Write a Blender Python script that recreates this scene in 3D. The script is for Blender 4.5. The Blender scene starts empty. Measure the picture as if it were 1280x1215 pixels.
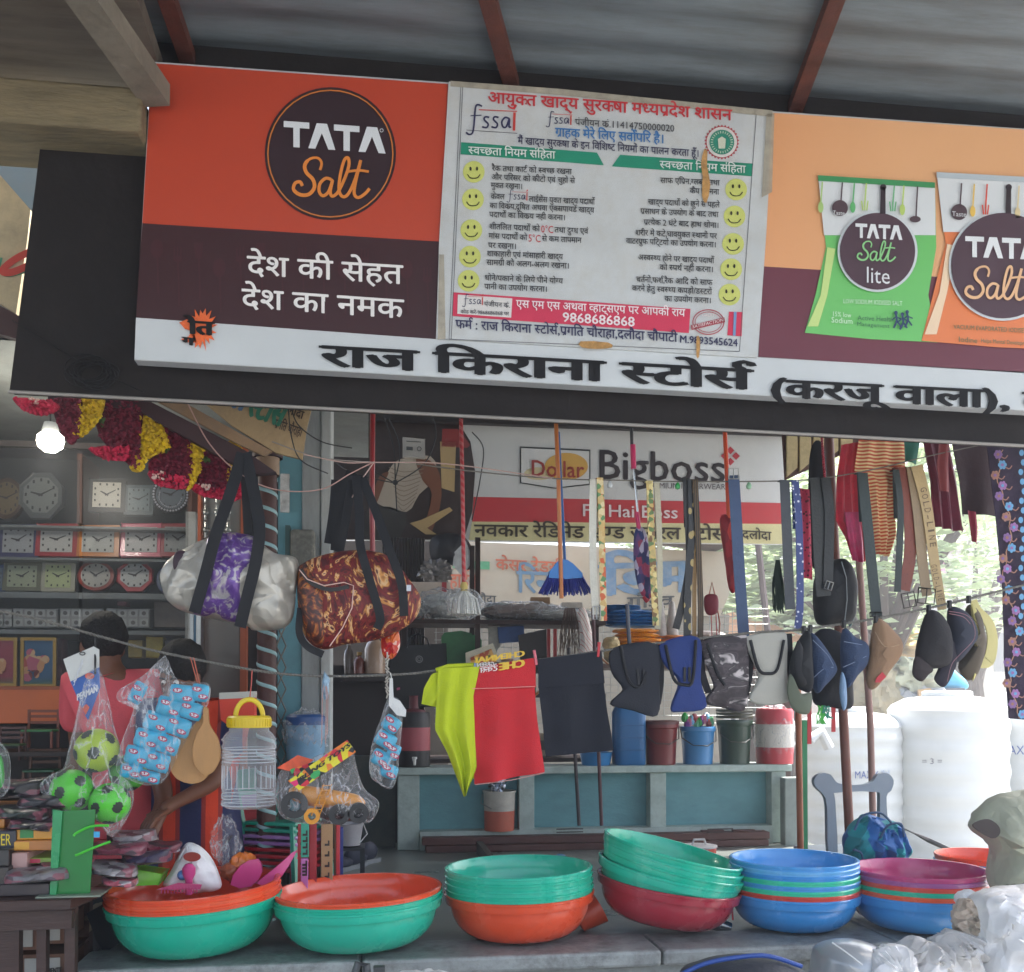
import bpy,bmesh,math,random,re
from mathutils import Vector,Matrix,noise,geometry
random.seed(7)
R = math.radians
SC = bpy.context.scene
COL = SC.collection

# ------------------------------------------------------------------ camera
FPX,YAW,PITCH,EYE = 1282.0,R(8),R(1.0),1.55
PPY,CAMY = 850.0,-.93                              # the picture is the upper part of an upright frame: lens axis at row 850
cd = bpy.data.cameras.new('camera'); cam = bpy.data.objects.new('camera',cd); COL.objects.link(cam)
cam.location = (0,CAMY,EYE); cam.rotation_euler = (R(90) + PITCH,0,-YAW)
cd.sensor_width = 36; cd.lens = 36 * FPX / 1280; cd.shift_y = (PPY - 607.5) / 1280; cd.clip_start = .05; cd.clip_end = 600
SC.camera = cam
# ------------------------------------------------------------------ light
SUN_EL,SUN_AZ = R(58),R(62)          # azimuth: clockwise from +Y (into the shop) towards +X
w = bpy.data.worlds.new('World'); SC.world = w; w.use_nodes = True
nt = w.node_tree; bg = nt.nodes['Background']
sky = nt.nodes.new('ShaderNodeTexSky'); sky.sky_type = 'NISHITA'; sky.sun_disc = False
sky.sun_elevation = SUN_EL; sky.sun_rotation = SUN_AZ
sky.air_density = 1.0; sky.dust_density = 4.0; sky.ozone_density = .6
nt.links.new(sky.outputs[0],bg.inputs[0]); bg.inputs[1].default_value = .15
sl = bpy.data.lights.new('sun','SUN'); sl.energy = 5.0; sl.angle = R(.8); sl.color = (1,.975,.94)
so = bpy.data.objects.new('sun',sl); COL.objects.link(so)
sd = Vector((math.sin(SUN_AZ) * math.cos(SUN_EL),math.cos(SUN_AZ) * math.cos(SUN_EL),math.sin(SUN_EL)))
so.rotation_euler = sd.to_track_quat('Z','Y').to_euler(); so.location = (6,3,12)
vs = SC.view_settings; vs.view_transform = 'Standard'; vs.look = 'None'; vs.exposure = 2.2; vs.gamma = 1
vs.use_curve_mapping = False
SC.cycles.max_bounces = 8; SC.cycles.diffuse_bounces = 4; SC.cycles.glossy_bounces = 3
SC.cycles.transparent_max_bounces = 24; SC.cycles.transmission_bounces = 6
SC.cycles.caustics_reflective = False; SC.cycles.caustics_refractive = False
SC.cycles.sample_clamp_indirect = 6

# ------------------------------------------------------------------ where things stand: sight lines of the photograph
_f = Vector((math.sin(YAW) * math.cos(PITCH),math.cos(YAW) * math.cos(PITCH),math.sin(PITCH)))
_r = Vector((math.cos(YAW),-math.sin(YAW),0)); _u = _r.cross(_f)
C0 = Vector((0,CAMY,EYE))
def ray(px,py): return _f + _r * ((px - 640) / FPX) + _u * ((PPY - py) / FPX)
def at(px,py,Y):
    d = ray(px,py); return C0 + d * ((Y - C0.y) / d.y)
def atz(px,py,Z):
    d = ray(px,py); return C0 + d * ((Z - EYE) / d.z)
def mpp(px,Y):
    return (at(px + 1,700,Y) - at(px,700,Y)).length

# ------------------------------------------------------------------ geometry collector
def cat(P,n,closed=False):
    """smooth curve through points, n samples per span"""
    P = [Vector(p) for p in P]; out = []; m = len(P)
    rng = range(m if closed else m - 1)
    for i in rng:
        if closed: a,b,c,d = P[i - 1],P[i],P[(i + 1) % m],P[(i + 2) % m]
        else: a,b,c,d = P[max(i - 1,0)],P[i],P[i + 1],P[min(i + 2,m - 1)]
        for k in range(n):
            t = k / n
            out.append(.5 * ((2 * b) + (c - a) * t + (2 * a - 5 * b + 4 * c - d) * t * t + (3 * b - a - 3 * c + d) * t ** 3))
    if not closed: out.append(P[-1])
    return out
def lerp_poly(P,v):
    """point at fraction v (by length) of polyline P"""
    P = [Vector(p) for p in P]
    L = [(P[i + 1] - P[i]).length for i in range(len(P) - 1)]; T = sum(L) * v
    for i,l in enumerate(L):
        if T <= l or i == len(L) - 1: return P[i].lerp(P[i + 1],min(1,T / max(l,1e-9)))
        T -= l
class G:
    def __init__(s): s.V = []; s.F = []
    def add(s,V,F):
        o = len(s.V); s.V += [tuple(v) for v in V]; s.F += [tuple(i + o for i in f) for f in F]; return s
    def box(s,c,d,rz=0,M=None):
        x,y,z = d[0] / 2,d[1] / 2,d[2] / 2
        V = [Vector((i * x,j * y,k * z)) for k in (-1,1) for j in (-1,1) for i in (-1,1)]
        if rz: m = Matrix.Rotation(rz,3,'Z'); V = [m @ v for v in V]
        if M: V = [M @ v for v in V]
        c = Vector(c)
        return s.add([v + c for v in V],[(0,2,3,1),(4,5,7,6),(0,1,5,4),(1,3,7,5),(3,2,6,7),(2,0,4,6)])
    def span(s,a,b):
        return s.box([(a[i] + b[i]) / 2 for i in range(3)],[abs(a[i] - b[i]) for i in range(3)])
    def tube(s,P,r,n=8,cap=True,flat=None,side=None):
        P = [Vector(p) for p in P]; m = len(P); V = []; F = []
        up = None
        for i,p in enumerate(P):
            t = (P[min(i + 1,m - 1)] - P[max(i - 1,0)])
            t = t.normalized() if t.length > 1e-9 else Vector((0,0,1))
            if side is not None: a = Vector(side) - t * t.dot(Vector(side))
            elif up is None: a = t.orthogonal()
            else: a = up - t * t.dot(up)
            a = a.normalized() if a.length > 1e-6 else t.orthogonal().normalized()
            up = a; b = t.cross(a); rr = r[i] if isinstance(r,(list,tuple)) else r
            for k in range(n):
                h = 2 * math.pi * k / n + (math.pi / 4 if n == 4 else 0)
                if flat: V.append(p + a * (math.cos(h) * rr * flat[0]) + b * (math.sin(h) * rr * flat[1]))
                else: V.append(p + (a * math.cos(h) + b * math.sin(h)) * rr)
        for i in range(m - 1):
            for k in range(n):
                F.append((i * n + k,i * n + (k + 1) % n,(i + 1) * n + (k + 1) % n,(i + 1) * n + k))
        if cap: F.append(tuple(range(n - 1,-1,-1))); F.append(tuple(range((m - 1) * n,m * n)))
        return s.add(V,F)
    def lathe(s,prof,n=40,c=(0,0,0),M=None,sq=0,sy=1):
        V = []; F = []; m = len(prof); c = Vector(c)
        for (r,z) in prof:
            for k in range(n):
                a = 2 * math.pi * k / n; q = 1
                if sq: q = (1 / (abs(math.cos(a)) ** sq + abs(math.sin(a)) ** sq)) ** (1 / sq)
                v = Vector((max(r,1e-5) * math.cos(a) * q,max(r,1e-5) * math.sin(a) * q * sy,z))
                V.append((M @ v if M else v) + c)
        for i in range(m - 1):
            for k in range(n): F.append((i * n + k,i * n + (k + 1) % n,(i + 1) * n + (k + 1) % n,(i + 1) * n + k))
        return s.add(V,F)
    def ball(s,c,r,n=20,M=None):
        r = r if isinstance(r,(tuple,list)) else (r,r,r); V = []; F = []; m = max(6,n // 2)
        for i in range(m + 1):
            h = math.pi * i / m
            for k in range(n):
                a = 2 * math.pi * k / n
                v = Vector((r[0] * math.sin(h) * math.cos(a),r[1] * math.sin(h) * math.sin(a),r[2] * math.cos(h)))
                V.append((M @ v if M else v) + Vector(c))
        for i in range(m):
            for k in range(n): F.append((i * n + k,(i + 1) * n + k,(i + 1) * n + (k + 1) % n,i * n + (k + 1) % n))
        return s.add(V,F)
    def flatpoly(s,P):
        P = [Vector(p) for p in P]
        T = geometry.tessellate_polygon([P]); return s.add(P,T)
    def prism(s,P,t):
        """outline P (3-D points, facing the street) given thickness t towards the back (a vector or metres along Y)"""
        P = [Vector(p) for p in P]; t = t if isinstance(t,Vector) else Vector((0,t,0)); n = len(P)
        T = [tuple(f) for f in geometry.tessellate_polygon([P])]
        F = T + [tuple(i + n for i in reversed(f)) for f in T] + [(i,(i + 1) % n,(i + 1) % n + n,i + n) for i in range(n)]
        return s.add(P + [p + t for p in P],F)
    def poly(s,px,Y,t=0,smooth=0):
        if smooth: px = cat([(p[0],p[1],0) for p in px],smooth,True)
        P = [at(p[0],p[1],Y) for p in px]
        return s.prism(P,t) if t else s.flatpoly(P)
    def disc(s,cx,cy,rx,ry,Y,n=32,t=0):
        return s.poly([(cx + rx * math.cos(2 * math.pi * k / n),cy + ry * math.sin(2 * math.pi * k / n)) for k in range(n)],Y,t)
    def ring(s,cx,cy,rx,ry,wpx,Y,n=40):
        V = []; F = []
        for k in range(n):
            a = 2 * math.pi * k / n
            V.append(at(cx + rx * math.cos(a),cy + ry * math.sin(a),Y)); V.append(at(cx + (rx - wpx) * math.cos(a),cy + (ry - wpx) * math.sin(a),Y))
        for k in range(n): F.append((2 * k,2 * k + 1,(2 * k + 3) % (2 * n),(2 * k + 2) % (2 * n)))
        return s.add(V,F)
    def stroke(s,px,wpx,Y,sm=6,closed=False):
        """a painted or printed line of width wpx"""
        P = cat([(p[0],p[1],0) for p in px],sm,closed) if sm else [Vector((p[0],p[1],0)) for p in px]
        V = []; F = []; m = len(P)
        for i,p in enumerate(P):
            t = (P[min(i + 1,m - 1)] - P[max(i - 1,0)]).normalized(); nn = Vector((-t.y,t.x,0))
            w_ = wpx[min(int(i / m * len(wpx)),len(wpx) - 1)] if isinstance(wpx,(list,tuple)) else wpx
            for q in (-.5,.5): v = p + nn * w_ * q; V.append(at(v.x,v.y,Y - .0009 * i / m))
        for i in range(m - 1): F.append((2 * i,2 * i + 1,2 * i + 3,2 * i + 2))
        return s.add(V,F)
    def cloth(s,Lp,Rp,Y,nu=16,nv=24,amp=.006,folds=3,ph=0,t=.003,grow=.7,wr=.003,Y2=None,top=None):
        """cloth between a left and a right edge; folds deepen downwards"""
        a = []; Y2 = Y if Y2 is None else Y2
        for j in range(nv + 1):
            v = j / nv
            l = lerp_poly([(p[0],p[1],0) for p in Lp],v); r_ = lerp_poly([(p[0],p[1],0) for p in Rp],v)
            for i in range(nu + 1):
                u = i / nu; q = l.lerp(r_,u); p = at(q.x,q.y,Y + (Y2 - Y) * v)
                k = (1 - grow) + grow * v
                p.y += amp * k * math.sin(2 * math.pi * folds * u + ph + 1.3 * v) + wr * k * noise.noise(Vector((p.x * 9,p.z * 9,ph)))* 2
                a.append(p)
        n = len(a); W = nu + 1; F = []
        back = [p + Vector((0,t,0)) for p in a]
        for j in range(nv):
            for i in range(nu):
                q = (j * W + i,(j + 1) * W + i,(j + 1) * W + i + 1,j * W + i + 1); F.append(q); F.append(tuple(x + n for x in reversed(q)))
        rim = [i for i in range(W)] + [j * W + nu for j in range(1,nv + 1)] + [nv * W + i for i in range(nu - 1,-1,-1)] + [j * W for j in range(nv - 1,0,-1)]
        for i in range(len(rim)): x,y = rim[i],rim[(i + 1) % len(rim)]; F.append((x,y,y + n,x + n))
        return s.add(a + back,F)
    def strap(s,px,wpx,Y,t=.003,sm=5,Y2=None):
        """flat strap or belt along a line of the picture lying at depth Y (to Y2)"""
        Y2 = Y if Y2 is None else Y2
        P = cat([(p[0],p[1],0) for p in px],sm) if sm else [Vector((p[0],p[1],0)) for p in px]; m = len(P)
        Lp = []; Rp = []
        for i,p in enumerate(P):
            tt = (P[min(i + 1,m - 1)] - P[max(i - 1,0)]).normalized(); nn = Vector((-tt.y,tt.x,0))
            w_ = wpx if not isinstance(wpx,(list,tuple)) else wpx[0] + (wpx[1] - wpx[0]) * i / (m - 1)
            y_ = Y + (Y2 - Y) * min(1,2.1 * i / (m - 1))
            Lp.append(at(p.x + nn.x * w_ / 2,p.y + nn.y * w_ / 2,y_)); Rp.append(at(p.x - nn.x * w_ / 2,p.y - nn.y * w_ / 2,y_))
        V = []; F = []
        for i in range(m):
            b = Vector((0,t,0)); V += [Lp[i],Rp[i],Rp[i] + b,Lp[i] + b]
        for i in range(m - 1):
            for k in range(4): F.append((i * 4 + k,i * 4 + (k + 1) % 4,(i + 1) * 4 + (k + 1) % 4,(i + 1) * 4 + k))
        F += [(3,2,1,0),tuple((m - 1) * 4 + k for k in range(4))]
        return s.add(V,F)
    def pillow(s,px,Y,dep,wr=.0,wf=14,seed=0,nr=9,sm=5,c=None,exp=.5,ridge=0,rc=None):
        """a body swelling from its outline: bags, caps, bottles in bags"""
        P = cat([(p[0],p[1],0) for p in px],sm,True); n = len(P)
        c = Vector((c[0],c[1],0)) if c else sum(P,Vector()) / n
        V = []; F = []
        def row(k,sgn):
            q = math.sin(math.pi / 2 * k / nr)          # 0 centre .. 1 rim
            for p in P:
                x = c.lerp(p,q); v = at(x.x,x.y,Y); h = (max(0,1 - q * q)) ** exp
                v.y += sgn * dep / 2 * h
                if wr:
                    z = noise.noise(Vector((v.x * wf,v.z * wf * .6,seed + sgn))) + .5 * noise.noise(Vector((v.x * wf * 2.3,v.z * wf * 1.6,seed + 5)))
                    v.y += wr * z * min(1,h * 2)
                if ridge:
                    d = p - c; a = math.atan2(x.y - (rc or c)[1],x.x - (rc or c)[0])
                    v.y += ridge * math.sin(a * 23 + seed + 3 * noise.noise(Vector((a * 3,q * 2,seed)))) * min(1,h * 3) * (.4 + q)
                V.append(v)
        for k in range(nr,0,-1): row(k,-1)
        V.append(at(c.x,c.y,Y - dep / 2)); fc = len(V) - 1
        for j in range(nr - 1):
            for i in range(n): F.append((j * n + i,(j + 1) * n + i,(j + 1) * n + (i + 1) % n,j * n + (i + 1) % n))
        for i in range(n): F.append(((nr - 1) * n + i,fc,(nr - 1) * n + (i + 1) % n))
        b0 = len(V)
        for k in range(nr - 1,0,-1): row(k,1)
        V.append(at(c.x,c.y,Y + dep / 2)); bc = len(V) - 1
        for i in range(n): F.append((i,(i + 1) % n,b0 + (i + 1) % n,b0 + i))
        for j in range(nr - 2):
            for i in range(n): F.append((b0 + j * n + (i + 1) % n,b0 + (j + 1) * n + (i + 1) % n,b0 + (j + 1) * n + i,b0 + j * n + i))
        for i in range(n): F.append((b0 + (nr - 2) * n + (i + 1) % n,bc,b0 + (nr - 2) * n + i))
        return s.add(V,F)
    def crumple(s,c,rad,amp=.25,seed=0,n=36,f=3.0,M=None):
        """crushed film or cloth lump"""
        V = []; F = []; m = n // 2; c = Vector(c)
        for i in range(m + 1):
            h = math.pi * i / m
            for k in range(n):
                a = 2 * math.pi * k / n
                d = Vector((math.sin(h) * math.cos(a),math.sin(h) * math.sin(a),math.cos(h)))
                q = 1 + amp * (noise.noise(d * f + Vector((seed,0,0))) + .6 * abs(noise.noise(d * f * 2.7 + Vector((0,seed,0)))) * 1.6 - .2)
                v = Vector((d.x * rad[0] * q,d.y * rad[1] * q,d.z * rad[2] * q)); V.append((M @ v if M else v) + c)
        for i in range(m):
            for k in range(n): F.append((i * n + k,(i + 1) * n + k,(i + 1) * n + (k + 1) % n,i * n + (k + 1) % n))
        return s.add(V,F)
    def text(s,txt,p0,p1,hpx,Y,bold=0,lean=0,flip=False):
        V2,F,wd = text_geo(txt,0)
        ref = .622 if any('\u0900' <= ch <= '\u097f' for ch in txt) else .69
        V = []
        n = 0; o = []
        shifts = [(0,0)] if not bold else [(0,0),(-bold,0),(bold,0),(0,-bold * .8),(0,bold * .8)] + ([(-bold * 2,0),(bold * 2,0)] if bold > .02 else [])
        for j,(ex,ey) in enumerate(shifts):
            for (x,y,d) in V2:
                u = (x + ex) / wd; u = 1 - u if flip else u
                k = (y + ey) / ref * hpx
                V.append(at(p0[0] + (p1[0] - p0[0]) * u + lean * k,p0[1] + (p1[1] - p0[1]) * u - k,Y - .00012 * d - .00024 * j))
            o += [tuple(i + n for i in f) for f in F]; n = len(V)
        return s.add(V,o)

# ------------------------------------------------------------------ lettering (Blender's own built-in typeface)
_gc = {}
def _raw(txt,bold):
    c = bpy.data.curves.new('t','FONT'); c.body = txt; c.size = 1; c.resolution_u = 2; c.offset = bold
    o = bpy.data.objects.new('t',c); COL.objects.link(o)
    dg = bpy.context.evaluated_depsgraph_get(); dg.update(); ev = o.evaluated_get(dg); m = ev.to_mesh()
    V = [(v.co.x,v.co.y) for v in m.vertices]; F = [tuple(p.vertices) for p in m.polygons]
    ev.to_mesh_clear(); bpy.data.objects.remove(o); bpy.data.curves.remove(c); return V,F
def glyph(ch,bold):
    k = (ch,bold)
    if k not in _gc:
        if (None,0) not in _gc: _gc[(None,0)] = max(v[0] for v in _raw('WWW',0)[0])
        adv = max(v[0] for v in _raw(ch + 'WWW',0)[0]) - _gc[(None,0)]
        V,F = _raw(ch,bold) if ch.strip() else ([],[])
        _gc[k] = (V,F,adv)
    return _gc[k]
def clipped(ch,bold):
    k = ('half',ch,bold)
    if k not in _gc:
        V,F,adv = glyph(ch,bold); bm = bmesh.new(); vv = [bm.verts.new((x,y,0)) for x,y in V]
        for f in F:
            try: bm.faces.new([vv[i] for i in f])
            except ValueError: pass
        cut = adv - (.2 if ch not in 'कफ' else .12)
        bmesh.ops.bisect_plane(bm,geom=bm.verts[:] + bm.edges[:] + bm.faces[:],plane_co=(cut,0,0),plane_no=(1,0,0),clear_outer=True)
        bm.verts.index_update()
        _gc[k] = ([(v.co.x,v.co.y) for v in bm.verts],[tuple(v.index for v in f.verts) for f in bm.faces],cut); bm.free()
    return _gc[k]
def _line(P,wd):
    V = []; F = []
    for i,p in enumerate(P):
        a = Vector(P[max(i - 1,0)]); b = Vector(P[min(i + 1,len(P) - 1)]); t = (b - a).normalized(); n = Vector((-t.y,t.x)) * wd / 2
        V += [tuple(Vector(p) + n),tuple(Vector(p) - n)]
    for i in range(len(P) - 1): F.append((2 * i,2 * i + 1,2 * i + 3,2 * i + 2))
    return V,F
_tc = {}
def text_geo(s,bold=0):
    if (s,bold) in _tc: return _tc[(s,bold)]
    V = []; F = []; x = [0.0]; dn = [0]
    def put(g,ax=None):
        dn[0] ^= 1; o = len(V); V.extend((a + x[0],b,dn[0]) for a,b in g[0]); F.extend(tuple(i + o for i in f) for f in g[1])
        x[0] += g[2] if ax is None else ax
    i = 0
    for m in re.finditer(r'((?:[क-ह]़?्)*[क-ह]़?)([ा-ौॅं-ः]*)|.',s):
        if m.group(1) is None: put(glyph(m.group(0),bold)); continue
        cons = re.findall(r'[क-ह]़?',m.group(1)); mt = m.group(2) or ''; reph = rak = False
        if len(cons) > 1 and cons[0] == 'र': reph = True; cons = cons[1:]
        if len(cons) > 1 and cons[-1] == 'र': rak = True; cons = cons[:-1]
        if 'ि' in mt: put(glyph('ि',bold)); mt = mt.replace('ि','')
        for c_ in cons[:-1]:
            if c_ in 'टठडढदहछङर': put(glyph(c_,bold)); put(glyph('्',bold),0)
            else: put(clipped(c_,bold))
        put(glyph(cons[-1],bold))
        if rak: l = _line([(-.13,.2),(-.33,-.02)],.07 + bold); put((l[0],l[1],0),0)
        for c_ in mt: put(glyph(c_,bold))
        if reph: l = _line([(-.12,.63),(-.2,.7),(-.2,.8),(-.1,.86),(.0,.82),(.02,.74)],.07 + bold); put((l[0],l[1],0),0)
    _tc[(s,bold)] = (V,F,max(x[0],.01)); return _tc[(s,bold)]

# ------------------------------------------------------------------ materials
def col(h):
    h = h.lstrip('#'); v = [int(h[i:i + 2],16) / 255 for i in (0,2,4)]
    return tuple((x / 12.92 if x <= .04045 else ((x + .055) / 1.055) ** 2.4) for x in v) + (1,)
_m = {}
def M(hexc,rough=.5,metal=0,var=.12,vs_=6,bump=0,bs=60,alpha=1,emit=0,trans=0,coat=0,dirt=0,dirtc='6b6255',stretch=None,sheen=0,sss=0):
    key = (hexc,rough,metal,var,vs_,bump,bs,alpha,emit,trans,coat,dirt,dirtc,stretch,sheen,sss)
    if key in _m: return _m[key]
    m = bpy.data.materials.new('m_' + hexc); m.use_nodes = True; nt = m.node_tree; N = nt.nodes; L = nt.links; b = N['Principled BSDF']
    tc = N.new('ShaderNodeTexCoord'); mp = N.new('ShaderNodeMapping'); L.new(tc.outputs['Object'],mp.inputs[0])
    if stretch: mp.inputs['Scale'].default_value = stretch
    no = N.new('ShaderNodeTexNoise'); no.inputs['Scale'].default_value = vs_; no.inputs['Detail'].default_value = 6; no.inputs['Roughness'].default_value = .6
    L.new(mp.outputs[0],no.inputs['Vector'])
    rp = N.new('ShaderNodeMapRange'); L.new(no.outputs[0],rp.inputs[0]); rp.inputs[1].default_value = .3; rp.inputs[2].default_value = .7
    rp.inputs[3].default_value = 1 - var; rp.inputs[4].default_value = 1 + var * .6
    hv = N.new('ShaderNodeHueSaturation'); hv.inputs['Color'].default_value = col(hexc); L.new(rp.outputs[0],hv.inputs['Value'])
    out = hv.outputs[0]
    if dirt:
        n2 = N.new('ShaderNodeTexNoise'); n2.inputs['Scale'].default_value = vs_ * 2.3; n2.inputs['Detail'].default_value = 9; n2.inputs['Roughness'].default_value = .75
        L.new(mp.outputs[0],n2.inputs['Vector'])
        r2 = N.new('ShaderNodeMapRange'); L.new(n2.outputs[0],r2.inputs[0]); r2.inputs[1].default_value = .45; r2.inputs[2].default_value = .72; r2.inputs[3].default_value = 0; r2.inputs[4].default_value = dirt
        mx = N.new('ShaderNodeMix'); mx.data_type = 'RGBA'; L.new(r2.outputs[0],mx.inputs[0]); L.new(out,mx.inputs[6]); mx.inputs[7].default_value = col(dirtc); out = mx.outputs[2]
    L.new(out,b.inputs['Base Color'])
    rr = N.new('ShaderNodeMapRange'); L.new(no.outputs[0],rr.inputs[0]); rr.inputs[3].default_value = max(.02,rough - .08); rr.inputs[4].default_value = min(1,rough + .12)
    L.new(rr.outputs[0],b.inputs['Roughness'])
    b.inputs['Metallic'].default_value = metal; b.inputs['Alpha'].default_value = alpha
    b.inputs['Transmission Weight'].default_value = trans; b.inputs['Coat Weight'].default_value = coat
    b.inputs['Sheen Weight'].default_value = sheen; b.inputs['Subsurface Weight'].default_value = sss
    if emit: L.new(out,b.inputs['Emission Color']); b.inputs['Emission Strength'].default_value = emit
    if bump:
        n3 = N.new('ShaderNodeTexNoise'); n3.inputs['Scale'].default_value = bs; n3.inputs['Detail'].default_value = 5; L.new(mp.outputs[0],n3.inputs['Vector'])
        bp = N.new('ShaderNodeBump'); bp.inputs['Strength'].default_value = bump; bp.inputs['Distance'].default_value = .01; L.new(n3.outputs[0],bp.inputs['Height']); L.new(bp.outputs[0],b.inputs['Normal'])
    _m[key] = m; return m
def film(name='clear_film',lo=.1,hi=.5,scale=14,tint='e8ecef',rough=.18,bump=.9,stretch=(1,1,.4),fres=.5,edge=.28):
    """thin crinkled polythene: mostly see-through, creases whitened to paint in highlight streaks"""
    if name in _m: return _m[name]
    m = bpy.data.materials.new(name); m.use_nodes = True; N = m.node_tree.nodes; L = m.node_tree.links; b = N['Principled BSDF']
    b.inputs['Base Color'].default_value = col(tint); b.inputs['Roughness'].default_value = rough
    tc = N.new('ShaderNodeTexCoord'); mp = N.new('ShaderNodeMapping'); mp.inputs['Scale'].default_value = stretch; L.new(tc.outputs['Object'],mp.inputs[0])
    no = N.new('ShaderNodeTexNoise'); no.inputs['Scale'].default_value = scale; no.inputs['Detail'].default_value = 4; no.inputs['Distortion'].default_value = 1.2
    L.new(mp.outputs[0],no.inputs['Vector'])
    v = N.new('ShaderNodeTexNoise'); v.noise_type = 'RIDGED_MULTIFRACTAL'; v.inputs['Scale'].default_value = scale * .9; v.inputs['Detail'].default_value = 3; L.new(mp.outputs[0],v.inputs['Vector'])
    r = N.new('ShaderNodeMapRange'); L.new(v.outputs[0],r.inputs[0]); r.inputs[1].default_value = .2; r.inputs[2].default_value = 1.3; r.inputs[3].default_value = lo; r.inputs[4].default_value = hi
    lw = N.new('ShaderNodeLayerWeight'); lw.inputs[0].default_value = .35
    pw = N.new('ShaderNodeMath'); pw.operation = 'POWER'; L.new(lw.outputs['Facing'],pw.inputs[0]); pw.inputs[1].default_value = 2.2
    ml = N.new('ShaderNodeMath'); ml.operation = 'MULTIPLY_ADD'; L.new(pw.outputs[0],ml.inputs[0]); ml.inputs[1].default_value = fres; L.new(r.outputs[0],ml.inputs[2])
    ds = N.new('ShaderNodeMix'); ds.data_type = 'VECTOR'; ds.inputs[0].default_value = .12; L.new(mp.outputs[0],ds.inputs[4]); L.new(no.outputs['Color'],ds.inputs[5])
    ve = N.new('ShaderNodeTexVoronoi'); ve.feature = 'DISTANCE_TO_EDGE'; ve.inputs['Scale'].default_value = scale; L.new(ds.outputs[1],ve.inputs['Vector'])
    er = N.new('ShaderNodeMapRange'); L.new(ve.outputs[0],er.inputs[0]); er.inputs[1].default_value = 0; er.inputs[2].default_value = .05; er.inputs[3].default_value = edge; er.inputs[4].default_value = 0  # opacity added along the creases, painting white highlight lines
    sm = N.new('ShaderNodeMath'); sm.operation = 'ADD'; sm.use_clamp = True; L.new(er.outputs[0],sm.inputs[0]); L.new(ml.outputs[0],sm.inputs[1]); L.new(sm.outputs[0],b.inputs['Alpha'])
    hh = N.new('ShaderNodeMath'); hh.operation = 'MULTIPLY_ADD'; L.new(ve.outputs[0],hh.inputs[0]); hh.inputs[1].default_value = 1.6; L.new(no.outputs[0],hh.inputs[2])
    bp = N.new('ShaderNodeBump'); bp.inputs['Strength'].default_value = bump; bp.inputs['Distance'].default_value = .03; L.new(hh.outputs[0],bp.inputs['Height']); L.new(bp.outputs[0],b.inputs['Normal'])
    _m[name] = m; return m
def pat(name,kind,cols,scale=20,rough=.6,metal=0,stops=None,stretch=(1,1,1),bump=.2,bs=80,rot=(0,0,0),dist=1.5):
    """printed fabric patterns: noise / wave / voronoi through a colour ramp"""
    if name in _m: return _m[name]
    m = bpy.data.materials.new(name); m.use_nodes = True; N = m.node_tree.nodes; L = m.node_tree.links; b = N['Principled BSDF']
    tc = N.new('ShaderNodeTexCoord'); mp = N.new('ShaderNodeMapping'); mp.inputs['Scale'].default_value = stretch; mp.inputs['Rotation'].default_value = rot; L.new(tc.outputs['Object'],mp.inputs[0])
    if kind == 'wave': t = N.new('ShaderNodeTexWave'); t.inputs['Distortion'].default_value = dist; t.inputs['Detail'].default_value = 1
    elif kind == 'vor': t = N.new('ShaderNodeTexVoronoi')
    elif kind == 'cell': t = N.new('ShaderNodeTexVoronoi')
    elif kind == 'grad': t = N.new('ShaderNodeTexGradient')
    else: t = N.new('ShaderNodeTexNoise'); t.inputs['Detail'].default_value = 2.5; t.inputs['Distortion'].default_value = dist
    if 'Scale' in t.inputs: t.inputs['Scale'].default_value = scale
    L.new(mp.outputs[0],t.inputs['Vector'])
    cr = N.new('ShaderNodeValToRGB'); cr.color_ramp.interpolation = 'LINEAR' if kind in ('grad','noise') else 'CONSTANT'
    n = len(cols); E = cr.color_ramp.elements
    while len(E) < n: E.new(.5)
    for i,cc in enumerate(cols): E[i].position = stops[i] if stops else i / n; E[i].color = col(cc)
    src = t.outputs[0]
    if kind == 'cell': src = t.outputs['Color']; sp = N.new('ShaderNodeSeparateColor'); L.new(src,sp.inputs[0]); src = sp.outputs[0]
    L.new(src,cr.inputs[0]); L.new(cr.outputs[0],b.inputs['Base Color'])
    b.inputs['Roughness'].default_value = rough; b.inputs['Metallic'].default_value = metal
    if bump:
        n3 = N.new('ShaderNodeTexNoise'); n3.inputs['Scale'].default_value = bs; L.new(tc.outputs['Object'],n3.inputs['Vector'])
        bp = N.new('ShaderNodeBump'); bp.inputs['Strength'].default_value = bump; bp.inputs['Distance'].default_value = .01; L.new(n3.outputs[0],bp.inputs['Height']); L.new(bp.outputs[0],b.inputs['Normal'])
    _m[name] = m; return m

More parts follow.
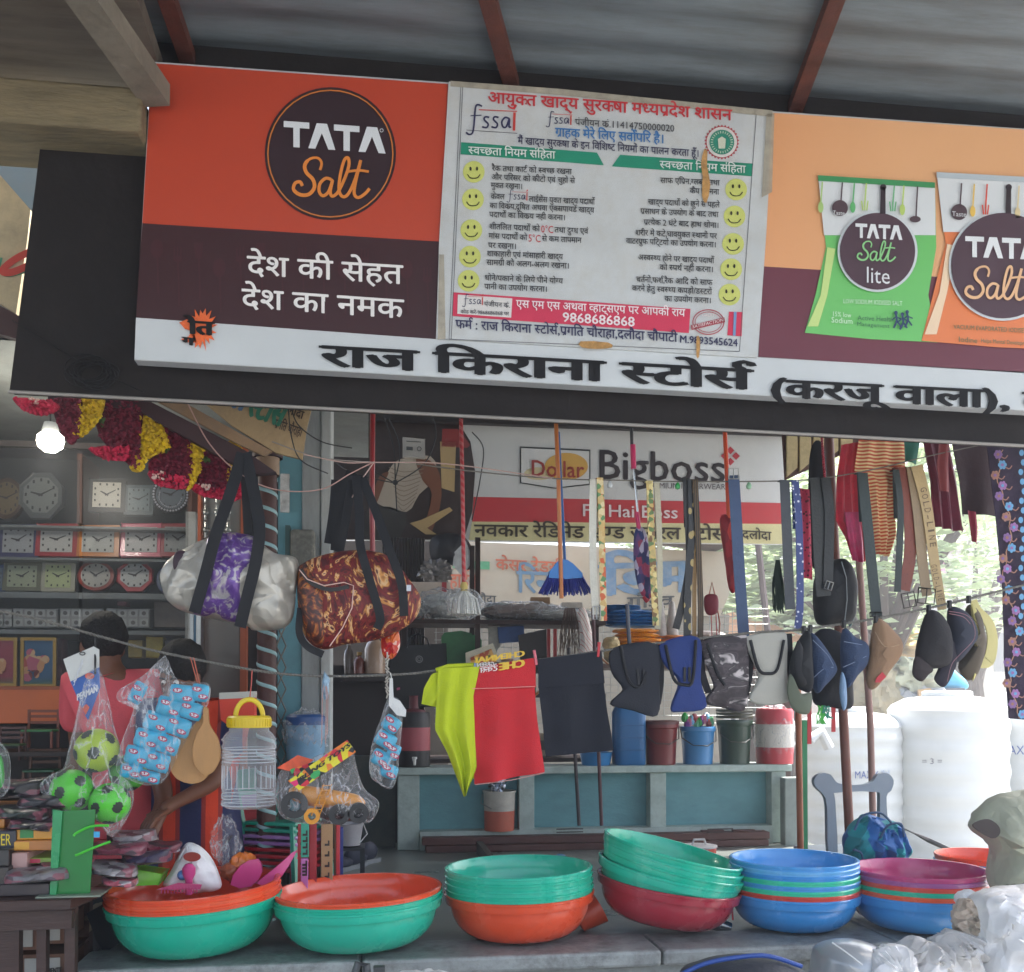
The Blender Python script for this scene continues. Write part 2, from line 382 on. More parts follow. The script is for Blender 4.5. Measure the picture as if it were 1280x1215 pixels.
def crinkle(name,h,scale=9,rough=.35,strength=.9,metal=0,var=.08,dist=.05,dirtc=None):
    """crushed sheet plastic or satin: angular creases"""
    if name in _m: return _m[name]
    m = M(h,rough,metal=metal,var=var,vs_=5,dirt=.2 if dirtc else 0,dirtc=dirtc or '6b6255').copy(); N = m.node_tree.nodes; L = m.node_tree.links; b = N['Principled BSDF']
    tc = N.new('ShaderNodeTexCoord'); n0 = N.new('ShaderNodeTexNoise'); n0.inputs['Scale'].default_value = 4; L.new(tc.outputs['Object'],n0.inputs['Vector'])
    ad = N.new('ShaderNodeMix'); ad.data_type = 'VECTOR'; ad.inputs[0].default_value = .22; L.new(tc.outputs['Object'],ad.inputs[4]); L.new(n0.outputs['Color'],ad.inputs[5])
    v1 = N.new('ShaderNodeTexVoronoi'); v1.feature = 'DISTANCE_TO_EDGE'; v1.inputs['Scale'].default_value = scale; v2 = N.new('ShaderNodeTexVoronoi'); v2.inputs['Scale'].default_value = scale * 2.6
    L.new(ad.outputs[1],v1.inputs['Vector']); L.new(ad.outputs[1],v2.inputs['Vector']); s = N.new('ShaderNodeMath'); s.operation = 'MULTIPLY_ADD'; L.new(v2.outputs[0],s.inputs[0]); s.inputs[1].default_value = .35; L.new(v1.outputs[0],s.inputs[2])
    bp = N.new('ShaderNodeBump'); bp.inputs['Strength'].default_value = strength; bp.inputs['Distance'].default_value = dist; L.new(s.outputs[0],bp.inputs['Height']); L.new(bp.outputs[0],b.inputs['Normal'])
    _m[name] = m; return m
def leaf_mat(h):
    if 'leaf' + h in _m: return _m['leaf' + h]
    m = M(h,.5,var=.4,vs_=1.4).copy(); nt = m.node_tree; N = nt.nodes; L = nt.links; b = N['Principled BSDF']; o = N['Material Output']
    t = N.new('ShaderNodeBsdfTranslucent'); t.inputs[0].default_value = tuple(min(1,c * q) for c,q in zip(col(h)[:3],(1.15,1.2,.9))) + (1,)
    mx = N.new('ShaderNodeMixShader'); mx.inputs[0].default_value = .38; L.new(b.outputs[0],mx.inputs[1]); L.new(t.outputs[0],mx.inputs[2]); L.new(mx.outputs[0],o.inputs[0])
    _m['leaf' + h] = m; return m

# ------------------------------------------------------------------ objects
def mesh(name,g,m,smooth=True,off=None):
    me = bpy.data.meshes.new(name); off = off or Vector((0,0,0))
    me.from_pydata([(v[0] - off[0],v[1] - off[1],v[2] - off[2]) for v in g.V],[],g.F); me.update()
    if smooth:
        me.polygons.foreach_set('use_smooth',[True] * len(me.polygons))
        try: me.set_sharp_from_angle(angle=R(38))
        except Exception: pass
    if m: me.materials.append(m)
    return me
def thing(name,label,cat_,loc,rot=(0,0,0),group=None):
    o = bpy.data.objects.new(name,None); COL.objects.link(o); o.empty_display_size = .05
    o.location = loc; o.rotation_euler = rot; o['label'] = label; o['category'] = cat_
    if group: o['group'] = group
    return o
def part(name,g,m,parent,smooth=True,local=False,bevel=0,label=None):
    """a child of a thing; g in world metres unless local"""
    off = Vector((0,0,0))
    if not local:
        p = parent
        while p: off = off + Vector(p.location); p = p.parent
    me = mesh(name,g,m,smooth,off); o = bpy.data.objects.new(name,me); COL.objects.link(o); o.parent = parent
    if bevel: b = o.modifiers.new('bevel','BEVEL'); b.width = bevel; b.segments = 2; b.limit_method = 'ANGLE'
    if label: o['label'] = label
    return o
def solo(name,g,m,label=None,cat_=None,group=None,smooth=True,kind=None,bevel=0):
    xs = [v[0] for v in g.V]; ys = [v[1] for v in g.V]; zs = [v[2] for v in g.V]
    off = Vector(((min(xs) + max(xs)) / 2,(min(ys) + max(ys)) / 2,min(zs)))
    o = bpy.data.objects.new(name,mesh(name,g,m,smooth,off)); COL.objects.link(o); o.location = off
    if bevel: b = o.modifiers.new('bevel','BEVEL'); b.width = bevel; b.segments = 2; b.limit_method = 'ANGLE'
    if label: o['label'] = label
    if cat_: o['category'] = cat_
    if group: o['group'] = group
    if kind: o['kind'] = kind
    return o
def struct(name,g,m,smooth=False,bevel=0): return solo(name,g,m,smooth=smooth,kind='structure',bevel=bevel)
def dup(src,loc,rot=None,label=None,group=None,scale=None):
    r_ = src.copy(); COL.objects.link(r_); r_.location = loc
    if rot is not None: r_.rotation_euler = rot
    if scale: r_.scale = scale
    if label: r_['label'] = label
    if group: r_['group'] = group
    for ch in list(src.children):
        c_ = ch.copy(); COL.objects.link(c_); c_.parent = r_
        for g_ in list(ch.children): d_ = g_.copy(); COL.objects.link(d_); d_.parent = c_
    return r_
# ================================================================== SETTING
FZ = .65                                             # shop floor height
conc = M('77766f',.8,var=.25,vs_=3,bump=.5,bs=50,dirt=.5,dirtc='4a463f')
g = G(); g.add([(-120,-60,0),(120,-60,0),(120,160,0),(-120,160,0)],[(0,1,2,3)])
struct('ground',g,M('8b8b89',.95,var=.25,vs_=.6,bump=.6,bs=12,dirt=.4,dirtc='7d7264'))
floorm = M('6b706c',.28,var=.3,vs_=3.5,bump=.12,bs=30,dirt=.35,dirtc='6d6a63')
LZ = .1                                              # floor of the neighbour's stall, lower
XR = at(1004,1052,5.2).x + .02
g = G(); g.span((-.95,2.70,0),(XR,3.12,FZ)); struct('shop_floor',g,floorm)
g = G(); g.span((-.42,3.12,0),(XR,6.6,FZ - .001)); struct('shop_floor',g,floorm)
g = G(); g.span((-4.6,2.4,0),(-.95,5.6,LZ)); g.span((-.95,3.12,0),(-.42,5.6,LZ)); struct('stall_floor',g,floorm)
# front ledge of grey slabs, each with its own edges
slab = M('969a97',.5,var=.25,vs_=4,bump=.35,bs=35,dirt=.85,dirtc='4d4b47')
edge_x = [-.97,-.02,1.03,1.92,3.0,4.2]
for a,b in zip(edge_x[:-1],edge_x[1:]):
    g = G(); g.span((a + .003,2.585,FZ - .045),(b - .003,2.86 if b < 2 else 3.15,FZ + .012)); struct('slab',g,slab,bevel=.012)
g = G(); g.span((-.96,2.62,0),(4.2,3.1,FZ - .047)); struct('step_riser',g,M('8b908c',.8,var=.2,vs_=4,bump=.6,bs=40,dirt=.6,dirtc='55524b'))

# ---- corrugated roof over the pavement, held by rafters
roofm = M('767f84',.55,metal=.2,var=.22,vs_=3,bump=.15,bs=30,dirt=.5,dirtc='4a4038',stretch=(.5,4,1))
g = G(); V = []; F = []; z0,z1 = 3.74,3.84; ny = 260; ya,yb = -.5,2.62
for i in range(ny + 1):
    y = ya + (yb - ya) * i / ny; z = z0 + (z1 - z0) * (1 - i / ny) + .007 * math.sin(2 * math.pi * y / .17)
    V += [(-3.2,y,z - .02),(4.2,y,z)]
for i in range(ny): F.append((2 * i,2 * i + 1,2 * i + 3,2 * i + 2))
g.add(V,F); o = solo('corrugated_roof',g,roofm,'grey corrugated metal roof sheets above the signboard','roof')
rust = M('5c2f22',.7,metal=.0,var=.35,vs_=9,bump=.5,bs=60,dirt=.6,dirtc='3a2018')
for (b,t,lab) in [((236,78),(192,-60),'rust red roof rafter above the left corner of the sign'),
                    ((641,112),(596,-60),'thin rust red roof rafter above the notice poster'),
                    ((992,146),(1052,-30),'rust red roof rafter over the right part of the sign')]:
    A = at(b[0],b[1] + 10,2.6); d = ray(*t); B = C0 + d * ((z1 - .1 - EYE) / d.z); 
    A2 = A.copy(); A2.z = 3.69; B.z = 3.7; B = A2 + (B - A2) * 3.2; B.z = 3.69 + .10
    g = G(); g.tube([A2,B],.036,4,flat=(1,.8),side=(1,0,0)); solo('rafter',g,rust,lab,'rafter',group='rust red rafters under the tin roof',smooth=False)
# left: neighbour's concrete beam, pale post and soffit
beamm = M('7d7156',.85,var=.35,vs_=3,bump=.6,bs=30,dirt=.6,dirtc='3d362c',stretch=(.6,3,3))
g = G(); a = at(-60,96,2.5); b = at(186,192,2.5); a2 = at(-60,196,2.5)
g.span((-3.6,2.42,b.z + .03),(at(187,150,2.5).x - .01,2.72,a.z - .03)); solo('concrete_beam',g,beamm,'stained tan concrete beam left of the orange sign','beam',bevel=.012)
g = G(); A = at(196,120,2.46); B = at(70,-60,1.9); d = ray(70,-60)
B = C0 + d * ((A.z + .02 - EYE) / d.z); g.tube([A,A + (B - A) * 1.6],.062,4,flat=(1,.8),side=(1,0,0))
solo('wooden_rafter',g,M('817a6c',.8,var=.25,vs_=5,bump=.5,bs=30,dirt=.5,dirtc='4d453b'),'pale grey timber rafter running to the top left corner of the sign','rafter',smooth=False)
g = G(); g.span((-4.4,-2.2,3.62),(at(184,60,2.2).x - .03,2.72,3.68)); solo('soffit',g,M('6b6256',.8,var=.4,vs_=2,bump=.3,bs=10,dirt=.7,dirtc='3b3028',stretch=(.4,3,1)),'dim brown grey canopy soffit in the upper left','canopy')  # extended out of view behind the camera to shade the left stall

# ---- dark fascia behind the sign
dark = M('150f0d',.85,var=.25,vs_=3,bump=.25,bs=25,dirt=.25,dirtc='332b28')
t = thing('fascia','long dark brown sheet fascia carrying the signboard','fascia',at(640,520,2.6))
bl,br = at(12,488,2.58),at(1340,559,2.58); tl = at(50,186,2.58)
g = G(); P = [bl,br,Vector((br.x + .1,2.58,3.738)),Vector((at(186,100,2.58).x,2.58,3.738)),Vector((at(186,100,2.58).x,2.58,tl.z)),tl]
g.prism(P,.05); part('dark_sheet',g,dark,t,False)
g = G(); g.tube([bl + Vector((0,-.006,-.006)),br + Vector((0,-.006,-.006))],.006,6); part('edge_trim',g,M('8f8a84',.5),t)
g = G()
for k in range(9):
    cx,cy = 115 + 9 * math.sin(k * 2.1),465 + 6 * math.cos(k * 1.7)
    g.tube([at(cx + (24 + 3 * math.sin(k)) * math.cos(a_),cy + (15 + 2 * math.cos(k * 3)) * math.sin(a_),2.572 - .002 * k) for a_ in [i * math.pi / 8 for i in range(17)]],.0016,5)
g.tube([at(p.x,p.y,2.57) for p in cat([(15,400,0),(60,428,0),(120,462,0),(180,490,0)],5)],.0018,5)
solo('wire_coil',g,M('151515',.5),'small tangled coil of black wire on the dark fascia','wire')

# ================================================================== MAIN SIGNBOARD
YS = 2.5
sgn = thing('shop_sign','large flex signboard with orange panels, brown bands and a black Hindi shop name','shop sign',at(640,470,YS))
def lay(k): return YS - .003 * k
flex = lambda h,**k: M(h,.5,var=k.pop('var',.07),vs_=2.5,bump=.16,bs=5,**k)
g = G(); P = [at(x,y,YS) for x,y in [(168,450),(1340,517),(1340,165),(965,139),(560,103),(189,77)]]; g.prism(P,.055); part('frame',g,M('b9bcbd',.5),sgn,False)
def panel(name,px,h,k,m=None,sm=0): g = G(); g.poly(px,lay(k),0,sm); return part(name,g,m or flex(h),sgn,False)
ogr = pat('orange_print_left','grad',['b8432a','c8542e'],stretch=(.4,.4,.4),bump=.05,rough=.42)
panel('orange_panel',[(178,279),(551,302),(560,105),(190,79)],0,1,ogr)
panel('brown_band',[(170,397),(546,424),(551,302),(178,279)],'371419',1)
panel('white_band',[(168,449),(1340,516),(1340,468),(948,447),(546,424),(170,397)],'c5cacb',1)
panel('orange_panel',[(954,333),(1340,356),(1340,166),(966,141)],0,1,pat('orange_print_glare','grad',['d98a55','e3ac7c'],stretch=(.35,.4,.4),bump=.05,rough=.42))  # paler than the left panel: glare partly put into the colour
panel('brown_band',[(948,446),(1340,470),(1340,356),(954,333)],'6a3340',1)  # band lightened too, with glare in its colour
# faint printed utensils in the brown bands
def utensil(g,x,y0,h,kind,k,s=1,up=-1):
    g.stroke([(x,y0),(x + h * .02,y0 + h * .5),(x + h * .03,y0 + h)],2.2 * s,lay(k),3)
    yy = y0
    if kind == 0: g.disc(x,yy + 6 * s,8 * s,12 * s,lay(k),18)
    elif kind == 1:
        for q in (-4,0,4): g.stroke([(x + q * s,yy - 12 * s),(x + q * s,yy + 2)],2 * s,lay(k),0)
        g.disc(x,yy + 3,6 * s,4 * s,lay(k),12)
    else: g.poly([(x - 6 * s,yy - 10 * s),(x + 6 * s,yy - 10 * s),(x + 4 * s,yy + 10 * s),(x - 4 * s,yy + 10 * s)],lay(k))
g = G()
for i,x in enumerate(range(196,545,26)): utensil(g,x,305 + (i * 37) % 23 + (x - 196) * .06,62,i % 3,2,1)
part('band_pattern',g,flex('42191f'),sgn,False)
# round emblem
cx,cy = 413,192
g = G(); g.disc(cx,cy,82,83,lay(2),56); part('emblem_disc',g,flex('2e1820'),sgn,False)
g = G(); g.ring(cx,cy,79,80,1.6,lay(3)); part('emblem_ring',g,flex('c9772f'),sgn,False)
def tata(g,x0,y0,x1,y1,h,k,sc=1):
    """four heavy capitals without crossbars in the A"""
    w_ = (x1 - x0); dy = (y1 - y0) / w_; L_ = [('T',0,.26),('A',.245,.51),('T',.49,.75),('A',.735,1.0)]
    Y = lay(k)
    def q(u,v): return (x0 + w_ * u,y0 + (y1 - y0) * u - h * v)
    for ch,a,b in L_:
        m = (a + b) / 2; hw = (b - a) / 2
        if ch == 'T':
            g.poly([q(a + .005,.76),q(a + .005,1),q(b - .005,1),q(b - .005,.76),],Y); g.poly([q(m - hw * .24,.0),q(m - hw * .24,.765),q(m + hw * .24,.765),q(m + hw * .24,.0)],Y)
        else:
            g.poly([q(a + .0,0),q(a + hw * .62,1),q(m,1),q(m,.62),q(a + hw * .52,0)],Y); g.poly([q(b - hw * .52,0),q(m,.62),q(m,1),q(b - hw * .62,1),q(b,0)],Y)
g = G(); tata(g,354,183,482,192,32,4); part('lettering',g,flex('d9dde0'),sgn,False)
g = G(); g.ring(477,163,2.4,2.4,.7,lay(4),14); part('trademark',g,flex('d9dde0'),sgn,False)
def salt(g,x,y,s,k,sl=.05,wd=4.6):
    """flowing handwritten word: x,y = left end of the baseline, s = scale (1 = 96 px wide)"""
    def T(P): return [(x + a * s,y + b * s + a * s * sl) for a,b in P]
    Y = lay(k) - .0004; W = wd * s
    g.stroke(T([(31,-33),(33,-42),(28,-48),(18,-46),(12,-38),(14,-29),(22,-21),(24,-11),(17,-2),(6,-1),(-2,-7),(0,-15),(6,-17),(9,-12)]),[W * .7,W,W,W * .9],Y,5)
    Y -= .0012; g.stroke(T([(45,-22),(38,-23),(31,-16),(30,-6),(35,-1),(42,-7),(47,-22),(44,-8),(46,-1),(53,-6),(61,-22),(67,-40),(66,-50),(61,-46),(56,-26),(55,-8),(60,-1),(67,-6),(75,-24),(82,-48)]),W * .85,Y,5)
    Y -= .0012; g.stroke(T([(82,-48),(75,-18),(74,-5),(79,-1),(87,-6),(93,-13)]),W * .85,Y,5); Y -= .0012; g.stroke(T([(66,-33),(80,-35),(92,-34)]),W * .7,Y,4)
g = G(); salt(g,369,244,1.0,4); part('script_lettering',g,flex('dc8434'),sgn,False)
# slogans and shop name
g = G(); g.text('देश की सेहत',(309,343),(503,355),23,lay(2),.014); g.text('देश का नमक',(302,384),(504,398),23,lay(2),.014); part('slogan',g,flex('e8e6e2'),sgn,False)
g = G(); B_ = M('0d0c0f',.8,var=.2)
g.text('राज किराना स्टोर्स',(402,457),(938,487),25,lay(3),.022); g.text('(करजू वाला), दलौदा',(962,496),(1420,519),22,lay(3),.022); part('shop_name',g,B_,sgn,False)
# torn orange scrap
g = G(); random.seed(3); P = []
for k in range(34):
    a = 2 * math.pi * k / 34; rr = (1 if k % 2 else .62) + random.uniform(-.12,.12); P.append((252 + 19 * rr * math.cos(a) - 6 * math.sin(a) * 0,411 + 27 * rr * math.sin(a)))
g.poly(P,lay(3)); g.poly([(224,403),(234,399),(240,407),(232,412)],lay(3)); g.poly([(226,424),(243,418),(246,428),(232,428)],lay(3)); part('torn_scrap',g,M('e5682f',.6,var=.3,vs_=40),sgn,False)
g = G(); g.text('ोत',(236,417),(266,419),16,lay(4),.03); g.text('ग',(228,430),(242,432),9,lay(4),.03); part('scrap_lettering',g,B_,sgn,False)
# two printed salt packets
def pack(x0,x1,y0,y1,body,top,glow,k,o=0):
    W = x1 - x0
    px = [(x0 + .10 * W,y0),(x0 + .98 * W,y0 + 9),(x0 + .99 * W,y0 + 90),(x0 + .93 * W,y0 + 150),(x1,y1),(x0 + .5 * W,y1 - 4),(x0,y1 - 12),(x0 + .08 * W,y0 + 150),(x0 + .16 * W,y0 + 90)]
    panel('packet_print',px,0,k,body)
    panel('packet_print',[(x0 + .10 * W,y0),(x0 + .98 * W,y0 + 9),(x0 + .985 * W,y0 + 75),(x0 + .145 * W,y0 + 75)],'d6dadb',k + 1)
    panel('packet_seal',[(x0 + .10 * W,y0),(x0 + .98 * W,y0 + 9),(x0 + .98 * W,y0 + 16),(x0 + .10 * W,y0 + 7)],top,k + 2)
    panel('packet_glow',[(x0 + .02 * W,y1 - 20),(x0 + .12 * W,y0 + 150),(x0 + .17 * W,y0 + 90),(x0 + .23 * W,y0 + 92),(x0 + .17 * W,y0 + 150),(x0 + .10 * W,y1 - 20)],glow,k + 1)
pack(1006,1172,219,428,pat('green_pack','grad',['9ed06a','3fae5d','6fc06a'],stretch=(2.2,1,1),bump=.05,rough=.4),'3f8f57','c4dc8a',2)
pack(1152,1340,215,438,pat('orange_pack','grad',['eac9a0','e79a62','e07f4c'],stretch=(1.4,1,1),bump=.05,rough=.4),'b5bfc4','efd3b2',2.5)
for (cx,cy,rr,ty,tw) in [(1097,314,50,291,60),(1254,332,68,305,96)]:
    g = G(); g.disc(cx,cy,rr,rr + 1,lay(5),48); part('label_rim',g,flex('cfd6d8'),sgn,False)
    g = G(); g.disc(cx,cy,rr - 3,rr - 2,lay(6),48); part('label_disc',g,flex('4d3640'),sgn,False)
    g = G(); g.poly([(cx + 4,cy - rr - 30),(cx + 10,cy - rr - 30),(cx + 10,cy - rr + 3),(cx + 3,cy - rr + 3)],lay(6)); g.disc(cx + 7,cy - rr - 30,4,4,lay(6),14); part('pan_handle',g,flex('33262b'),sgn,False)
g = G(); tata(g,1069,297,1128,300,18,7); tata(g,1206,321,1300,325,26,7); part('lettering',g,flex('dfe3e4'),sgn,False)
g = G(); salt(g,1073,325,.5,7); part('script_lettering',g,flex('8fd08a'),sgn,False)
g = G(); salt(g,1209,372,.83,7); part('script_lettering',g,flex('e6b98c'),sgn,False)
g = G(); g.text('lite',(1082,353),(1113,355),20,lay(7)); part('lettering',g,flex('dfe3e4'),sgn,False)
g = G(); g.text('LOW SODIUM IODISED SALT',(1054,379),(1128,382),5.5,lay(5)); g.text('15% low',(1040,395),(1064,397),6,lay(5)); g.text('Sodium',(1039,403),(1066,405),7,lay(5)); part('fine_print',g,flex('cfe6cd'),sgn,False)
g = G(); g.text('Active Health',(1072,400),(1117,402),6,lay(5)); g.text('Management',(1071,407),(1112,410),5,lay(5)); g.text('VACUUM EVAPORATED IODISED SALT',(1192,411),(1300,417),5.5,lay(5)); g.text('Iodine',(1198,427),(1222,429),6.5,lay(5)); g.text('Helps Mental Development',(1226,428),(1290,432),5,lay(5)); part('fine_print',g,flex('3f6f50'),sgn,False)
g = G()
for (dx,dy) in [(0,0),(8,2),(14,-1)]:
    g.disc(1120 + dx,391 + dy,2.2,2.6,lay(5),10); g.stroke([(1120 + dx,393 + dy),(1121 + dx,401 + dy),(1117 + dx,410 + dy)],2.5,lay(5),3); g.stroke([(1121 + dx,401 + dy),(1126 + dx,408 + dy)],2,lay(5),0); g.stroke([(1115 + dx,400 + dy),(1120 + dx,396 + dy),(1127 + dx,399 + dy)],1.6,lay(5),0)
part('running_figures',g,flex('2c3e63'),sgn,False)
for (x,y,h,c_,kd) in [(1028,227,28,'a9c77a',2),(1053,228,26,'4d3a40',0),(1068,229,26,'5fae6d',2),(1083,229,26,'b6cf6f',1),(1118,232,24,'69b27c',1),(1130,232,26,'b6cf6f',2),(1147,233,38,'4d3a40',0),(1202,229,30,'4d3a40',0),(1218,230,30,'e3bd5a',2),(1234,230,30,'d9482b',1),(1274,232,30,'d9c79a',2)]:
    g = G(); g.stroke([(x,y),(x - 2,y + h)],1.8,lay(6),0)
    if kd == 0: g.disc(x - 3,y + h + (6 if h < 35 else 3),10 if h < 35 else 7,10 if h < 35 else 4,lay(6),20)
    elif kd == 1:
        for q in (-4,0,4): g.stroke([(x - 2 + q,y + h - 4),(x - 2 + q * .6,y + h + 8)],1.6,lay(6),0)
    else: g.disc(x - 2,y + h + 4,3.4,7,lay(6),16)
    part('printed_utensil',g,flex(c_),sgn,False)
g = G(); g.text('Taste',(1041,268),(1056,269),5,lay(7)); g.text('Taste',(1190,270),(1208,271),6,lay(7)); part('fine_print',g,flex('dfe3e4'),sgn,False)

# ================================================================== NOTICE POSTER pasted over the sign
pst = thing('notice_poster','white Hindi food safety notice with smiley faces pasted on the signboard','poster',at(755,430,YS - .012))
YP = YS - .012
def pl(k): return YP - .0022 * k
def pp(name,g,h): return part(name,g,flex(h),pst,False)
g = G(); g.poly([(545,423),(549,300),(561,102),(700,112),(966,139),(958,290),(947,447)],YP,.008); part('paper',g,M('c3c7c7',.5,var=.1,vs_=4,bump=.12,bs=8,dirt=.25,dirtc='a39472'),pst,False)
# helper: poster coordinates from the enlarged view (1280 x 1105 over 440 x 380)
def q(x,y): return (540 + x * 440 / 1280,80 + y * 380 / 1105)
def ptext(g,s,x0,y0,x1,y1,h,b=.008): g.text(s,q(x0,y0),q(x1,y1),h * .3437,pl(2),b)
def pline(g,x0,y0,x1,y1,wd=.7): g.stroke([q(x0,y0),q(x1,y1)],wd,pl(1),0)
g = G()
for a in [(105,80,62,1000),(112,80,70,1000),(62,1000,1118,1045),(1180,170,1118,1045),(105,80,1180,170),(125,240,310,252)]: pline(g,*a)
pp('border_lines',g,'4a4a50')
red = G(); ptext(red,'आयुक्त खाद्य सुरक्षा मध्यप्रदेश शासन',203,140,1090,205,38,.02); pp('heading',red,'c22f36')
def fssai(g1,g2,x,y,s):
    def T(P): return [q(x + a * s,y + b * s) for a,b in P]
    w_ = 2.2 * s
    g1.stroke(T([(62,-78),(48,-84),(38,-72),(30,10),(16,24),(4,16)]),w_,pl(2),4); g1.stroke(T([(20,-44),(60,-46)]),w_ * .6,pl(2),0)
    for k in (0,1): g1.stroke(T([(88 + k * 34,-38),(74 + k * 34,-40),(70 + k * 34,-30),(84 + k * 34,-14),(78 + k * 34,-1),(62 + k * 34,-4)]),w_,pl(2),4)
    g1.stroke(T([(160,-34),(146,-38),(134,-22),(138,-4),(150,-4),(162,-34),(160,-4),(168,-4)]),w_,pl(2),4)
    g2.stroke(T([(180,-56),(178,10)]),w_ * 1.4,pl(2),0); g2.stroke(T([(50,-66),(140,-62),(190,-60)]),w_ * .5,pl(2),0); g2.stroke(T([(176,-68),(186,-84)]),w_ * 1.4,pl(2),0)
g1 = G(); g2 = G(); fssai(g1,g2,120,232,1.0); fssai(g1,g2,412,216,.52); fssai(g1,g2,108,872,.42); fssai(g1,g2,270,492,.42); pp('emblem_lettering',g1,'2b2b52'); pp('emblem_lettering',g2,'c63d33')
g = G(); ptext(g,'पंजीयन क्रं.11414750000020',520,222,882,246,22); pp('licence_line',g,'3a3a40')
g = G(); ptext(g,'ग्राहक मेरे लिए सर्वोपरि है।',448,262,845,288,30,.02); pp('blue_line',g,'3472ae')
g = G(); ptext(g,'मैं खाद्य सुरक्षा के इन विशिष्ट नियमों का पालन करता हूँ।',312,290,972,338,24,.012); pp('pledge_line',g,'26264a')
g = G(); g.poly([q(106,284),q(600,322),q(625,368),q(104,328)],pl(1)); g.poly([q(684,330),q(1168,362),q(1163,408),q(654,372)],pl(1)); pp('green_banner',g,'1f8a6c')
g = G(); ptext(g,'स्वच्छता नियम संहिता',132,326,448,344,26,.012); ptext(g,'स्वच्छता नियम संहिता',828,378,1140,396,26,.012); pp('banner_lettering',g,'d8ded9')
g = G()
for s_,x0,y0,x1 in [('रैक तथा कार्ट को स्वच्छ रखना',218,388,508),('और परिसर को कीटो एवं चुहों से',216,420,520),('मुक्त रखना।',214,450,330),('केवल',214,490,264),('लाईसेंस युक्त खाद्य पदार्थो',352,500,592),('का विक्रय,दूषित अथवा एक्सपायर्ड खाद्य',210,524,590),('पदार्थो का विक्रय नही करना।',208,556,486),('शीतलित पदार्थो को',208,600,392),('तथा दुग्ध एवं',446,612,568),('मांस पदार्थो को',206,634,346),('से कम तापमान',400,644,544),('पर रखना।',204,668,308),('शाकाहारी एवं मांसाहारी खाद्य',200,698,476),('सामग्री को अलग-अलग रखना।',198,730,500),('धोने/पकाने के लिये पीने योग्य',192,786,476),('पानी का उपयोग करना।',190,818,420),
                       ('साफ एप्रिन,ग्लब्स तथा',830,432,1046),('कैप पहनना',938,470,1044),('खाद्य पदार्थो को छुने से पहले',786,510,1046),('प्रसाधन के उपयोग के बाद तथा',758,544,1042),('प्रत्येक 2 घंटे बाद हाथ धोना।',770,584,1044),('शरीर में कटे,घावयुक्त स्थानों पर',740,622,1036),('वाटरप्रुफ पट्टियों का उपयोग करना।',706,652,1034),('अस्वस्थ्य होने पर खाद्य पदार्थो',750,712,1026),('को स्पर्थ नही करना।',828,748,1024),('बर्तनों,फर्श,रैक आदि को साफ',744,792,1020),('करने हेतु स्वस्थ्य कपड़ों/डस्टरों',728,824,1018),('का उपयोग करना।',846,862,1016)]:
    ptext(g,s_,x0,y0,x1,y0 + (x1 - x0) * .045,19,.012)
pp('rules_text',g,'2a2a2e')
g = G(); ptext(g,'0°C',396,612,442,615,26,.0); ptext(g,'5°C',350,645,396,648,26,.0); pp('temperature',g,'c22f36')
sm = [(152,392),(149,492),(143,604),(138,700),(133,788),(1106,456),(1100,554),(1095,654),(1088,746),(1082,838)]
for (x,y) in sm:
    a = q(x,y); g = G(); g.disc(a[0],a[1],13.6,13.6,pl(1),28); f = pp('smiley',g,'c6cc6e')
    g = G(); g.disc(a[0] - 4,a[1] - 4,1.4,2.6,pl(2),10); g.disc(a[0] + 4,a[1] - 4,1.4,2.6,pl(2),10); g.stroke([(a[0] - 8,a[1] + 3),(a[0] - 4,a[1] + 7.5),(a[0] + 4,a[1] + 7.5),(a[0] + 8,a[1] + 3)],1.2,pl(2),4)
    pp('smiley_face',g,'2e2c18')
g = G(); g.poly([q(78,830),q(940,890),q(934,978),q(74,916)],pl(1)); g.poly([q(1080,900),q(1130,902),q(1126,990),q(1074,986)],pl(1)); pp('red_banner',g,'cc3352')
g = G(); g.poly([q(94,838),q(292,852),q(288,922),q(92,908)],pl(1.5)); pp('white_box',g,'d6d3cf')
g = G(); ptext(g,'पंजीयन क्रं.',190,880,284,886,16,.01); ptext(g,'कोड करें-9868686868 पर',104,906,280,914,12,.01); pp('box_lettering',g,'3a3a40')
g = G(); ptext(g,'एस एम एस अथवा व्हाट्सएप पर आपकी राय',306,884,920,918,26,.016); ptext(g,'9868686868',474,936,738,954,34,.02); pp('banner_lettering',g,'ecdfe0')
g = G(); ptext(g,'फर्म : राज किराना स्टोर्स,प्रगति चौराहा,दलौदा चौपाटी',86,960,892,1010,30,.018); ptext(g,'M.9893545624',900,1012,1112,1026,26,.02); pp('firm_line',g,'24244e')
# seal (green and red) and round stamp
a = q(1054,284); g = G(); g.poly([(a[0] + (22 if k % 2 else 19.5) * math.cos(2 * math.pi * k / 60),a[1] + (22 if k % 2 else 19.5) * math.sin(2 * math.pi * k / 60)) for k in range(60)],pl(1)); pp('seal_edge',g,'b8434a')
g = G(); g.disc(a[0],a[1],19,19,pl(2),36); pp('seal_ring',g,'d5d0cb')
g = G(); g.disc(a[0],a[1],15.5,15.5,pl(3),36); pp('seal_disc',g,'2c8a73')
g = G(); g.poly([(a[0] - 4,a[1] + 8),(a[0] + 4,a[1] + 8),(a[0] + 5,a[1] - 4),(a[0],a[1] - 7),(a[0] - 5,a[1] - 4)],pl(4))
for k in range(26):
    h = 2 * math.pi * k / 26; g.stroke([(a[0] + 11 * math.cos(h),a[1] + 11 * math.sin(h)),(a[0] + 14 * math.cos(h),a[1] + 14 * math.sin(h))],.9,pl(4),0)
pp('seal_figure',g,'c9cdb8')
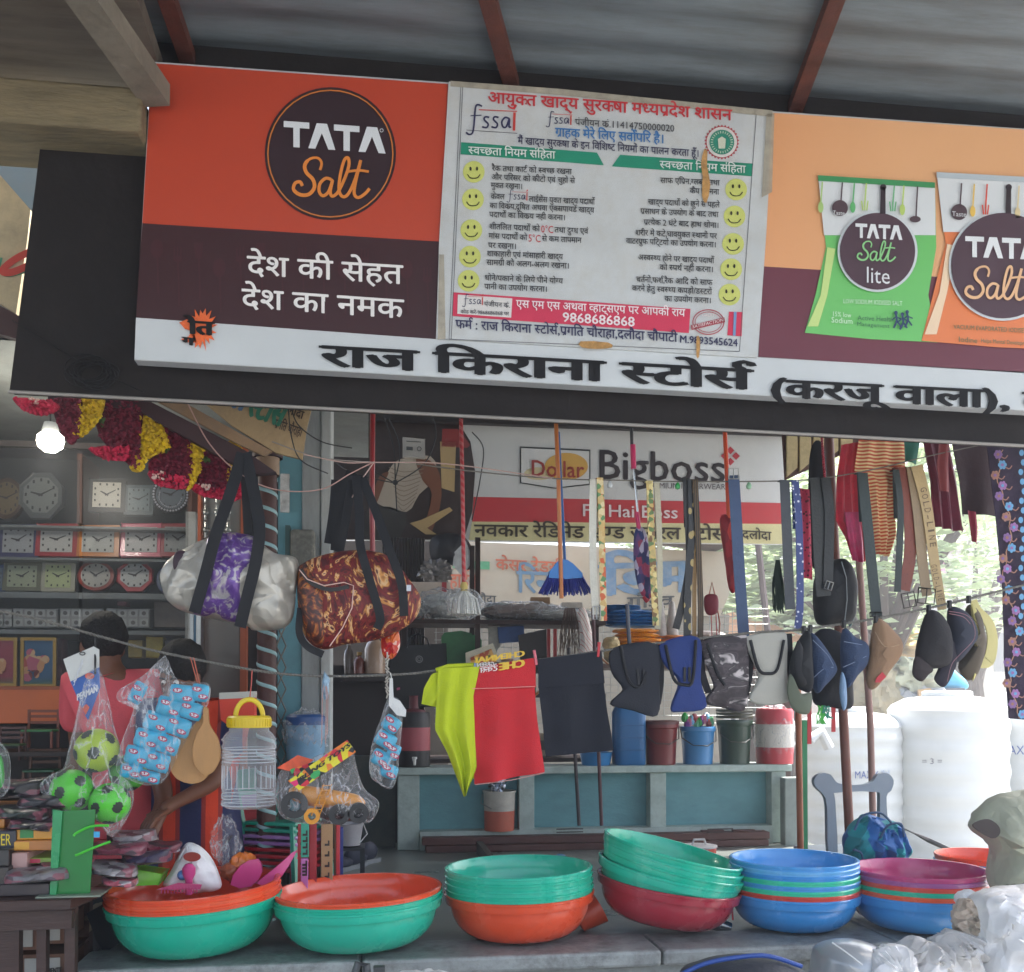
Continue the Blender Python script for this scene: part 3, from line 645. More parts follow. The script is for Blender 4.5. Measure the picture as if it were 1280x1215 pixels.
a = q(1005,938); g = G(); g.ring(a[0],a[1],20,16,1.2,pl(2)); g.ring(a[0],a[1],17,13,.8,pl(2)); g.poly([(a[0] - 22,a[1] + 4),(a[0] + 20,a[1] - 6),(a[0] + 21,a[1]),(a[0] - 21,a[1] + 10)],pl(2)); pp('stamp',g,'a93d4a')
g = G(); g.text('SATISFACTION',(a[0] - 20,a[1] + 8),(a[0] + 19,a[1] - 1),4,pl(3),.01); g.text('GREAT',(a[0] - 8,a[1] - 7),(a[0] + 8,a[1] - 7),3.5,pl(3),.01); pp('stamp_lettering',g,'e2d4d2')
g = G(); g.poly([q(1098,900),q(1108,901),q(1104,988),q(1094,987)],pl(2)); pp('blue_bar',g,'6b8fb8')
# rust runs and peeling tape
g = G(); g.poly([q(990,310),q(1002,318),q(1000,370),q(1012,440),q(998,505),q(982,480),q(984,410),q(978,360)],pl(3),0,2); g.poly([q(540,1008),q(640,1012),q(655,1030),q(600,1036),q(545,1030)],pl(3),0,2); g.poly([q(962,990),q(975,1000),q(972,1062),q(962,1064)],pl(3),0,2)
part('rust_stain',g,M('b58a52',.8,var=.4,vs_=60),pst,False)
g = G(); g.poly([(547,424),(549,318),(555,318),(557,424)],pl(2)); g.poly([(952,247),(965,240),(968,142),(958,142)],pl(2)); g.poly([(563,101),(700,111),(966,138),(965,146),(700,119),(563,108)],pl(2)); part('old_tape',g,M('b3ab98',.35,var=.25,vs_=20,bump=.5,bs=50,alpha=.75),pst,False)

g = G(); g.span((-.35,2.70,3.4),(4.1,5.5,3.46)); solo('shop_ceiling',g,M('7b7f7c',.7,var=.2),'grey ceiling slab directly behind the fascia','ceiling',smooth=False)  # unseen slab, added and widened to keep direct sun off the shop
# ================================================================== LEFT: NEIGHBOURING STALL
YW = 4.75
g = G(); g.span((-4.6,5.25,0),(-.3,5.3,3.1)); solo('stall_wall',g,M('3a3d40',.8,var=.25,vs_=2),'dark grey back wall of the clock stall','wall',smooth=False)
g = G(); g.span((-4.6,2.95,3.0),(.0,5.3,3.06)); solo('stall_ceiling',g,M('8e938f',.8,var=.3,vs_=2,dirt=.4),'pale ceiling of the stall above the glowing bulb','ceiling',smooth=False)
g = G(); g.span((-4.6,2.6,0),(-4.55,5.3,3.1)); solo('stall_wall',g,M('4a4c4c',.8),'far left side wall of the clock stall','wall',smooth=False)
# upper left glimpse: painted board leaning over the entrance, blue wall
t = thing('painted_board','cream board with a red and green painted letter at the far left edge','board',at(20,380,2.85))
g = G(); g.poly([(-60,150),(38,262),(34,300),(20,392),(-60,340)],2.85,.03); part('board',g,M('b7a886',.7,var=.2,vs_=6,dirt=.5),t,False)
g = G(); g.stroke([(44,312),(22,322),(6,334),(4,340),(16,340),(40,330)],9,2.843,5); part('lettering',g,M('b3392c',.6),t,False)
g = G(); g.stroke([(2,322),(0,336),(10,345),(38,338)],3,2.846,5); part('lettering',g,M('2d7a5b',.6),t,False)
g = G(); g.poly([(-60,350),(30,398),(26,425),(-60,400)],2.87,.04); solo('board_batten',g,M('3a1f1e',.6,var=.2),'dark maroon batten under the cream board at left edge','batten',smooth=False)
g = G(); g.span((-4.6,3.4,3.0),(-1.2,3.45,5.2)); solo('blue_wall',g,M('55605f',.8,var=.15,dirt=.3),'pale blue wall glimpsed between beam and fascia','wall',smooth=False)

# ---- display shelving
sh = thing('clock_shelves','grey display shelving of the clock stall with four rows','shelf',at(120,900,YW))
shm = M('6f7677',.5,metal=.2,var=.15,vs_=3,dirt=.3)
x0 = at(-140,660,YW).x; x1 = at(243,660,YW).x
for (ya,th) in [(658,3),(698,3),(741,7),(788,5)]:
    g = G(); a = at(120,ya,YW - .18); g.span((x0,YW - .18,a.z - .0045 * th),(x1,5.22,a.z)); part('shelf_board',g,shm,sh,False,bevel=.003)
g = G(); a = at(240,640,YW - .19); b = at(240,800,YW - .19); g.span((a.x - .03,YW - .2,b.z),(a.x + .02,YW + .3,a.z)); part('upright',g,M('a9adab',.5,dirt=.5),sh,False)
for xx in (101,238): g = G(); a = at(xx,568,YW - .12); b = at(xx,655,YW - .12); g.span((a.x - .012,YW - .14,b.z),(a.x + .012,YW + .2,a.z)); part('upright',g,M('5c3a2c',.5),sh,False)
g = G(); a = at(-140,572,YW - .1); b = at(238,566,YW - .1); g.span((a.x,YW - .12,b.z),(b.x,YW - .08,b.z + .03)); part('top_rail',g,M('3c3430',.5),sh,False)

def clock(px,py,wx,hy,shape,fr,dial,Y,label,hands=(10,2),tilt=-.12,num=True):
    c = at(px,py,Y); k = mpp(px,Y); W = wx * k / 2; H = hy * k / 2
    t = thing('wall_clock',label,'clock',(c.x,c.y,c.z - H),(tilt,0,0),'clocks on the stall shelves')
    def out(s,n=32):
        if shape == 'round': return [Vector((W * s * math.cos(2 * math.pi * i / n),0,H + H * s * math.sin(2 * math.pi * i / n))) for i in range(n)]
        if shape == 'oct': return [Vector((W * s * 1.04 * math.cos(math.pi / 8 + math.pi / 4 * i),0,H + H * s * 1.04 * math.sin(math.pi / 8 + math.pi / 4 * i))) for i in range(8)]
        P = [Vector((-W * s,0,H - H * s)),Vector((W * s,0,H - H * s)),Vector((W * s,0,H + H * s)),Vector((-W * s,0,H + H * s))]
        return P
    g = G(); g.prism(out(1),.035); part('frame',g,M(fr,.3,var=.1,coat=.3),t,False,True,bevel=.006)
    g = G(); g.prism([p - Vector((0,.004,0)) for p in out(.8)],.003); part('dial',g,M(dial,.45,var=.05),t,False,True)
    g = G()
    for h in range(12):
        a = math.pi / 6 * h; q = .66 if shape != 'square' else .62
        sx,sz = math.sin(a) * W * q,math.cos(a) * H * q
        if shape == 'square': m = max(abs(math.sin(a)),abs(math.cos(a))); sx /= m * .95; sz /= m * .95
        g.box((sx,-.006,H + sz),(W * .09,.001,H * .14))
    part('numerals',g,M('1d1d22',.6),t,False,True)
    for nm,a,ln,wd in (('hour_hand',hands[0] * math.pi / 6,.42,.06),('minute_hand',hands[1] * math.pi / 6,.62,.04)):
        g = G(); d = Vector((math.sin(a),0,math.cos(a))); n = Vector((math.cos(a),0,-math.sin(a))) * W * wd; o_ = Vector((0,-.008,H))
        g.prism([o_ - n - d * W * .1,o_ + n - d * W * .1,o_ + d * H * ln + n * .5,o_ + d * H * ln - n * .5],.0015); part(nm,g,M('15151a',.5),t,False,True)
    return t
YC = YW - .10
for a in [(7,622,42,56,'round','4a3526','6b5a3c','brown round clock at the left end of the top row'),
          (50,618,56,62,'oct','5b5f60','7c817e','grey eight sided clock on the top row'),
          (133,618,44,42,'square','1c1c1e','cfcabb','black framed clock with white dial and flower on the top row'),
          (173,624,34,38,'square','4e5d63','6e7f84','blue grey square clock second from right on the top row'),
          (213,618,46,48,'round','23252e','6b7680','dark round clock with beaded white rim at right of the top row'),
          (22,675,48,42,'square','3f3f6a','9fa3a6','square clock with violet blue frame at left of the second row'),
          (70,674,50,42,'square','a8242d','b9bab6','square clock with red frame in the second row'),
          (122,675,50,40,'square','c67826','b0b3ae','square clock with orange frame in the second row'),
          (176,674,50,42,'square','cc4468','b8b9b8','square clock with pink frame in the second row'),
          (222,674,42,42,'square','9c2732','8b9090','square clock with dark red frame beside the shelf upright'),
          (27,720,46,36,'square','6b6c58','9aa38a','olive framed square clock in the third row'),
          (72,720,40,38,'square','a9a898','aebb8a','square clock with pale green dial in the third row'),
          (119,719,46,40,'round','8a2b1b','a7a7a0','round clock with copper red rim in the third row'),
          (168,719,46,40,'oct','a81f2d','b2b6b4','eight sided clock with red and white rim in the third row'),
          (207,724,24,36,'round','20386a','4c6076','blue rimmed round clock half hidden by the silver bag'),
          (-6,722,20,34,'square','274070','5f6f80','blue edged clock cut by the left edge of the third row')]:
    clock(*a[:7],YC,a[7],hands=(random.choice([10,9.5,10.2]),random.choice([2,2.2,1.8])))
g = G(); c = at(213,618,YC - .05); k = mpp(213,YC)
for i in range(36): a = 2 * math.pi * i / 36; g.ball((c.x + 21 * k * math.cos(a),c.y,c.z + 21 * k * math.sin(a)),.006,6); g.ball((c.x + 14 * k * math.cos(a),c.y,c.z - .01 + 14 * k * math.sin(a)),.004,6) if i > 15 else None
solo('bead_ring',g,M('c9ccd6',.2),'ring of white beads around the dark round clock','beads',kind='stuff')
# rows of white watch boxes
for i,(xa,xb) in enumerate([(-22,14),(16,72),(75,130),(133,187)]):
    a = at(xa,784,YC); b = at(xb,761,YC); t = thing('watch_box',['white compartment box cut by the left edge','white compartment box, left one of the full three under the clocks','white compartment box in the middle of the bottom row','white compartment box at the right of the bottom row'][i],'box',((a.x + b.x) / 2,YC,a.z),group='white compartment boxes on the bottom shelf')
    g = G(); g.span((a.x,YC,a.z),(b.x,YC + .12,b.z)); part('box',g,M('8b8d8c',.5),t,False)
    g = G()
    for c_ in range(4):
        for r_ in range(2):
            xx = a.x + (b.x - a.x) * (c_ + .5) / 4; zz = a.z + (b.z - a.z) * (r_ + .5) / 2
            g.span((xx - .022,YC - .006,zz - .018),(xx + .022,YC - .001,zz + .018))
    part('lid_window',g,M('a5a8a6',.15,coat=.5),t,False)
    g = G()
    for c_ in range(4):
        for r_ in range(2):
            xx = a.x + (b.x - a.x) * (c_ + .5) / 4; zz = a.z + (b.z - a.z) * (r_ + .5) / 2; g.lathe([(0,-.009),(.011,-.009),(.011,-.006)],12,(xx,YC,zz),Matrix.Rotation(R(90),3,'X') @ Matrix.Scale(-1,3,(0,0,1)))
    part('watch',g,M('4c4a46',.4),t,False)
# row under: parcels, yellow packets
for i,(xa,xb,ya,yb,h,lb) in enumerate([(60,78,798,850,'5a2a3a','dark plum packet beside the framed picture'),(160,178,800,822,'a9953a','dull yellow packet left of the gap behind the man'),(182,204,796,822,'bfae3c','bright yellow packet on the shelf behind the heads'),(206,232,800,822,'4f4d52','grey dark packet right of the yellow packets'),(146,158,745,757,'7a3440','small red carton above the compartment boxes'),(192,232,752,784,'6d6258','jumble of small cartons beside the silver bag')]):
    a = at(xa,yb,YC + .05); b = at(xb,ya,YC + .05); g = G(); g.span((a.x,YC + .05,a.z),(b.x,YC + .15,b.z)); solo('packet',g,M(h,.4,var=.3,vs_=20),lb,'packet',smooth=False,bevel=.004)
# framed devotional pictures, kept as simple coloured scenes
def picture(xa,xb,ya,yb,Y,bg_,label):
    a = at(xa,yb,Y); b = at(xb,ya,Y); t = thing('framed_picture',label,'picture',((a.x + b.x) / 2,Y,a.z),group='gold framed pictures on the orange counter')
    W,H = b.x - a.x,b.z - a.z; fw = .016
    for (p,q_) in [((a.x,a.z),(b.x,a.z + fw)),((a.x,b.z - fw),(b.x,b.z)),((a.x,a.z + fw + .0005),(a.x + fw,b.z - fw - .0005)),((b.x - fw,a.z + fw + .0005),(b.x,b.z - fw - .0005))]:
        g = G(); g.span((p[0],Y - .01,p[1]),(q_[0],Y + .01,q_[1])); part('frame_strip',g,M('9a7a35',.3,metal=.7),t,False)
    g = G(); g.span((a.x + fw,Y - .002,a.z + fw),(b.x - fw,Y + .008,b.z - fw)); part('print',g,pat('print_' + bg_,'grad',['3d6b35',bg_,bg_],stops=[0,.3,1],rot=(0,R(90),0),stretch=(6,6,6),bump=0),t,False)
    g = G(); random.seed(int(xa) + 50); cx = (a.x + b.x) / 2; cz = (a.z + b.z) / 2
    for i in range(14):
        x_,z_ = cx + random.gauss(0,W * .14),cz - H * .05 + random.gauss(0,H * .13); r1 = random.uniform(.012,.03)
        g.lathe([(0,-.0035 - .0004 * i),(r1,-.0035 - .0004 * i)],10,(x_,Y,z_),Matrix.Rotation(R(90),3,'X') @ Matrix.Scale(-1,3,(0,0,1)),sy=random.uniform(.8,1.7))
    part('printed_figures',g,pat('fig' + bg_,'cell',['b5483a','d09a6a','c0607a','7a3028','d8b58a'],scale=22,bump=0),t,False)
picture(-34,22,797,858,YC - .1,'9a3a50','gold framed picture with a reddish background at the left edge')
picture(26,71,797,859,YC - .1,'2f5f86','gold framed picture with a blue sky and small painted figures')
g = G(); a = at(-140,905,YC - .12); b = at(300,858,YC - .12); g.span((a.x,YC - .12,a.z),(at(232,860,YC).x,YC + .3,b.z)); solo('orange_counter',g,M('b4571f',.45,var=.15,vs_=3),'orange painted counter front under the framed pictures','counter',smooth=False,bevel=.004)
g = G(); g.span((a.x,YC - .02,LZ),(at(232,860,YC).x,YC + .3,a.z - .001)); solo('counter_base',g,M('241f1f',.7,var=.3),'dark recessed base below the orange counter','counter',smooth=False)
# small wooden chairs on a dark rack under the counter
def stool(px,py,Y,wpx,cc,c2,lab):
    k = mpp(px,Y) * wpx / 2; c = at(px,py,Y); t = thing('toy_chair',lab,'toy chair',c,group='small wooden toy chairs below the orange counter')
    g = G(); g.box((0,0,k * 1.0),(k * 1.7,k * 1.4,k * .14)); part('seat',g,M(c2,.5),t,False,True,bevel=.003)
    for i in (-1,1):
        for j in (-1,1):
            g = G(); hgt = k * (2.2 if j > 0 else 1); g.box((i * k * .8,j * k * .62,hgt / 2),(k * .13,k * .13,hgt)); part('leg',g,M(cc,.5),t,False,True)
    for z in (1.45,1.8,2.1): g = G(); g.box((0,k * .62,k * z),(k * 1.5,k * .08,k * .16)); part('back_slat',g,M(cc,.5),t,False,True)
stool(50,935,4.3,46,'6b3422','2d6a3a','brown toy chair with green seat left below the counter')
stool(12,950,4.2,40,'4a2a24','35502f','dark brown toy chair at the left edge below the counter')
stool(52,985,4.2,46,'5c3a28','2a5a3a','lower toy chair with dull green seat')
g = G(); a = at(-60,992,4.2); b = at(100,985,4.2); g.span((a.x,4.05,b.z - .03),(b.x,4.6,b.z - .003)); g.span((a.x,4.1,LZ),(a.x + .05,4.55,b.z - .03)); g.span((b.x - .05,4.1,LZ),(b.x,4.55,b.z - .03)); g.span((a.x,4.12,at(0,938,4.3).z - .02),(b.x,4.5,at(0,938,4.3).z - .0)) ; solo('low_rack',g,M('2c2320',.6),'dark low rack carrying the toy chairs','rack',smooth=False)

# glass cabinet frame between shelves and pillar
cab = thing('watch_cabinet','glass cabinet with orange wooden frame holding wristwatches','cabinet',at(275,905,4.3))
ow = M('9a4a26',.45,var=.2,vs_=6,stretch=(1,1,.2))
for (xa,xb,ya,yb) in [(300,310,560,1000),(246,252,600,1000),(252,300,905,915)]:
    a = at(xa,yb,4.3); b = at(xb,ya,4.3); g = G(); g.span((a.x,4.28,max(a.z,LZ)),(b.x,4.34,b.z)); part('frame_post',g,ow,cab,False)
g = G(); a = at(248,1000,4.5); b = at(306,570,4.5); g.span((a.x,4.5,LZ),(b.x,4.52,b.z)); part('back_panel',g,M('45322a',.6,var=.3),cab,False)
g = G(); a = at(252,1000,4.31); b = at(300,600,4.31); g.span((a.x,4.305,LZ + .1),(b.x,4.309,b.z)); part('glass_pane',g,M('9aa6a8',.06,alpha=.16,var=0),cab,False)
for i in range(12):
    x_,y_ = 254 + (i % 3) * 14,596 + (i // 3) * 22; c = at(x_ + 3,y_,4.48)
    g = G(); g.ball(c,(.016,.008,.016),10); g.tube([c + Vector((0,.004,.04)),c,c + Vector((0,.004,-.04))],.007,6,flat=(1,.4),side=(1,0,0)); part('wristwatch',g,M('9d9c97',.2,metal=.8),cab)
t = thing('striped_board','narrow upright panel of white, blue and orange stripes behind the man','panel',at(246,990,4.2))
for (xa,xb,h) in [(237,242,'b3bcc0'),(242,245,'35607a'),(245,251,'c4cbcc'),(251,254,'3a2e2e')]:
    a = at(xa,830,4.2); b = at(xb,764,4.2); g = G(); g.span((a.x,4.2,LZ),(b.x - .0005,4.22,b.z)); part('stripe',g,M(h,.4),t,False)

t = thing('glass_door','glass doors with an added dark tint that dims the clock shelves','glass door',at(60,800,YW - .27))
for (xa,xb) in [(-140,100),(102,236)]:
    a = at(xa,862,YW - .27); b = at(xb,575,YW - .27); g = G(); g.span((a.x,YW - .275,a.z),(b.x,YW - .27,b.z)); part('pane',g,M('24282b',.35,var=.1,alpha=.2,vs_=2),t,False)  # panes darkened to put shade over the bright shelves
# ---- the lit bulb
t = thing('bulb','glowing white LED bulb hanging under the stall ceiling','bulb',at(63,534,3.9))
c = at(63,551,3.9); k = mpp(63,3.9)
g = G(); g.lathe([(0,-15 * k),(8 * k,-14 * k),(15 * k,-8 * k),(17 * k,0),(16 * k,6 * k),(11 * k,10 * k)],28,c)
part('globe',g,M('fff6e6',.4,emit=14,var=0),t)
g = G(); g.lathe([(11 * k,10 * k),(10 * k,16 * k),(8 * k,24 * k),(0,24 * k)],20,c); part('collar',g,M('b9bdbd',.4),t)
g = G(); g.tube([c + Vector((0,0,24 * k)),(c.x,c.y,3.0)],.004,6); part('cord',g,M('222222',.5),t)
ld = bpy.data.lights.new('bulb_light','POINT'); ld.energy = 3; ld.shadow_soft_size = .06; ld.color = (1,.95,.86)
lo = bpy.data.objects.new('bulb_light',ld); COL.objects.link(lo); lo.location = c + Vector((0,-.02,-22 * k))

# ---- spiral wrapped pillar, pale pillar, blue door jamb
t = thing('spiral_pillar','round brown pillar wrapped with a pale blue spiral ribbon','pillar',(at(334,700,3.35).x,3.35,LZ))
px_ = at(334,700,3.35).x; rr = 12 * mpp(334,3.35); zt = at(334,588,3.35).z
g = G(); g.lathe([(rr,LZ),(rr,zt)],28,(px_,3.35,0)); part('shaft',g,M('4a2a24',.6,var=.3,vs_=8,bump=.3),t)
g = G(); tp = [(px_ + (rr + .001) * math.cos(a),3.35 + (rr + .001) * math.sin(a),zt - .035 - .072 * a / (2 * math.pi)) for a in [i * math.pi / 9 for i in range(int(18 * (zt - .1 - LZ) / .072))]]
g.tube(tp,.0075,6,flat=(1,.4),side=(0,0,1)); part('ribbon',g,M('8fb5b8',.4),t)
g = G(); g.lathe([(rr * 1.25,zt - .02),(rr * 1.25,zt + .05),(0,zt + .05)],24,(px_,3.35,0)); part('cap',g,M('9b836a',.6),t)
g = G(); g.lathe([(rr * 1.6,zt + .05),(rr * 1.6,zt + .12),(0,zt + .12)],24,(px_,3.35,0)); part('capital',g,M('3c2020',.6),t)
plm = M('9da3a2',.7,var=.15,vs_=4,bump=.2,dirt=.4,dirtc='6b6a64',stretch=(3,3,.5))
xa = at(383,700,3.6).x; xb = at(411,700,3.6).x
t = thing('pale_pillar','pale grey square pillar between the clock stall and the shop','pillar',((xa + xb) / 2,3.62,FZ))
g = G(); g.span((xa - .02,3.6,FZ),(xb - .035,3.9,2.9)); part('shaft',g,plm,t,False,bevel=.008)
g = G(); g.span((xb - .033,3.585,FZ),(xb + .01,3.9,2.9)); part('corner_post',g,M('b7bcba',.6,var=.12,dirt=.3,stretch=(3,3,.5)),t,False,bevel=.006)
xc = at(347,700,3.6).x
g = G(); g.span((xc,3.62,LZ),(xa - .022,3.68,2.9)); solo('blue_jamb',g,M('6aa0ab',.6,var=.15,vs_=4,dirt=.3,dirtc='54656a'),'turquoise painted jamb left of the pale pillar','door jamb',smooth=False)
g = G(); a = at(350,640,3.6); b = at(362,592,3.6); g.span((a.x,3.6,a.z),(b.x,3.618,b.z)); o = solo('door_sticker',g,M('cfd2cf',.2,var=.4,vs_=30),'small silvery plate fixed on the turquoise jamb','plate',smooth=False,bevel=.004)
t = thing('switch_box','weathered grey electric box fixed at the pale pillar','switch box',at(380,700,3.55))
g = G(); a = at(364,712,3.55); b = at(394,664,3.55); g.span((a.x,3.5,a.z),(b.x,3.6,b.z)); part('case',g,M('7b7b72',.7,var=.4,vs_=20,dirt=.7,dirtc='39362f'),t,False,bevel=.012)
g = G(); a = at(357,716,3.55); b = at(363,658,3.55); g.span((a.x,3.52,a.z),(b.x,3.6,b.z)); part('open_cover',g,M('3c5a58',.6,var=.3),t,False)
# scissor grille beside the pillar
t = thing('folding_grille','folded diamond lattice grille beside the spiral pillar','grille',at(352,1000,3.5))
g = G(); a = at(345,900,3.5); b = at(358,700,3.5); n = 14; hz = (b.z - a.z + .6) / n
for i in range(n):
    z = a.z - .6 + i * hz
    g.tube([(a.x,3.5,z),(b.x,3.5,z + hz)],.003,4); g.tube([(b.x,3.51,z),(a.x,3.51,z + hz)],.003,4)
part('lattice',g,M('6e6a62',.5,metal=.4),t)
xl = at(309,800,3.9).x; xr = at(372,800,3.9).x
g = G(); g.span((xl,3.95,LZ),(xr + .1,3.98,2.2)); solo('dark_partition',g,M('2a2222',.6,var=.3),'dark maroon partition behind the spiral pillar','partition',smooth=False)

# ---- hand-painted boards above the pillars
t = thing('painted_board','tan hand painted board with green and blue Hindi letters above the spiral pillar','board',at(310,540,2.95))
g = G(); g.poly([(215,470),(395,486),(383,536),(378,574),(345,566),(290,532)],2.95,.02); part('board',g,M('a8906a',.75,var=.25,vs_=7,bump=.2,dirt=.4,dirtc='6b5940'),t,False)
g = G(); g.poly([(178,492),(225,500),(340,564),(330,570),(300,556)],2.93,.02); part('lower_plank',g,M('8a6f52',.75,var=.3,vs_=9,dirt=.5),t,False)
g = G(); g.text('स्टोर्स',(306,518),(350,533),26,2.944,.03,.5); part('lettering',g,M('276b51',.6),t,False)
g = G(); g.text('रल',(274,503),(303,514),24,2.944,.03,.5); part('lettering',g,M('4f6c8c',.6),t,False)
g = G(); g.text('प्रगति चौराहा',(342,534),(376,546),10,2.944,.02,.3); g.text('दलौदा',(352,514),(378,524),9,2.944,.02,.3); part('lettering',g,M('3c2a20',.6),t,False)
g = G(); g.poly([(60,489),(178,497),(305,562),(345,590),(320,592),(296,582),(170,512),(60,500)],2.97,.05); solo('dark_board',g,M('3a2224',.6,var=.25),'dark maroon plank behind the flower garland','plank',smooth=False)

# ---- flower garland
random.seed(11)
t = thing('flower_garland','garland of maroon, yellow and red artificial flowers hung along the awning edge','garland',at(160,540,2.9))
def petals(g,outline,Y,n,s=1.0):
    xs = [p[0] for p in outline]; ys = [p[1] for p in outline]
    def inside(x,y):
        c_ = False; m = len(outline)
        for i in range(m):
            x1_,y1_ = outline[i]; x2_,y2_ = outline[(i + 1) % m]
            if (y1_ > y) != (y2_ > y) and x < (x2_ - x1_) * (y - y1_) / (y2_ - y1_) + x1_: c_ = not c_
        return c_
    k = 0
    while k < n:
        x,y = random.uniform(min(xs),max(xs)),random.uniform(min(ys),max(ys))
        if not inside(x,y): continue
        k += 1; c = at(x,y,Y + random.uniform(-.03,.02)); r = random.uniform(.006,.011) * s
        q = Matrix.Rotation(random.uniform(0,6.3),3,'Y') @ Matrix.Rotation(random.uniform(-1.1,1.1),3,'X')
        P = [q @ Vector((r * .6 * math.cos(a),r * .25 * math.sin(2 * a),r * math.sin(a))) + c for a in [i * math.pi / 3 for i in range(6)]]
        g.add(P + [c + q @ Vector((0,-r * .3,0))],[(6,i,(i + 1) % 6) for i in range(6)])
mar = G(); yel = G(); red = G(); core = G(); pale = G(); leaf = G()
segs = [(mar,[(66,500),(102,495),(98,545),(88,556),(74,536)],160),(yel,[(98,495),(130,494),(126,522),(106,544),(88,549),(97,530)],170),
        (mar,[(122,497),(176,500),(176,545),(174,585),(160,580),(124,545)],300),(yel,[(174,508),(196,516),(213,560),(186,572),(176,590),(162,585),(176,560)],240),
        (mar,[(196,520),(236,540),(240,585),(232,612),(196,600),(186,585)],300),(yel,[(232,536),(258,548),(250,590),(238,612),(232,610),(238,580)],170),
        (mar,[(256,545),(288,560),(284,612),(250,614),(246,596)],220),(yel,[(284,552),(304,562),(292,606),(284,604)],90),
        (red,[(18,497),(66,502),(74,512),(52,520),(28,512)],130),(red,[(112,560),(160,558),(160,575),(130,574)],90),(red,[(186,588),(236,598),(230,612),(196,606)],100),(red,[(240,606),(305,612),(296,626),(252,620)],120),(red,[(294,590),(310,600),(306,622),(292,616)],50),
        (pale,[(190,588),(206,590),(206,600),(192,598)],14),(pale,[(246,604),(262,606),(260,614)],12),(pale,[(34,497),(52,500),(44,506)],12),(leaf,[(118,520),(132,524),(128,532)],14),(leaf,[(200,556),(212,558),(208,566)],14),(leaf,[(252,572),(262,574),(258,580)],10)]
for gg,o_,n in segs:
    Yg = 2.85 + .25 * (sum(p[0] for p in o_) / len(o_)) / 300
    petals(gg,o_,Yg,int(n * 1.7))
    if gg in (mar,yel,red):
        gc = G(); gc.pillow(o_,Yg + .012,.035,.006,40,nr=5,sm=3)
        part('flower_core',gc,M({id(mar): '5a0f24',id(yel): 'c7a215',id(red): 'a51a38'}[id(gg)],.8,var=.3,vs_=60,bump=.8,bs=120),t)
for nm,gg,h in [('maroon_petals',mar,'70122c'),('yellow_petals',yel,'e3bf1c'),('red_petals',red,'c52447'),('pale_petals',pale,'d9b9ac'),('leaves',leaf,'3f5a24')]:
    o = part(nm,gg,M(h,.7,var=.25,vs_=30),t,False); o['kind'] = 'stuff'

# ================================================================== PEOPLE
def skin(name,verts,edges,radii,m,parent,root=0,sub=2):
    me = bpy.data.meshes.new(name); me.from_pydata([Vector(v) - Vector(parent.location) for v in verts],edges,[]); o = bpy.data.objects.new(name,me); COL.objects.link(o)
    o.modifiers.new('s','SKIN'); sv = me.skin_vertices[0].data
    for i,r_ in enumerate(radii): r_ = r_ if isinstance(r_,tuple) else (r_,r_); sv[i].radius = r_; sv[i].use_root = (i == root)
    ss = o.modifiers.new('u','SUBSURF'); ss.levels = ss.render_levels = sub
    dg = bpy.context.evaluated_depsgraph_get(); dg.update(); nm = bpy.data.meshes.new_from_object(o.evaluated_get(dg))
    nm.polygons.foreach_set('use_smooth',[True] * len(nm.polygons)); nm.materials.clear(); nm.materials.append(m)
    bpy.data.objects.remove(o); o = bpy.data.objects.new(name,nm); COL.objects.link(o); o.parent = parent; return o
SK = M('6f452f',.5,var=.12,sss=.05)
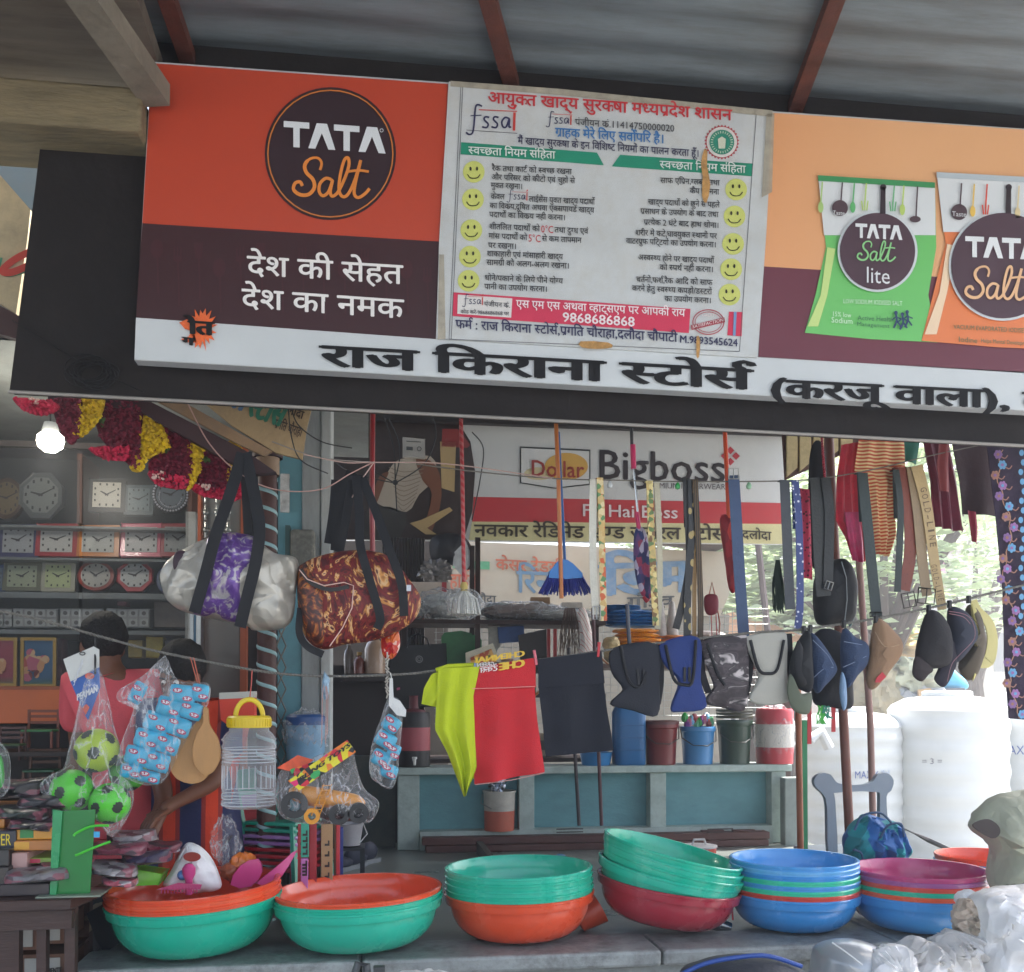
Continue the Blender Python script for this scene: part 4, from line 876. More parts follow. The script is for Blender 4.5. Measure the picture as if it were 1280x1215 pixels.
def person(label,base,head,chest,pelvis,lean_x,shirt_m,trouser_m,armL,armR,hair_c='120e0d',fd=(0,1,0)):
    """base: floor point between the feet; armL/R: [elbow, wrist, hand end]"""
    t = thing('person',label,'person',base)
    b = Vector(base); hd = Vector(head); ch = Vector(chest); pv = Vector(pelvis)
    nk = ch.lerp(hd,.55); sL = ch + Vector((-.17,0,.07)); sR = ch + Vector((.17,0,.07))
    kL,kR = b + Vector((-.09,-.02,.45)),b + Vector((.09,-.02,.45)); fL,fR = b + Vector((-.1,0,.07)),b + Vector((.1,0,.07))
    hL,hR = pv + Vector((-.09,0,-.05)),pv + Vector((.09,0,-.05))
    V = [pv,pv.lerp(ch,.5),ch,nk,hd - Vector((0,0,.07)),hd,hd + Vector((0,0,.07)),sL,*map(Vector,armL),sR,*map(Vector,armR),hL,kL,fL,fL + Vector((0,-.13,-.03)),hR,kR,fR,fR + Vector((0,-.13,-.03))]
    E_ = [(0,1),(1,2),(2,3),(3,4),(4,5),(5,6),(2,7),(7,8),(8,9),(9,10),(2,11),(11,12),(12,13),(13,14),(0,15),(15,16),(16,17),(17,18),(0,19),(19,20),(20,21),(21,22)]
    Rr = [(.12,.09),(.11,.085),(.125,.09),(.052,.052),(.068,.078),(.076,.092),(.062,.078),.052,.036,.025,.03,.052,.036,.025,.03,.085,.055,.038,.03,.085,.055,.038,.03]
    skin('body',V,E_,Rr,SK,t)
    # fingers at the hand ends
    for w_,e_ in ((Vector(armL[1]),Vector(armL[2])),(Vector(armR[1]),Vector(armR[2]))):
        d = (e_ - w_).normalized(); s = d.cross(Vector((0,0,1))).normalized(); g = G()
        for i in range(4): a = e_ + s * (.011 * (i - 1.5) * 1.6); g.tube([a - d * .02,a + d * .035,a + d * .06 - Vector((0,0,.015)),a + d * (.07 + .008 * (i in (1,2))) - Vector((0,0,.035))],[.0095,.009,.008,.006],8)
        g.tube([w_ + d * .03,w_ + d * .05 + s * .035,w_ + d * .08 + s * .045],[.011,.01,.007],8); part('fingers',g,SK,t)
    SVs = [pv + Vector((0,0,-.1)),pv,pv.lerp(ch,.5),ch + Vector((0,0,.02)),nk - Vector((0,0,.02)),sL,sL.lerp(Vector(armL[0]),.65),sR,sR.lerp(Vector(armR[0]),.65)]
    skin('shirt',SVs,[(0,1),(1,2),(2,3),(3,4),(3,5),(5,6),(3,7),(7,8)],[(.205,.16),(.2,.155),(.165,.13),(.185,.14),(.078,.078),.085,.07,.085,.07],shirt_m,t,1)
    skin('trousers',[pv,hL,kL,fL + Vector((0,0,.04)),hR,kR,fR + Vector((0,0,.04))],[(0,1),(1,2),(2,3),(0,4),(4,5),(5,6)],[(.135,.1),.085,.075,.06,.085,.075,.06],trouser_m,t)
    fd = Vector(fd).normalized(); sd_ = fd.cross(Vector((0,0,1)))
    g = G(); g.crumple(hd - fd * .014 + Vector((0,0,.032)),(.09,.1,.1),.06,3,40,5); part('hair',g,M(hair_c,.7,bump=1,bs=150),t)
    for sx in (-1,1):
        g = G(); g.ball(hd + sd_ * sx * .03 + fd * .079,.0105,12); part('eye',g,M('e8e4de',.3),t)
        g = G(); g.ball(hd + sd_ * sx * .03 + fd * .088,.005,8); part('pupil',g,M('16100c',.3),t)
        g = G(); g.tube([hd + sd_ * sx * .046 + fd * .085 + Vector((0,0,.02)),hd + sd_ * sx * .03 + fd * .096 + Vector((0,0,.024)),hd + sd_ * sx * .014 + fd * .095 + Vector((0,0,.02))],.004,6); part('eyebrow',g,M(hair_c,.7),t)
        g = G(); g.ball(hd + sd_ * sx * .08 - Vector((0,0,.015)),(.014,.018,.032),12); part('ear',g,SK,t)
    g = G(); g.tube([hd + fd * .088 + Vector((0,0,.01)),hd + fd * .112 - Vector((0,0,.022)),hd + fd * .098 - Vector((0,0,.034))],[.008,.015,.01],8); part('nose',g,SK,t)
    g = G(); g.tube([hd + fd * .086 - Vector((0,0,.056)) + sd_ * .02,hd + fd * .094 - Vector((0,0,.056)),hd + fd * .086 - Vector((0,0,.056)) - sd_ * .02],[.004,.007,.004],8); part('mouth',g,M('6a2f2c',.5),t)
    return t
h1 = at(128,806,3.35); c1 = at(150,880,3.35); p1 = at(172,1010,3.35)
person('person seen from behind in a pink shirt with short black hair at the table',(p1.x - .02,3.38,LZ),h1,c1,p1,0,M('d2555c',.8,var=.12,vs_=9,bump=.2,bs=200),M('2b2b2d',.8),
       [at(100,950,3.4),at(66,1000,3.5),at(52,1004,3.52)],[at(200,955,3.5),at(150,985,3.65),at(134,986,3.68)],fd=(-.6,.75,-.25))
h2 = at(226,842,3.2); c2 = at(240,915,3.22); p2 = at(246,1050,3.3)
person('person in an orange red and navy top reaching one arm down to the goods',(p2.x,3.36,LZ),h2,c2,p2,0,pat('orange_navy_cloth','wave',['1e2550','8e2a24','d2401f','d2401f'],scale=1.05,stretch=(1.9,0,.6),stops=[0,.5,.8,.93],dist=2.5,rough=.8,rot=(0,0,.3)),M('23283c',.8),
       [at(206,1000,3.1),at(190,1040,2.98),at(184,1052,2.93)],[at(268,978,3.05),at(214,1006,2.95),at(200,1016,2.92)],fd=(-.35,-.8,-.45))
g = G(); g.cloth([(276,868),(278,920),(266,1000),(246,1088)],[(312,868),(306,920),(290,1000),(272,1095)],3.2,8,14,.012,1.5); solo('hanging_shawl',g,M('d2371d',.7,var=.15,vs_=8,bump=.2),'bright orange red cloth hanging beside the person at the table','cloth')
_before = set(bpy.data.objects); BACK = 1.2; C0.y -= BACK      # this section is laid out 1.2 m nearer and moved back at its end
# ================================================================== BACK OF THE SHOP
YB = 4.0
par = thing('parapet','low turquoise panelled wall with pale posts and a pale coping','low wall',at(730,1060,YB))
post_m = M('a9b8b2',.7,var=.15,vs_=5,bump=.2,dirt=.55,dirtc='6e7a74'); blue_m = M('6a9aa0',.75,var=.16,vs_=3,bump=.15,dirt=.35,dirtc='4b7178',stretch=(1,1,2))
xs = [(497,524),(648,667),(811,831),(962,980)]; zt = at(730,957,YB).z
X = [(at(a,1000,YB).x,at(b,1000,YB).x) for a,b in xs]
for a,b in X: g = G(); g.span((a,YB - .03,FZ),(b,YB + .1,zt - .045)); part('post',g,post_m,par,False,bevel=.004)
for i in range(3): g = G(); g.span((X[i][1],YB + .06,FZ),(X[i + 1][0],YB + .1,zt - .045)); part('panel',g,blue_m,par,False)
g = G(); g.span((X[0][0] - .02,YB - .06,zt - .043),(X[3][1] + .03,YB + .2,zt)); part('coping',g,post_m,par,False,bevel=.006)
g = G(); g.span((at(410,1000,4.1).x,4.1,FZ),(X[0][0] - .01,4.2,at(450,945,4.1).z)); solo('low_wall',g,M('3f4744',.8,var=.25,vs_=4,dirt=.4),'dark grey green low wall left of the turquoise panels','low wall',smooth=False)
g = G(); g.span((at(406,1000,4.15).x,4.3,FZ),(at(498,1000,4.15).x,4.34,at(450,832,4.3).z)); solo('dark_cupboard',g,M('2b211f',.5,var=.25,vs_=4),'dark brown board standing behind the low grey wall','board',smooth=False)
g = G(); g.span((X[0][1] + .002,3.945,FZ),(X[3][0] - .002,4.058,at(624,1038,3.95).z)); part('plinth_lip',g,post_m,par,False)
# brown planks stacked on the floor
t = thing('floor_plank','long dark red timber beam lying at the foot of the turquoise wall','timber',at(745,1055,3.9))
pm = M('4f2a22',.55,var=.3,vs_=6,bump=.3,stretch=(.4,3,3),dirt=.3,dirtc='6b5a50')
z1 = FZ + .085; a = at(532,1050,3.88).x; b = at(958,1040,3.88).x
g = G(); g.span((a,3.84,FZ),(b,3.94,z1 * .5 + FZ * .5 - .003)); part('plank',g,pm,t,False,bevel=.004)
g = G(); g.span((a - .02,3.85,z1 * .5 + FZ * .5),(b + .01,3.94,z1)); part('plank',g,pm,t,False,bevel=.004)
for xx,ww in ((712,46),(900,60)):
    g = G(); c = at(xx,1038,3.84); g.span((c.x - .08,3.832,c.z - .012),(c.x + .08,3.839,c.z - .006)); g.span((c.x - .08,3.832,c.z + .006),(c.x + .08,3.839,c.z + .012)); part('hasp',g,M('2b201e',.5,metal=.4),t,False)
for xx in (893,932): g = G(); c = at(xx,1030,3.86); g.box((c.x,3.9,z1 + .006),(.14,.03,.01)); solo('wood_strip',g,pm,'thin strip lying on the timber beam, %s one' % ('left' if xx < 900 else 'right'),'strip',smooth=False)
g = G(); xa,xb = at(980,1000,3.85).x,at(1006,1000,3.85).x; g.span((xa + .005,3.85,0),(xb,3.93,at(990,972,3.85).z)); solo('stone_slab',g,M('87908c',.8,var=.2,vs_=5,dirt=.5,dirtc='5f635f'),'upright grey stone slab at the right end of the turquoise wall','slab',smooth=False,bevel=.008)
# floor bits
g = G(); g.crumple(at(766,1062,3.8) * 1,(.03,.02,.012),.5,4,20); o = solo('paper_scrap',g,M('d8d6d0',.7),'small white paper scrap on the floor near the timber beam','litter')
g = G(); g.crumple(atz(700,1071,FZ + .01),(.035,.025,.014),.5,8,20); solo('blue_wrapper',g,M('4d7fa6',.3,var=.5,vs_=60),'crumpled blue and silver wrapper on the floor behind the green tubs','litter')
g = G(); c = atz(596,1062,FZ); g.box((c.x,3.2,FZ + .035),(.035,1.2,.07)); solo('channel_bar',g,M('474743',.5,metal=.5,dirt=.4),'grey metal channel running back across the floor','bar',smooth=False)
# sandals / rope on the floor by the wall
g = G(); c = atz(565,1046,FZ); g.tube([c + Vector((.055 * math.cos(i * .7),.04 * math.sin(i * .7),.02 + .004 * i)) for i in range(20)],.007,6); solo('cord_coil',g,M('3b2a24',.7),'small dark coil of cord at the foot of the first blue panel','cord')
g = G(); c = atz(588,1047,FZ); g.crumple(c + Vector((0,0,.02)),(.09,.03,.02),.4,5,24); solo('rag',g,M('4a3a34',.8,var=.4,vs_=30),'crumpled brown strap lying beside the cord coil','rag')
# paint bucket with foil
cx = at(624,1040,3.97).x; YPB = 3.97 - .0; k = mpp(624,3.97); r = 20 * k; zb = at(624,1038,3.95).z; zt_ = at(624,988,3.97).z; YPB = 4.0 - .03 - r - .003 if False else 3.97
t = thing('paint_bucket','white and orange paint tin holding silver foil in front of the blue panel','bucket',(cx,3.97,zb)); zm = zb + (zt_ - zb) * .5
g = G(); g.lathe([(0,zb),(r * .92,zb),(r * .94,zm)],32,(cx,3.97,0)); part('lower_body',g,M('b3553c',.5,var=.2,dirt=.3),t)
g = G(); g.lathe([(r * .945,zm),(r * .98,zt_ - .01),(r * 1.03,zt_ - .01),(r * 1.03,zt_),(r * .93,zt_),(r * .9,zm)],32,(cx,3.97,0)); part('upper_body',g,M('b9b4a8',.5,var=.2,dirt=.35),t)
g = G(); g.tube([(cx - r * 1.03,3.97,zt_ - .02),(cx - r * 1.2,3.92,zt_ - .07),(cx - r * .6,3.97 - r,zt_ - .1)],.003,6); part('handle',g,M('8a8a88',.3,metal=.8),t)
g = G(); g.crumple((cx - .01,3.97,zt_ + .05),(.045,.045,.075),.7,9,40,5); solo('foil',g,M('aeb4bd',.18,metal=.9,var=.4,vs_=40),'crumpled silver foil sticking out of the paint tin','foil')

# things along the coping --------------------------------------------------
def bucket(px,pyb,pyt,wpx,Y,c,label,lid=None,handle=True,n_=0,cat_='bucket',group='buckets standing on the coping',taper=.84):
    k = mpp(px,Y); x = at(px,900,Y).x; zb = zt + .001; ztp = at(px,pyt,Y).z; r = wpx / 2 * k
    t = thing('bucket',label,cat_,(x,Y,zb),(0,0,R(n_)),group); h = ztp - zb; m = M(c,.38,var=.1,coat=.2)
    g = G(); g.lathe([(0,0),(r * taper,0),(r * taper,.008),(r * .94,h * .85),(r * .95,h * .86),(r * 1.0,h * .88),(r * 1.03,h * .97),(r * 1.0,h),(r * .95,h * .99),(r * .8,.02),(0,.02)],36); part('body',g,m,t,local=True)
    g = G(); g.tube([(-r * 1.02,0,h * .93),(-r * 1.05,-r * .4,h * .7),(-r * .6,-r * 1.0,h * .52),(r * .2,-r * 1.15,h * .5),(r * .85,-r * .7,h * .62),(r * 1.04,-r * .1,h * .93)],.0035,6); part('handle',g,M('33332f',.5),t,local=True)
    if lid: g = G(); g.lathe([(r * 1.06,h * .96),(r * 1.06,h * 1.03),(r * .9,h * 1.05),(0,h * 1.05)],32); part('lid',g,M(lid,.4),t,local=True)
    return t
YK = 4.05
bucket(826,955,903,42,YK,'6e2222','maroon plastic bucket with lid on the coping',lid='4b1d1c')
bucket(872,952,908,42,YK,'3d7fb5','light blue bucket filled with small bright toys')
b3 = bucket(918,950,900,42,YK,'1f3a2c','dark green bucket with rolled rims on the coping')
g = G(); kx = mpp(918,YK); r_ = 21 * kx; z_ = at(918,898,YK).z - zt
for i,dz in enumerate((0,.02,.04)): g.lathe([(r_ * 1.02,z_ + dz),(r_ * 1.05,z_ + dz + .008),(r_ * 1.02,z_ + dz + .016),(r_ * .95,z_ + dz + .01)],32)
part('stacked_rims',g,M('3a3a2c',.4),b3,local=True)
random.seed(5)
for i in range(12):
    c = at(856 + i * 3,897 + (i * 7) % 9,YK) ; g = G(); g.crumple(c,(.02,.02,.03),.4,i,14); solo('small_toy',g,M(['3ca34a','8a4a8a','c97a8a','7db0c9','9a3a3a','6aa87a'][i % 6],.3),'small wrapped %s toy in the light blue bucket, %s' % (['green','purple','pink','pale blue','red','sea green'][i % 6],'nearer its left rim' if i < 6 else 'nearer its right rim'),'toy','wrapped toys in the light blue bucket')
# jerrycan
t = thing('jerrycan','blue plastic jerrycan standing on the coping behind the black waist belt','jerrycan',(at(786,950,YK).x,YK,zt))
k = mpp(786,YK); h = at(786,880,YK).z - zt; g = G(); g.lathe([(0,0),(18 * k,0),(19 * k,.01),(19 * k,h * .86),(16 * k,h * .95),(7 * k,h),(6 * k,h * 1.03),(0,h * 1.03)],32,sq=5,sy=.8)
part('body',g,M('1f5f93',.35,var=.1),t,local=True); g = G(); g.lathe([(6.5 * k,h * 1.03),(6.5 * k,h * 1.12),(0,h * 1.12)],20); part('cap',g,M('17456b',.4),t,local=True)
g = G(); g.tube([(-.02,-.03,h * .97),(-.02,-.03,h * 1.08),(.07,-.03,h * 1.08),(.07,-.03,h * .93)],.008,8); part('handle',g,M('1f5f93',.35),t,local=True)
for i in range(3): g = G(); g.box((0,-19 * k * .8 - .001,h * (.25 + .2 * i)),(30 * k,.004,.006)); part('rib',g,M('1b5585',.35),t,False,True)
g = G(); k = mpp(742,YK); g.lathe([(0,zt),(17 * k,zt),(20 * k,zt + .075),(21 * k,zt + .08),(19 * k,zt + .08),(16 * k,zt + .01),(0,zt + .01)],32,(at(745,950,YK).x,YK,0)); solo('blue_bowl',g,M('2f76ad',.35),'small blue bowl on the coping behind the black cloth','bowl')
# water jugs
def camper(px,ptop,wpx,Y,cols,label,spout=True,top_knob=None,wrap=False,zb=None):
    k = mpp(px,Y); zb = (zt if zb is None else zb) + .001; x = at(px,900,Y).x; h = at(px,ptop,Y).z - zb; r = wpx / 2 * k
    t = thing('water_jug',label,'water jug',(x,Y,zb)); fr = [0,.3,.72,1.0]
    for i,cc in enumerate(cols):
        z0_,z1_ = h * fr[i],h * fr[i + 1]; g = G(); b_ = [(0,z0_),(r * (.97 if i == 0 else 1),z0_)] if i == 0 else [(r,z0_)]
        g.lathe(b_ + [(r * 1.0,z1_ - (.02 if i == 2 else 0))] + ([(r * .93,z1_),(0,z1_)] if i == 2 else []),36); part('body_band',g,M(cc,.4,var=.1),t,local=True)
    if spout: g = G(); g.tube([(0,-r,h * .14),(0,-r - .03,h * .14),(0,-r - .035,h * .05)],[.012,.01,.007],10); g.lathe([(0,0),(.015,0),(.015,.012),(0,.012)],14,(0,-r - .03,h * .16)); part('tap',g,M('cfd0cc',.4),t,local=True)
    if top_knob: g = G(); g.lathe([(r * .75,h),(r * .7,h * 1.04),(r * .28,h * 1.06),(r * .26,h * 1.28),(r * .3,h * 1.3),(0,h * 1.3)],28); part('lid',g,M(top_knob,.4),t,local=True)
    if wrap: g = G(); g.crumple((0,0,h * .52),(r * 1.12,r * 1.12,h * .56),.12,3,44,5); part('plastic_wrap',g,film(),t,local=True)
    return t
camper(517,890,42,YK,['1c1b1c','a64a52','1f1d1f'],'black and dull pink insulated water jug with tap on the coping',top_knob='5c1f27')
camper(968,886,44,YK,['b0343c','c9c4bb','b53a44'],'red and white insulated jug in clear plastic at the right end of the coping',spout=False,wrap=True)
# sticks leaning on the wall under the cloths
for (x0_,y0_,x1_,y1_,c_,lb) in [(735,560,724,1034,'2d2428','dark leaning stick, left one below the black cloth'),(741,760,752,1034,'4a2327','dark red leaning stick, right one below the black cloth')]:
    g = G(); g.tube([at(x0_ - 24 if x0_ == 735 else x0_,y0_ + 250 if x0_ == 735 else y0_,3.86),at(x1_,y1_ - 2,3.82)],.011,8); solo('stick',g,M(c_,.5),lb,'stick')

# ---- rack behind the parapet
rk = thing('back_rack','dark steel rack behind the parapet loaded with wrapped goods','rack',at(620,960,4.35))
rm = M('33231f',.55,metal=.3,var=.3,vs_=10); YR = 4.35
for xx in (505,597,745):
    for yy in (YR,YR + .35): g = G(); x_ = at(xx,800,YR).x; g.span((x_ - .016,yy - .012,0),(x_ + .016,yy + .012,at(xx,672 if xx == 597 else 772,YR).z)); part('upright',g,rm,rk,False)
for (y0_,y1_,xa_,xb_) in [(773,773,488,756),(866,866,488,756),(948,948,488,756)]:
    g = G(); a = at(xa_,y0_,YR); b = at(xb_,y1_,YR); g.span((a.x,YR - .03,a.z - .03),(b.x,YR + .4,a.z - .005)); part('shelf',g,rm,rk,False)
# wrapped goods on the top shelf
zs = at(620,773,YR).z - .004
for (xx,wx,hy,c_,lb,f_) in [(560,78,44,'b9bab6','bulging clear bag of white goods left on the rack',1),(515,40,30,'8b8a88','grey plastic wrapped bundle at the left end of the rack',1),(650,110,26,'6b5a52','long brown bundle in clear wrap on the rack',1),(700,90,18,'a6a49e','flat grey plastic roll lying across the rack',1),(690,60,24,'55423e','dark brown wrapped bundle on the rack',0)]:
    k = mpp(xx,YR); c = at(xx,760,YR); c.z = zs + hy * k * .42; c.y += .1 + (.06 if f_ == 0 else 0)
    t = thing('wrapped_bundle',lb,'bundle',(c.x,c.y,zs)); g = G(); g.crumple(c,(wx * k * .42,.1,hy * k * .36),.25,xx,34,3); part('contents',g,M(c_,.6,var=.4,vs_=25),t)
    g = G(); g.crumple(c,(wx * k * .52,.13,hy * k * .48),.3,xx + 3,40,4); part('plastic_wrap',g,film(),t)
t = thing('wrapped_box','pale cardboard box with red corner on the rack behind the flame bag','box',at(535,750,YR))
g = G(); a = at(510,752,YR + .1); b = at(562,728,YR + .1); g.span((a.x,YR + .1,a.z),(b.x,YR + .3,b.z)); part('carton',g,M('c9bcae',.6,var=.2),t,False)
g = G(); g.span((b.x - .05,YR + .097,a.z),(b.x - .02,YR + .1,b.z)); part('red_strip',g,M('b5343a',.5),t,False)
# corrugated sheet and dark jumble beyond
V = []; F = []; xa_,xb_ = at(478,760,4.9).x,at(531,760,4.9).x; z_a,z_b = at(500,900,4.9).z,at(500,672,4.9).z; n = 90
for i in range(n + 1): x_ = xa_ + (xb_ - xa_) * i / n; y_ = 4.9 + .012 * math.sin(i * 2 * math.pi / 6); V += [(x_,y_,z_a - 1),(x_,y_,z_b)]
for i in range(n): F.append((2 * i,2 * i + 1,2 * i + 3,2 * i + 2))
g = G(); g.add(V,F); solo('corrugated_panel',g,M('6b6463',.5,metal=.4,var=.3,vs_=5,dirt=.4),'upright grey corrugated sheet behind the flame patterned bag','panel')
g = G(); g.pillow([(540,672),(575,668),(592,690),(588,712),(560,705),(540,700)],4.8,.2,.03,12,2); solo('dark_sack',g,M('2b2a2d',.6,var=.3),'dark rounded bundle hanging below the advertising board','sack')
g = G(); g.poly([(568,690),(582,676),(592,700),(578,720),(566,706)],4.7,.01); solo('white_leaflet',g,M('c6c9c8',.4,var=.3,vs_=20),'tilted white leaflet above the wrapped goods','leaflet')
g = G(); g.crumple(at(545,715,4.75),(.1,.05,.07),.6,12,40,5); solo('metal_scrap',g,M('8b8784',.35,metal=.5,var=.5,vs_=30),'heap of silvery packets below the dark bundle','packets')

# lower shelf: black box bag, bottles, racks of small goods
zl = at(560,866,YR).z
t = thing('black_bag','black square carrier bag with a small ring emblem and handles','bag',at(522,866,4.2))
g = G(); g.poly([(488,810),(556,806),(560,880),(492,886)],4.15,.12); part('body',g,M('1b1c1f',.6,var=.1),t,False,bevel=.01)
for dx in (0,1): g = G(); g.tube([at(x,y,4.15 + .12 * dx) for x,y in [(508,810),(512,797),(522,792),(534,798),(537,808)]],.006,6); part('handle',g,M('16171a',.6),t)
g = G(); g.ring(524,824,4.5,4.5,1,4.146,20); g.ring(524,824,2.4,2.4,.7,4.146,16); part('emblem',g,M('8b8b8c',.5),t,False); g = G(); g.poly([(496,860),(500,859),(500,862),(496,863)],4.146); part('pink_tag',g,M('c9467a',.5),t,False)
def bottle(px,yb,yt,wpx,Y,c,lb,capc='9a9a92'):
    k = mpp(px,Y); a = at(px,yb,Y); h = (yb - yt) * k; r = wpx / 2 * k; t = thing('bottle',lb,'bottle',a,group='bottles and jars on the back rack')
    g = G(); g.lathe([(0,0),(r,0),(r,h * .55),(r * .8,h * .68),(r * .38,h * .76),(r * .36,h * .86)],24); part('body',g,M(c,.25,var=.15,coat=.4),t,local=True)
    g = G(); g.lathe([(r * .45,h * .85),(r * .45,h),(0,h)],18); part('cap',g,M(capc,.4),t,local=True)
bottle(469,842,786,26,4.15,'a98d76','pinkish brown bottle under the flame patterned bag','c7beb2')
bottle(449,842,815,14,4.15,'6e2f1c','short dark brown bottle with gold cap under the flame bag','a8842f')
bottle(436,842,800,12,4.2,'5b4e46','slim grey brown bottle at the left under the flame bag')
g = G(); a = at(425,845,4.1); b = at(482,843,4.1); g.span((a.x,4.1,a.z - .03),(b.x,4.3,a.z - .002)); solo('small_shelf',g,M('241c1b',.6),'small dark shelf carrying the bottles','shelf',smooth=False)
for (px_,yb_,yt_,w_,c_,lb) in [(634,866,832,34,'b08a72','round peach jar on the back rack'),(703,866,828,26,'b58a70','tall peach jar right on the back rack')]: bottle(px_,yb_,yt_ - 8,w_,4.45,c_,lb,'a8806a')
for i,(pl_,c_,lb) in enumerate([([(552,796),(562,790),(590,792),(592,830),(556,830)],'2b6a3a','green plastic hanger set left on the back rack'),([(580,812),(590,794),(602,800),(600,850),(584,850)],'2f7a45','bright green curved plastic rack piece'),([(583,806),(592,804),(590,862),(580,862)],'57767a','teal grey upright plate on the back rack'),([(648,794),(683,786),(684,842),(652,842)],'2a2421','dark hanging panel with red edges on the rack'),([(684,786),(688,786),(688,832),(684,832)],'a82f30','red upright strip left of the jar'),([(692,786),(696,786),(696,832),(692,832)],'b03434','red upright strip beside the jar'),([(622,784),(655,782),(656,802),(624,804)],'2b4f8a','blue and yellow packet behind the wire grid'),([(610,776),(622,772),(630,800),(612,828)],'9b9a92','white folded packet hanging on the rack')]):
    g = G(); g.poly(pl_,4.4 + .015 * i,.02,2 if i < 2 else 0); solo(['plastic_hanger','curved_hanger','teal_folder','dark_folder','red_ruler','red_ruler','blue_packet','white_packet'][i],g,M(c_,.45,var=.3,vs_=20),lb,'goods')
t = thing('framed_print','tilted cream framed print with orange flowers on the back rack','picture',at(600,835,4.25))
g = G(); g.poly([(582,816),(616,804),(634,846),(600,862),(584,858)],4.25,.015); part('frame',g,M('c9c2ad',.5),t,False)
g = G(); g.poly([(588,822),(614,811),(626,838),(598,852),(590,850)],4.246,0); part('print',g,pat('flower_print','cell',['c07a2a','a84a28','d9a45a','6b7a3a','c9a06a'],scale=30),t,False)
g = G(); g.text('4',(609,838),(616,838),9,4.24,.03); part('numeral',g,M('2a2018',.5),t,False)
# feather bundle and pale striped bag hanging right of the rack
g = G()
random.seed(9)
for i in range(60):
    x_ = 712 + random.uniform(-12,14); g.tube([at(x_ * .5 + 356,760,4.2),at(x_,790,4.2 + random.uniform(-.03,.03)),at(x_ + random.uniform(-6,6),800 + random.uniform(5,28),4.2)],.002,3)
solo('straw_bundle',g,M('5f4c42',.8,var=.4),'bundle of dark straw strands hanging at the right of the rack','straw',kind=None)
g = G(); g.pillow([(722,765),(732,762),(742,800),(752,850),(730,858),(718,840),(726,800)],4.15,.08,.01,20,3); solo('hanging_bag',g,pat('pale_stripe','wave',['cfc6bf','d9d2cc','b5685c','d3c9c2'],scale=8,rot=(0,.5,0),dist=4),'pale bag with faint red stripes hanging behind the black cloth','bag')
g = G(); g.tube([at(x,y,4.12) for x,y in [(668,870),(690,850),(718,826),(742,815),(760,830)]],.007,8); solo('wicker_handle',g,M('8a5a2c',.6),'curved brown cane handle behind the black cloth','basket handle')
for i,(xx,yb,w_,h_,c_,nm) in enumerate([(518,771,22,26,'a8352f','red'),(540,864,20,22,'3a6a8a','steel blue'),(566,864,16,34,'c9b45a','straw yellow'),(612,864,18,30,'7a2f4a','plum'),(622,771,26,22,'9aa7a0','grey green'),(644,864,20,20,'d2cdc0','cream'),(664,864,14,28,'2f5f4a','bottle green'),(676,771,24,30,'8a6a4a','brown'),(716,771,26,24,'b9b2a8','pale beige'),(728,864,20,30,'a84a2a','rust'),(520,944,30,40,'3b3230','dark brown'),(610,944,40,34,'5f6a70','slate'),(680,944,44,30,'8a7f6a','khaki')]):
    a = at(xx - w_ / 2,yb,4.52); b = at(xx + w_ / 2,yb - h_,4.52); sh_ = {771: 773,864: 866,944: 948}[yb]; z_ = at(620,sh_,4.35).z - .004
    t = thing('goods_box','%s box of goods on the %s shelf of the dark rack' % (nm,{771: 'top',864: 'middle',944: 'lowest'}[yb]),'box',((a.x + b.x) / 2,4.56,z_),(0,0,random.uniform(-.2,.2)),'boxes on the back rack'); W_,H_ = b.x - a.x,b.z - a.z
    g = G(); g.box((0,0,H_ / 2),(W_,.1,H_)); part('box',g,M(c_,.5,var=.25,vs_=12),t,False,True,bevel=.003)
    g = G(); g.box((0,-.0515,H_ * .5),(W_ * .7,.002,H_ * .4)); part('printed_panel',g,M('c3bfb4' if i % 2 else '3a3836',.45,var=.5,vs_=60),t,False,True)
# wire mesh screen
t = thing('wire_screen','pale welded wire mesh screen behind the rack','screen',at(790,870,4.75)); g = G()
for i in range(44): x_ = 545 + i * 9.5; g.tube([at(x_,760,4.75),at(x_,905,4.75)],.0022,4,cap=False)
for j in range(16): y_ = 762 + j * 9.5; g.tube([at(543,y_,4.757),at(960,y_ - 1,4.757)],.0022,4,cap=False)
o = part('mesh_wires',g,M('8f9491',.4,metal=.5),t); o['kind'] = 'stuff'
# folded plastic heaps beyond the waist belts: orange, blue
for (xx,yy,w_,h_,Y,c_,lb,kd) in [(795,800,56,26,4.3,'d98a1c','pile of folded orange yellow plastic behind the waist belts','orange'),(840,805,40,20,4.4,'cf7a2c','smaller pile of orange plastic behind the waist belts','orange'),(790,774,70,20,4.5,'2a6fae','heap of bright blue folded bags on the shelf','blue'),(776,762,50,10,4.6,'3c8ac2','upper light blue folded bag on the heap','blue'),(885,800,50,18,4.6,'b5a79c','pale folded heap behind the camouflage belt','pale'),(765,812,20,26,4.25,'cdb88a','cream yellow folded packet at the left of the orange pile','pale')]:
    k = mpp(xx,Y); c = at(xx,yy,Y); g = G()
    n = 5 if kd != 'pale' else 2
    for i in range(n): g.crumple((c.x + random.uniform(-.01,.01),c.y,c.z - h_ * k * .5 + h_ * k * (i + .5) / n),(w_ * k * .5,.1,h_ * k / n * .7),.2,i + xx,26,3)
    solo('folded_pile',g,M(c_,.45,var=.25,vs_=20),lb,'folded goods')
g = G(); a = at(740,830,4.3); b = at(980,822,4.3); g.span((a.x,4.2,a.z - .03),(b.x,4.7,a.z)); g.span((a.x,4.2,0),(a.x + .04,4.24,a.z - .03)); g.span((b.x - .04,4.2,0),(b.x,4.24,a.z - .03)); solo('side_table',g,M('4b3a32',.6),'brown table carrying the folded orange and blue goods','table',smooth=False)
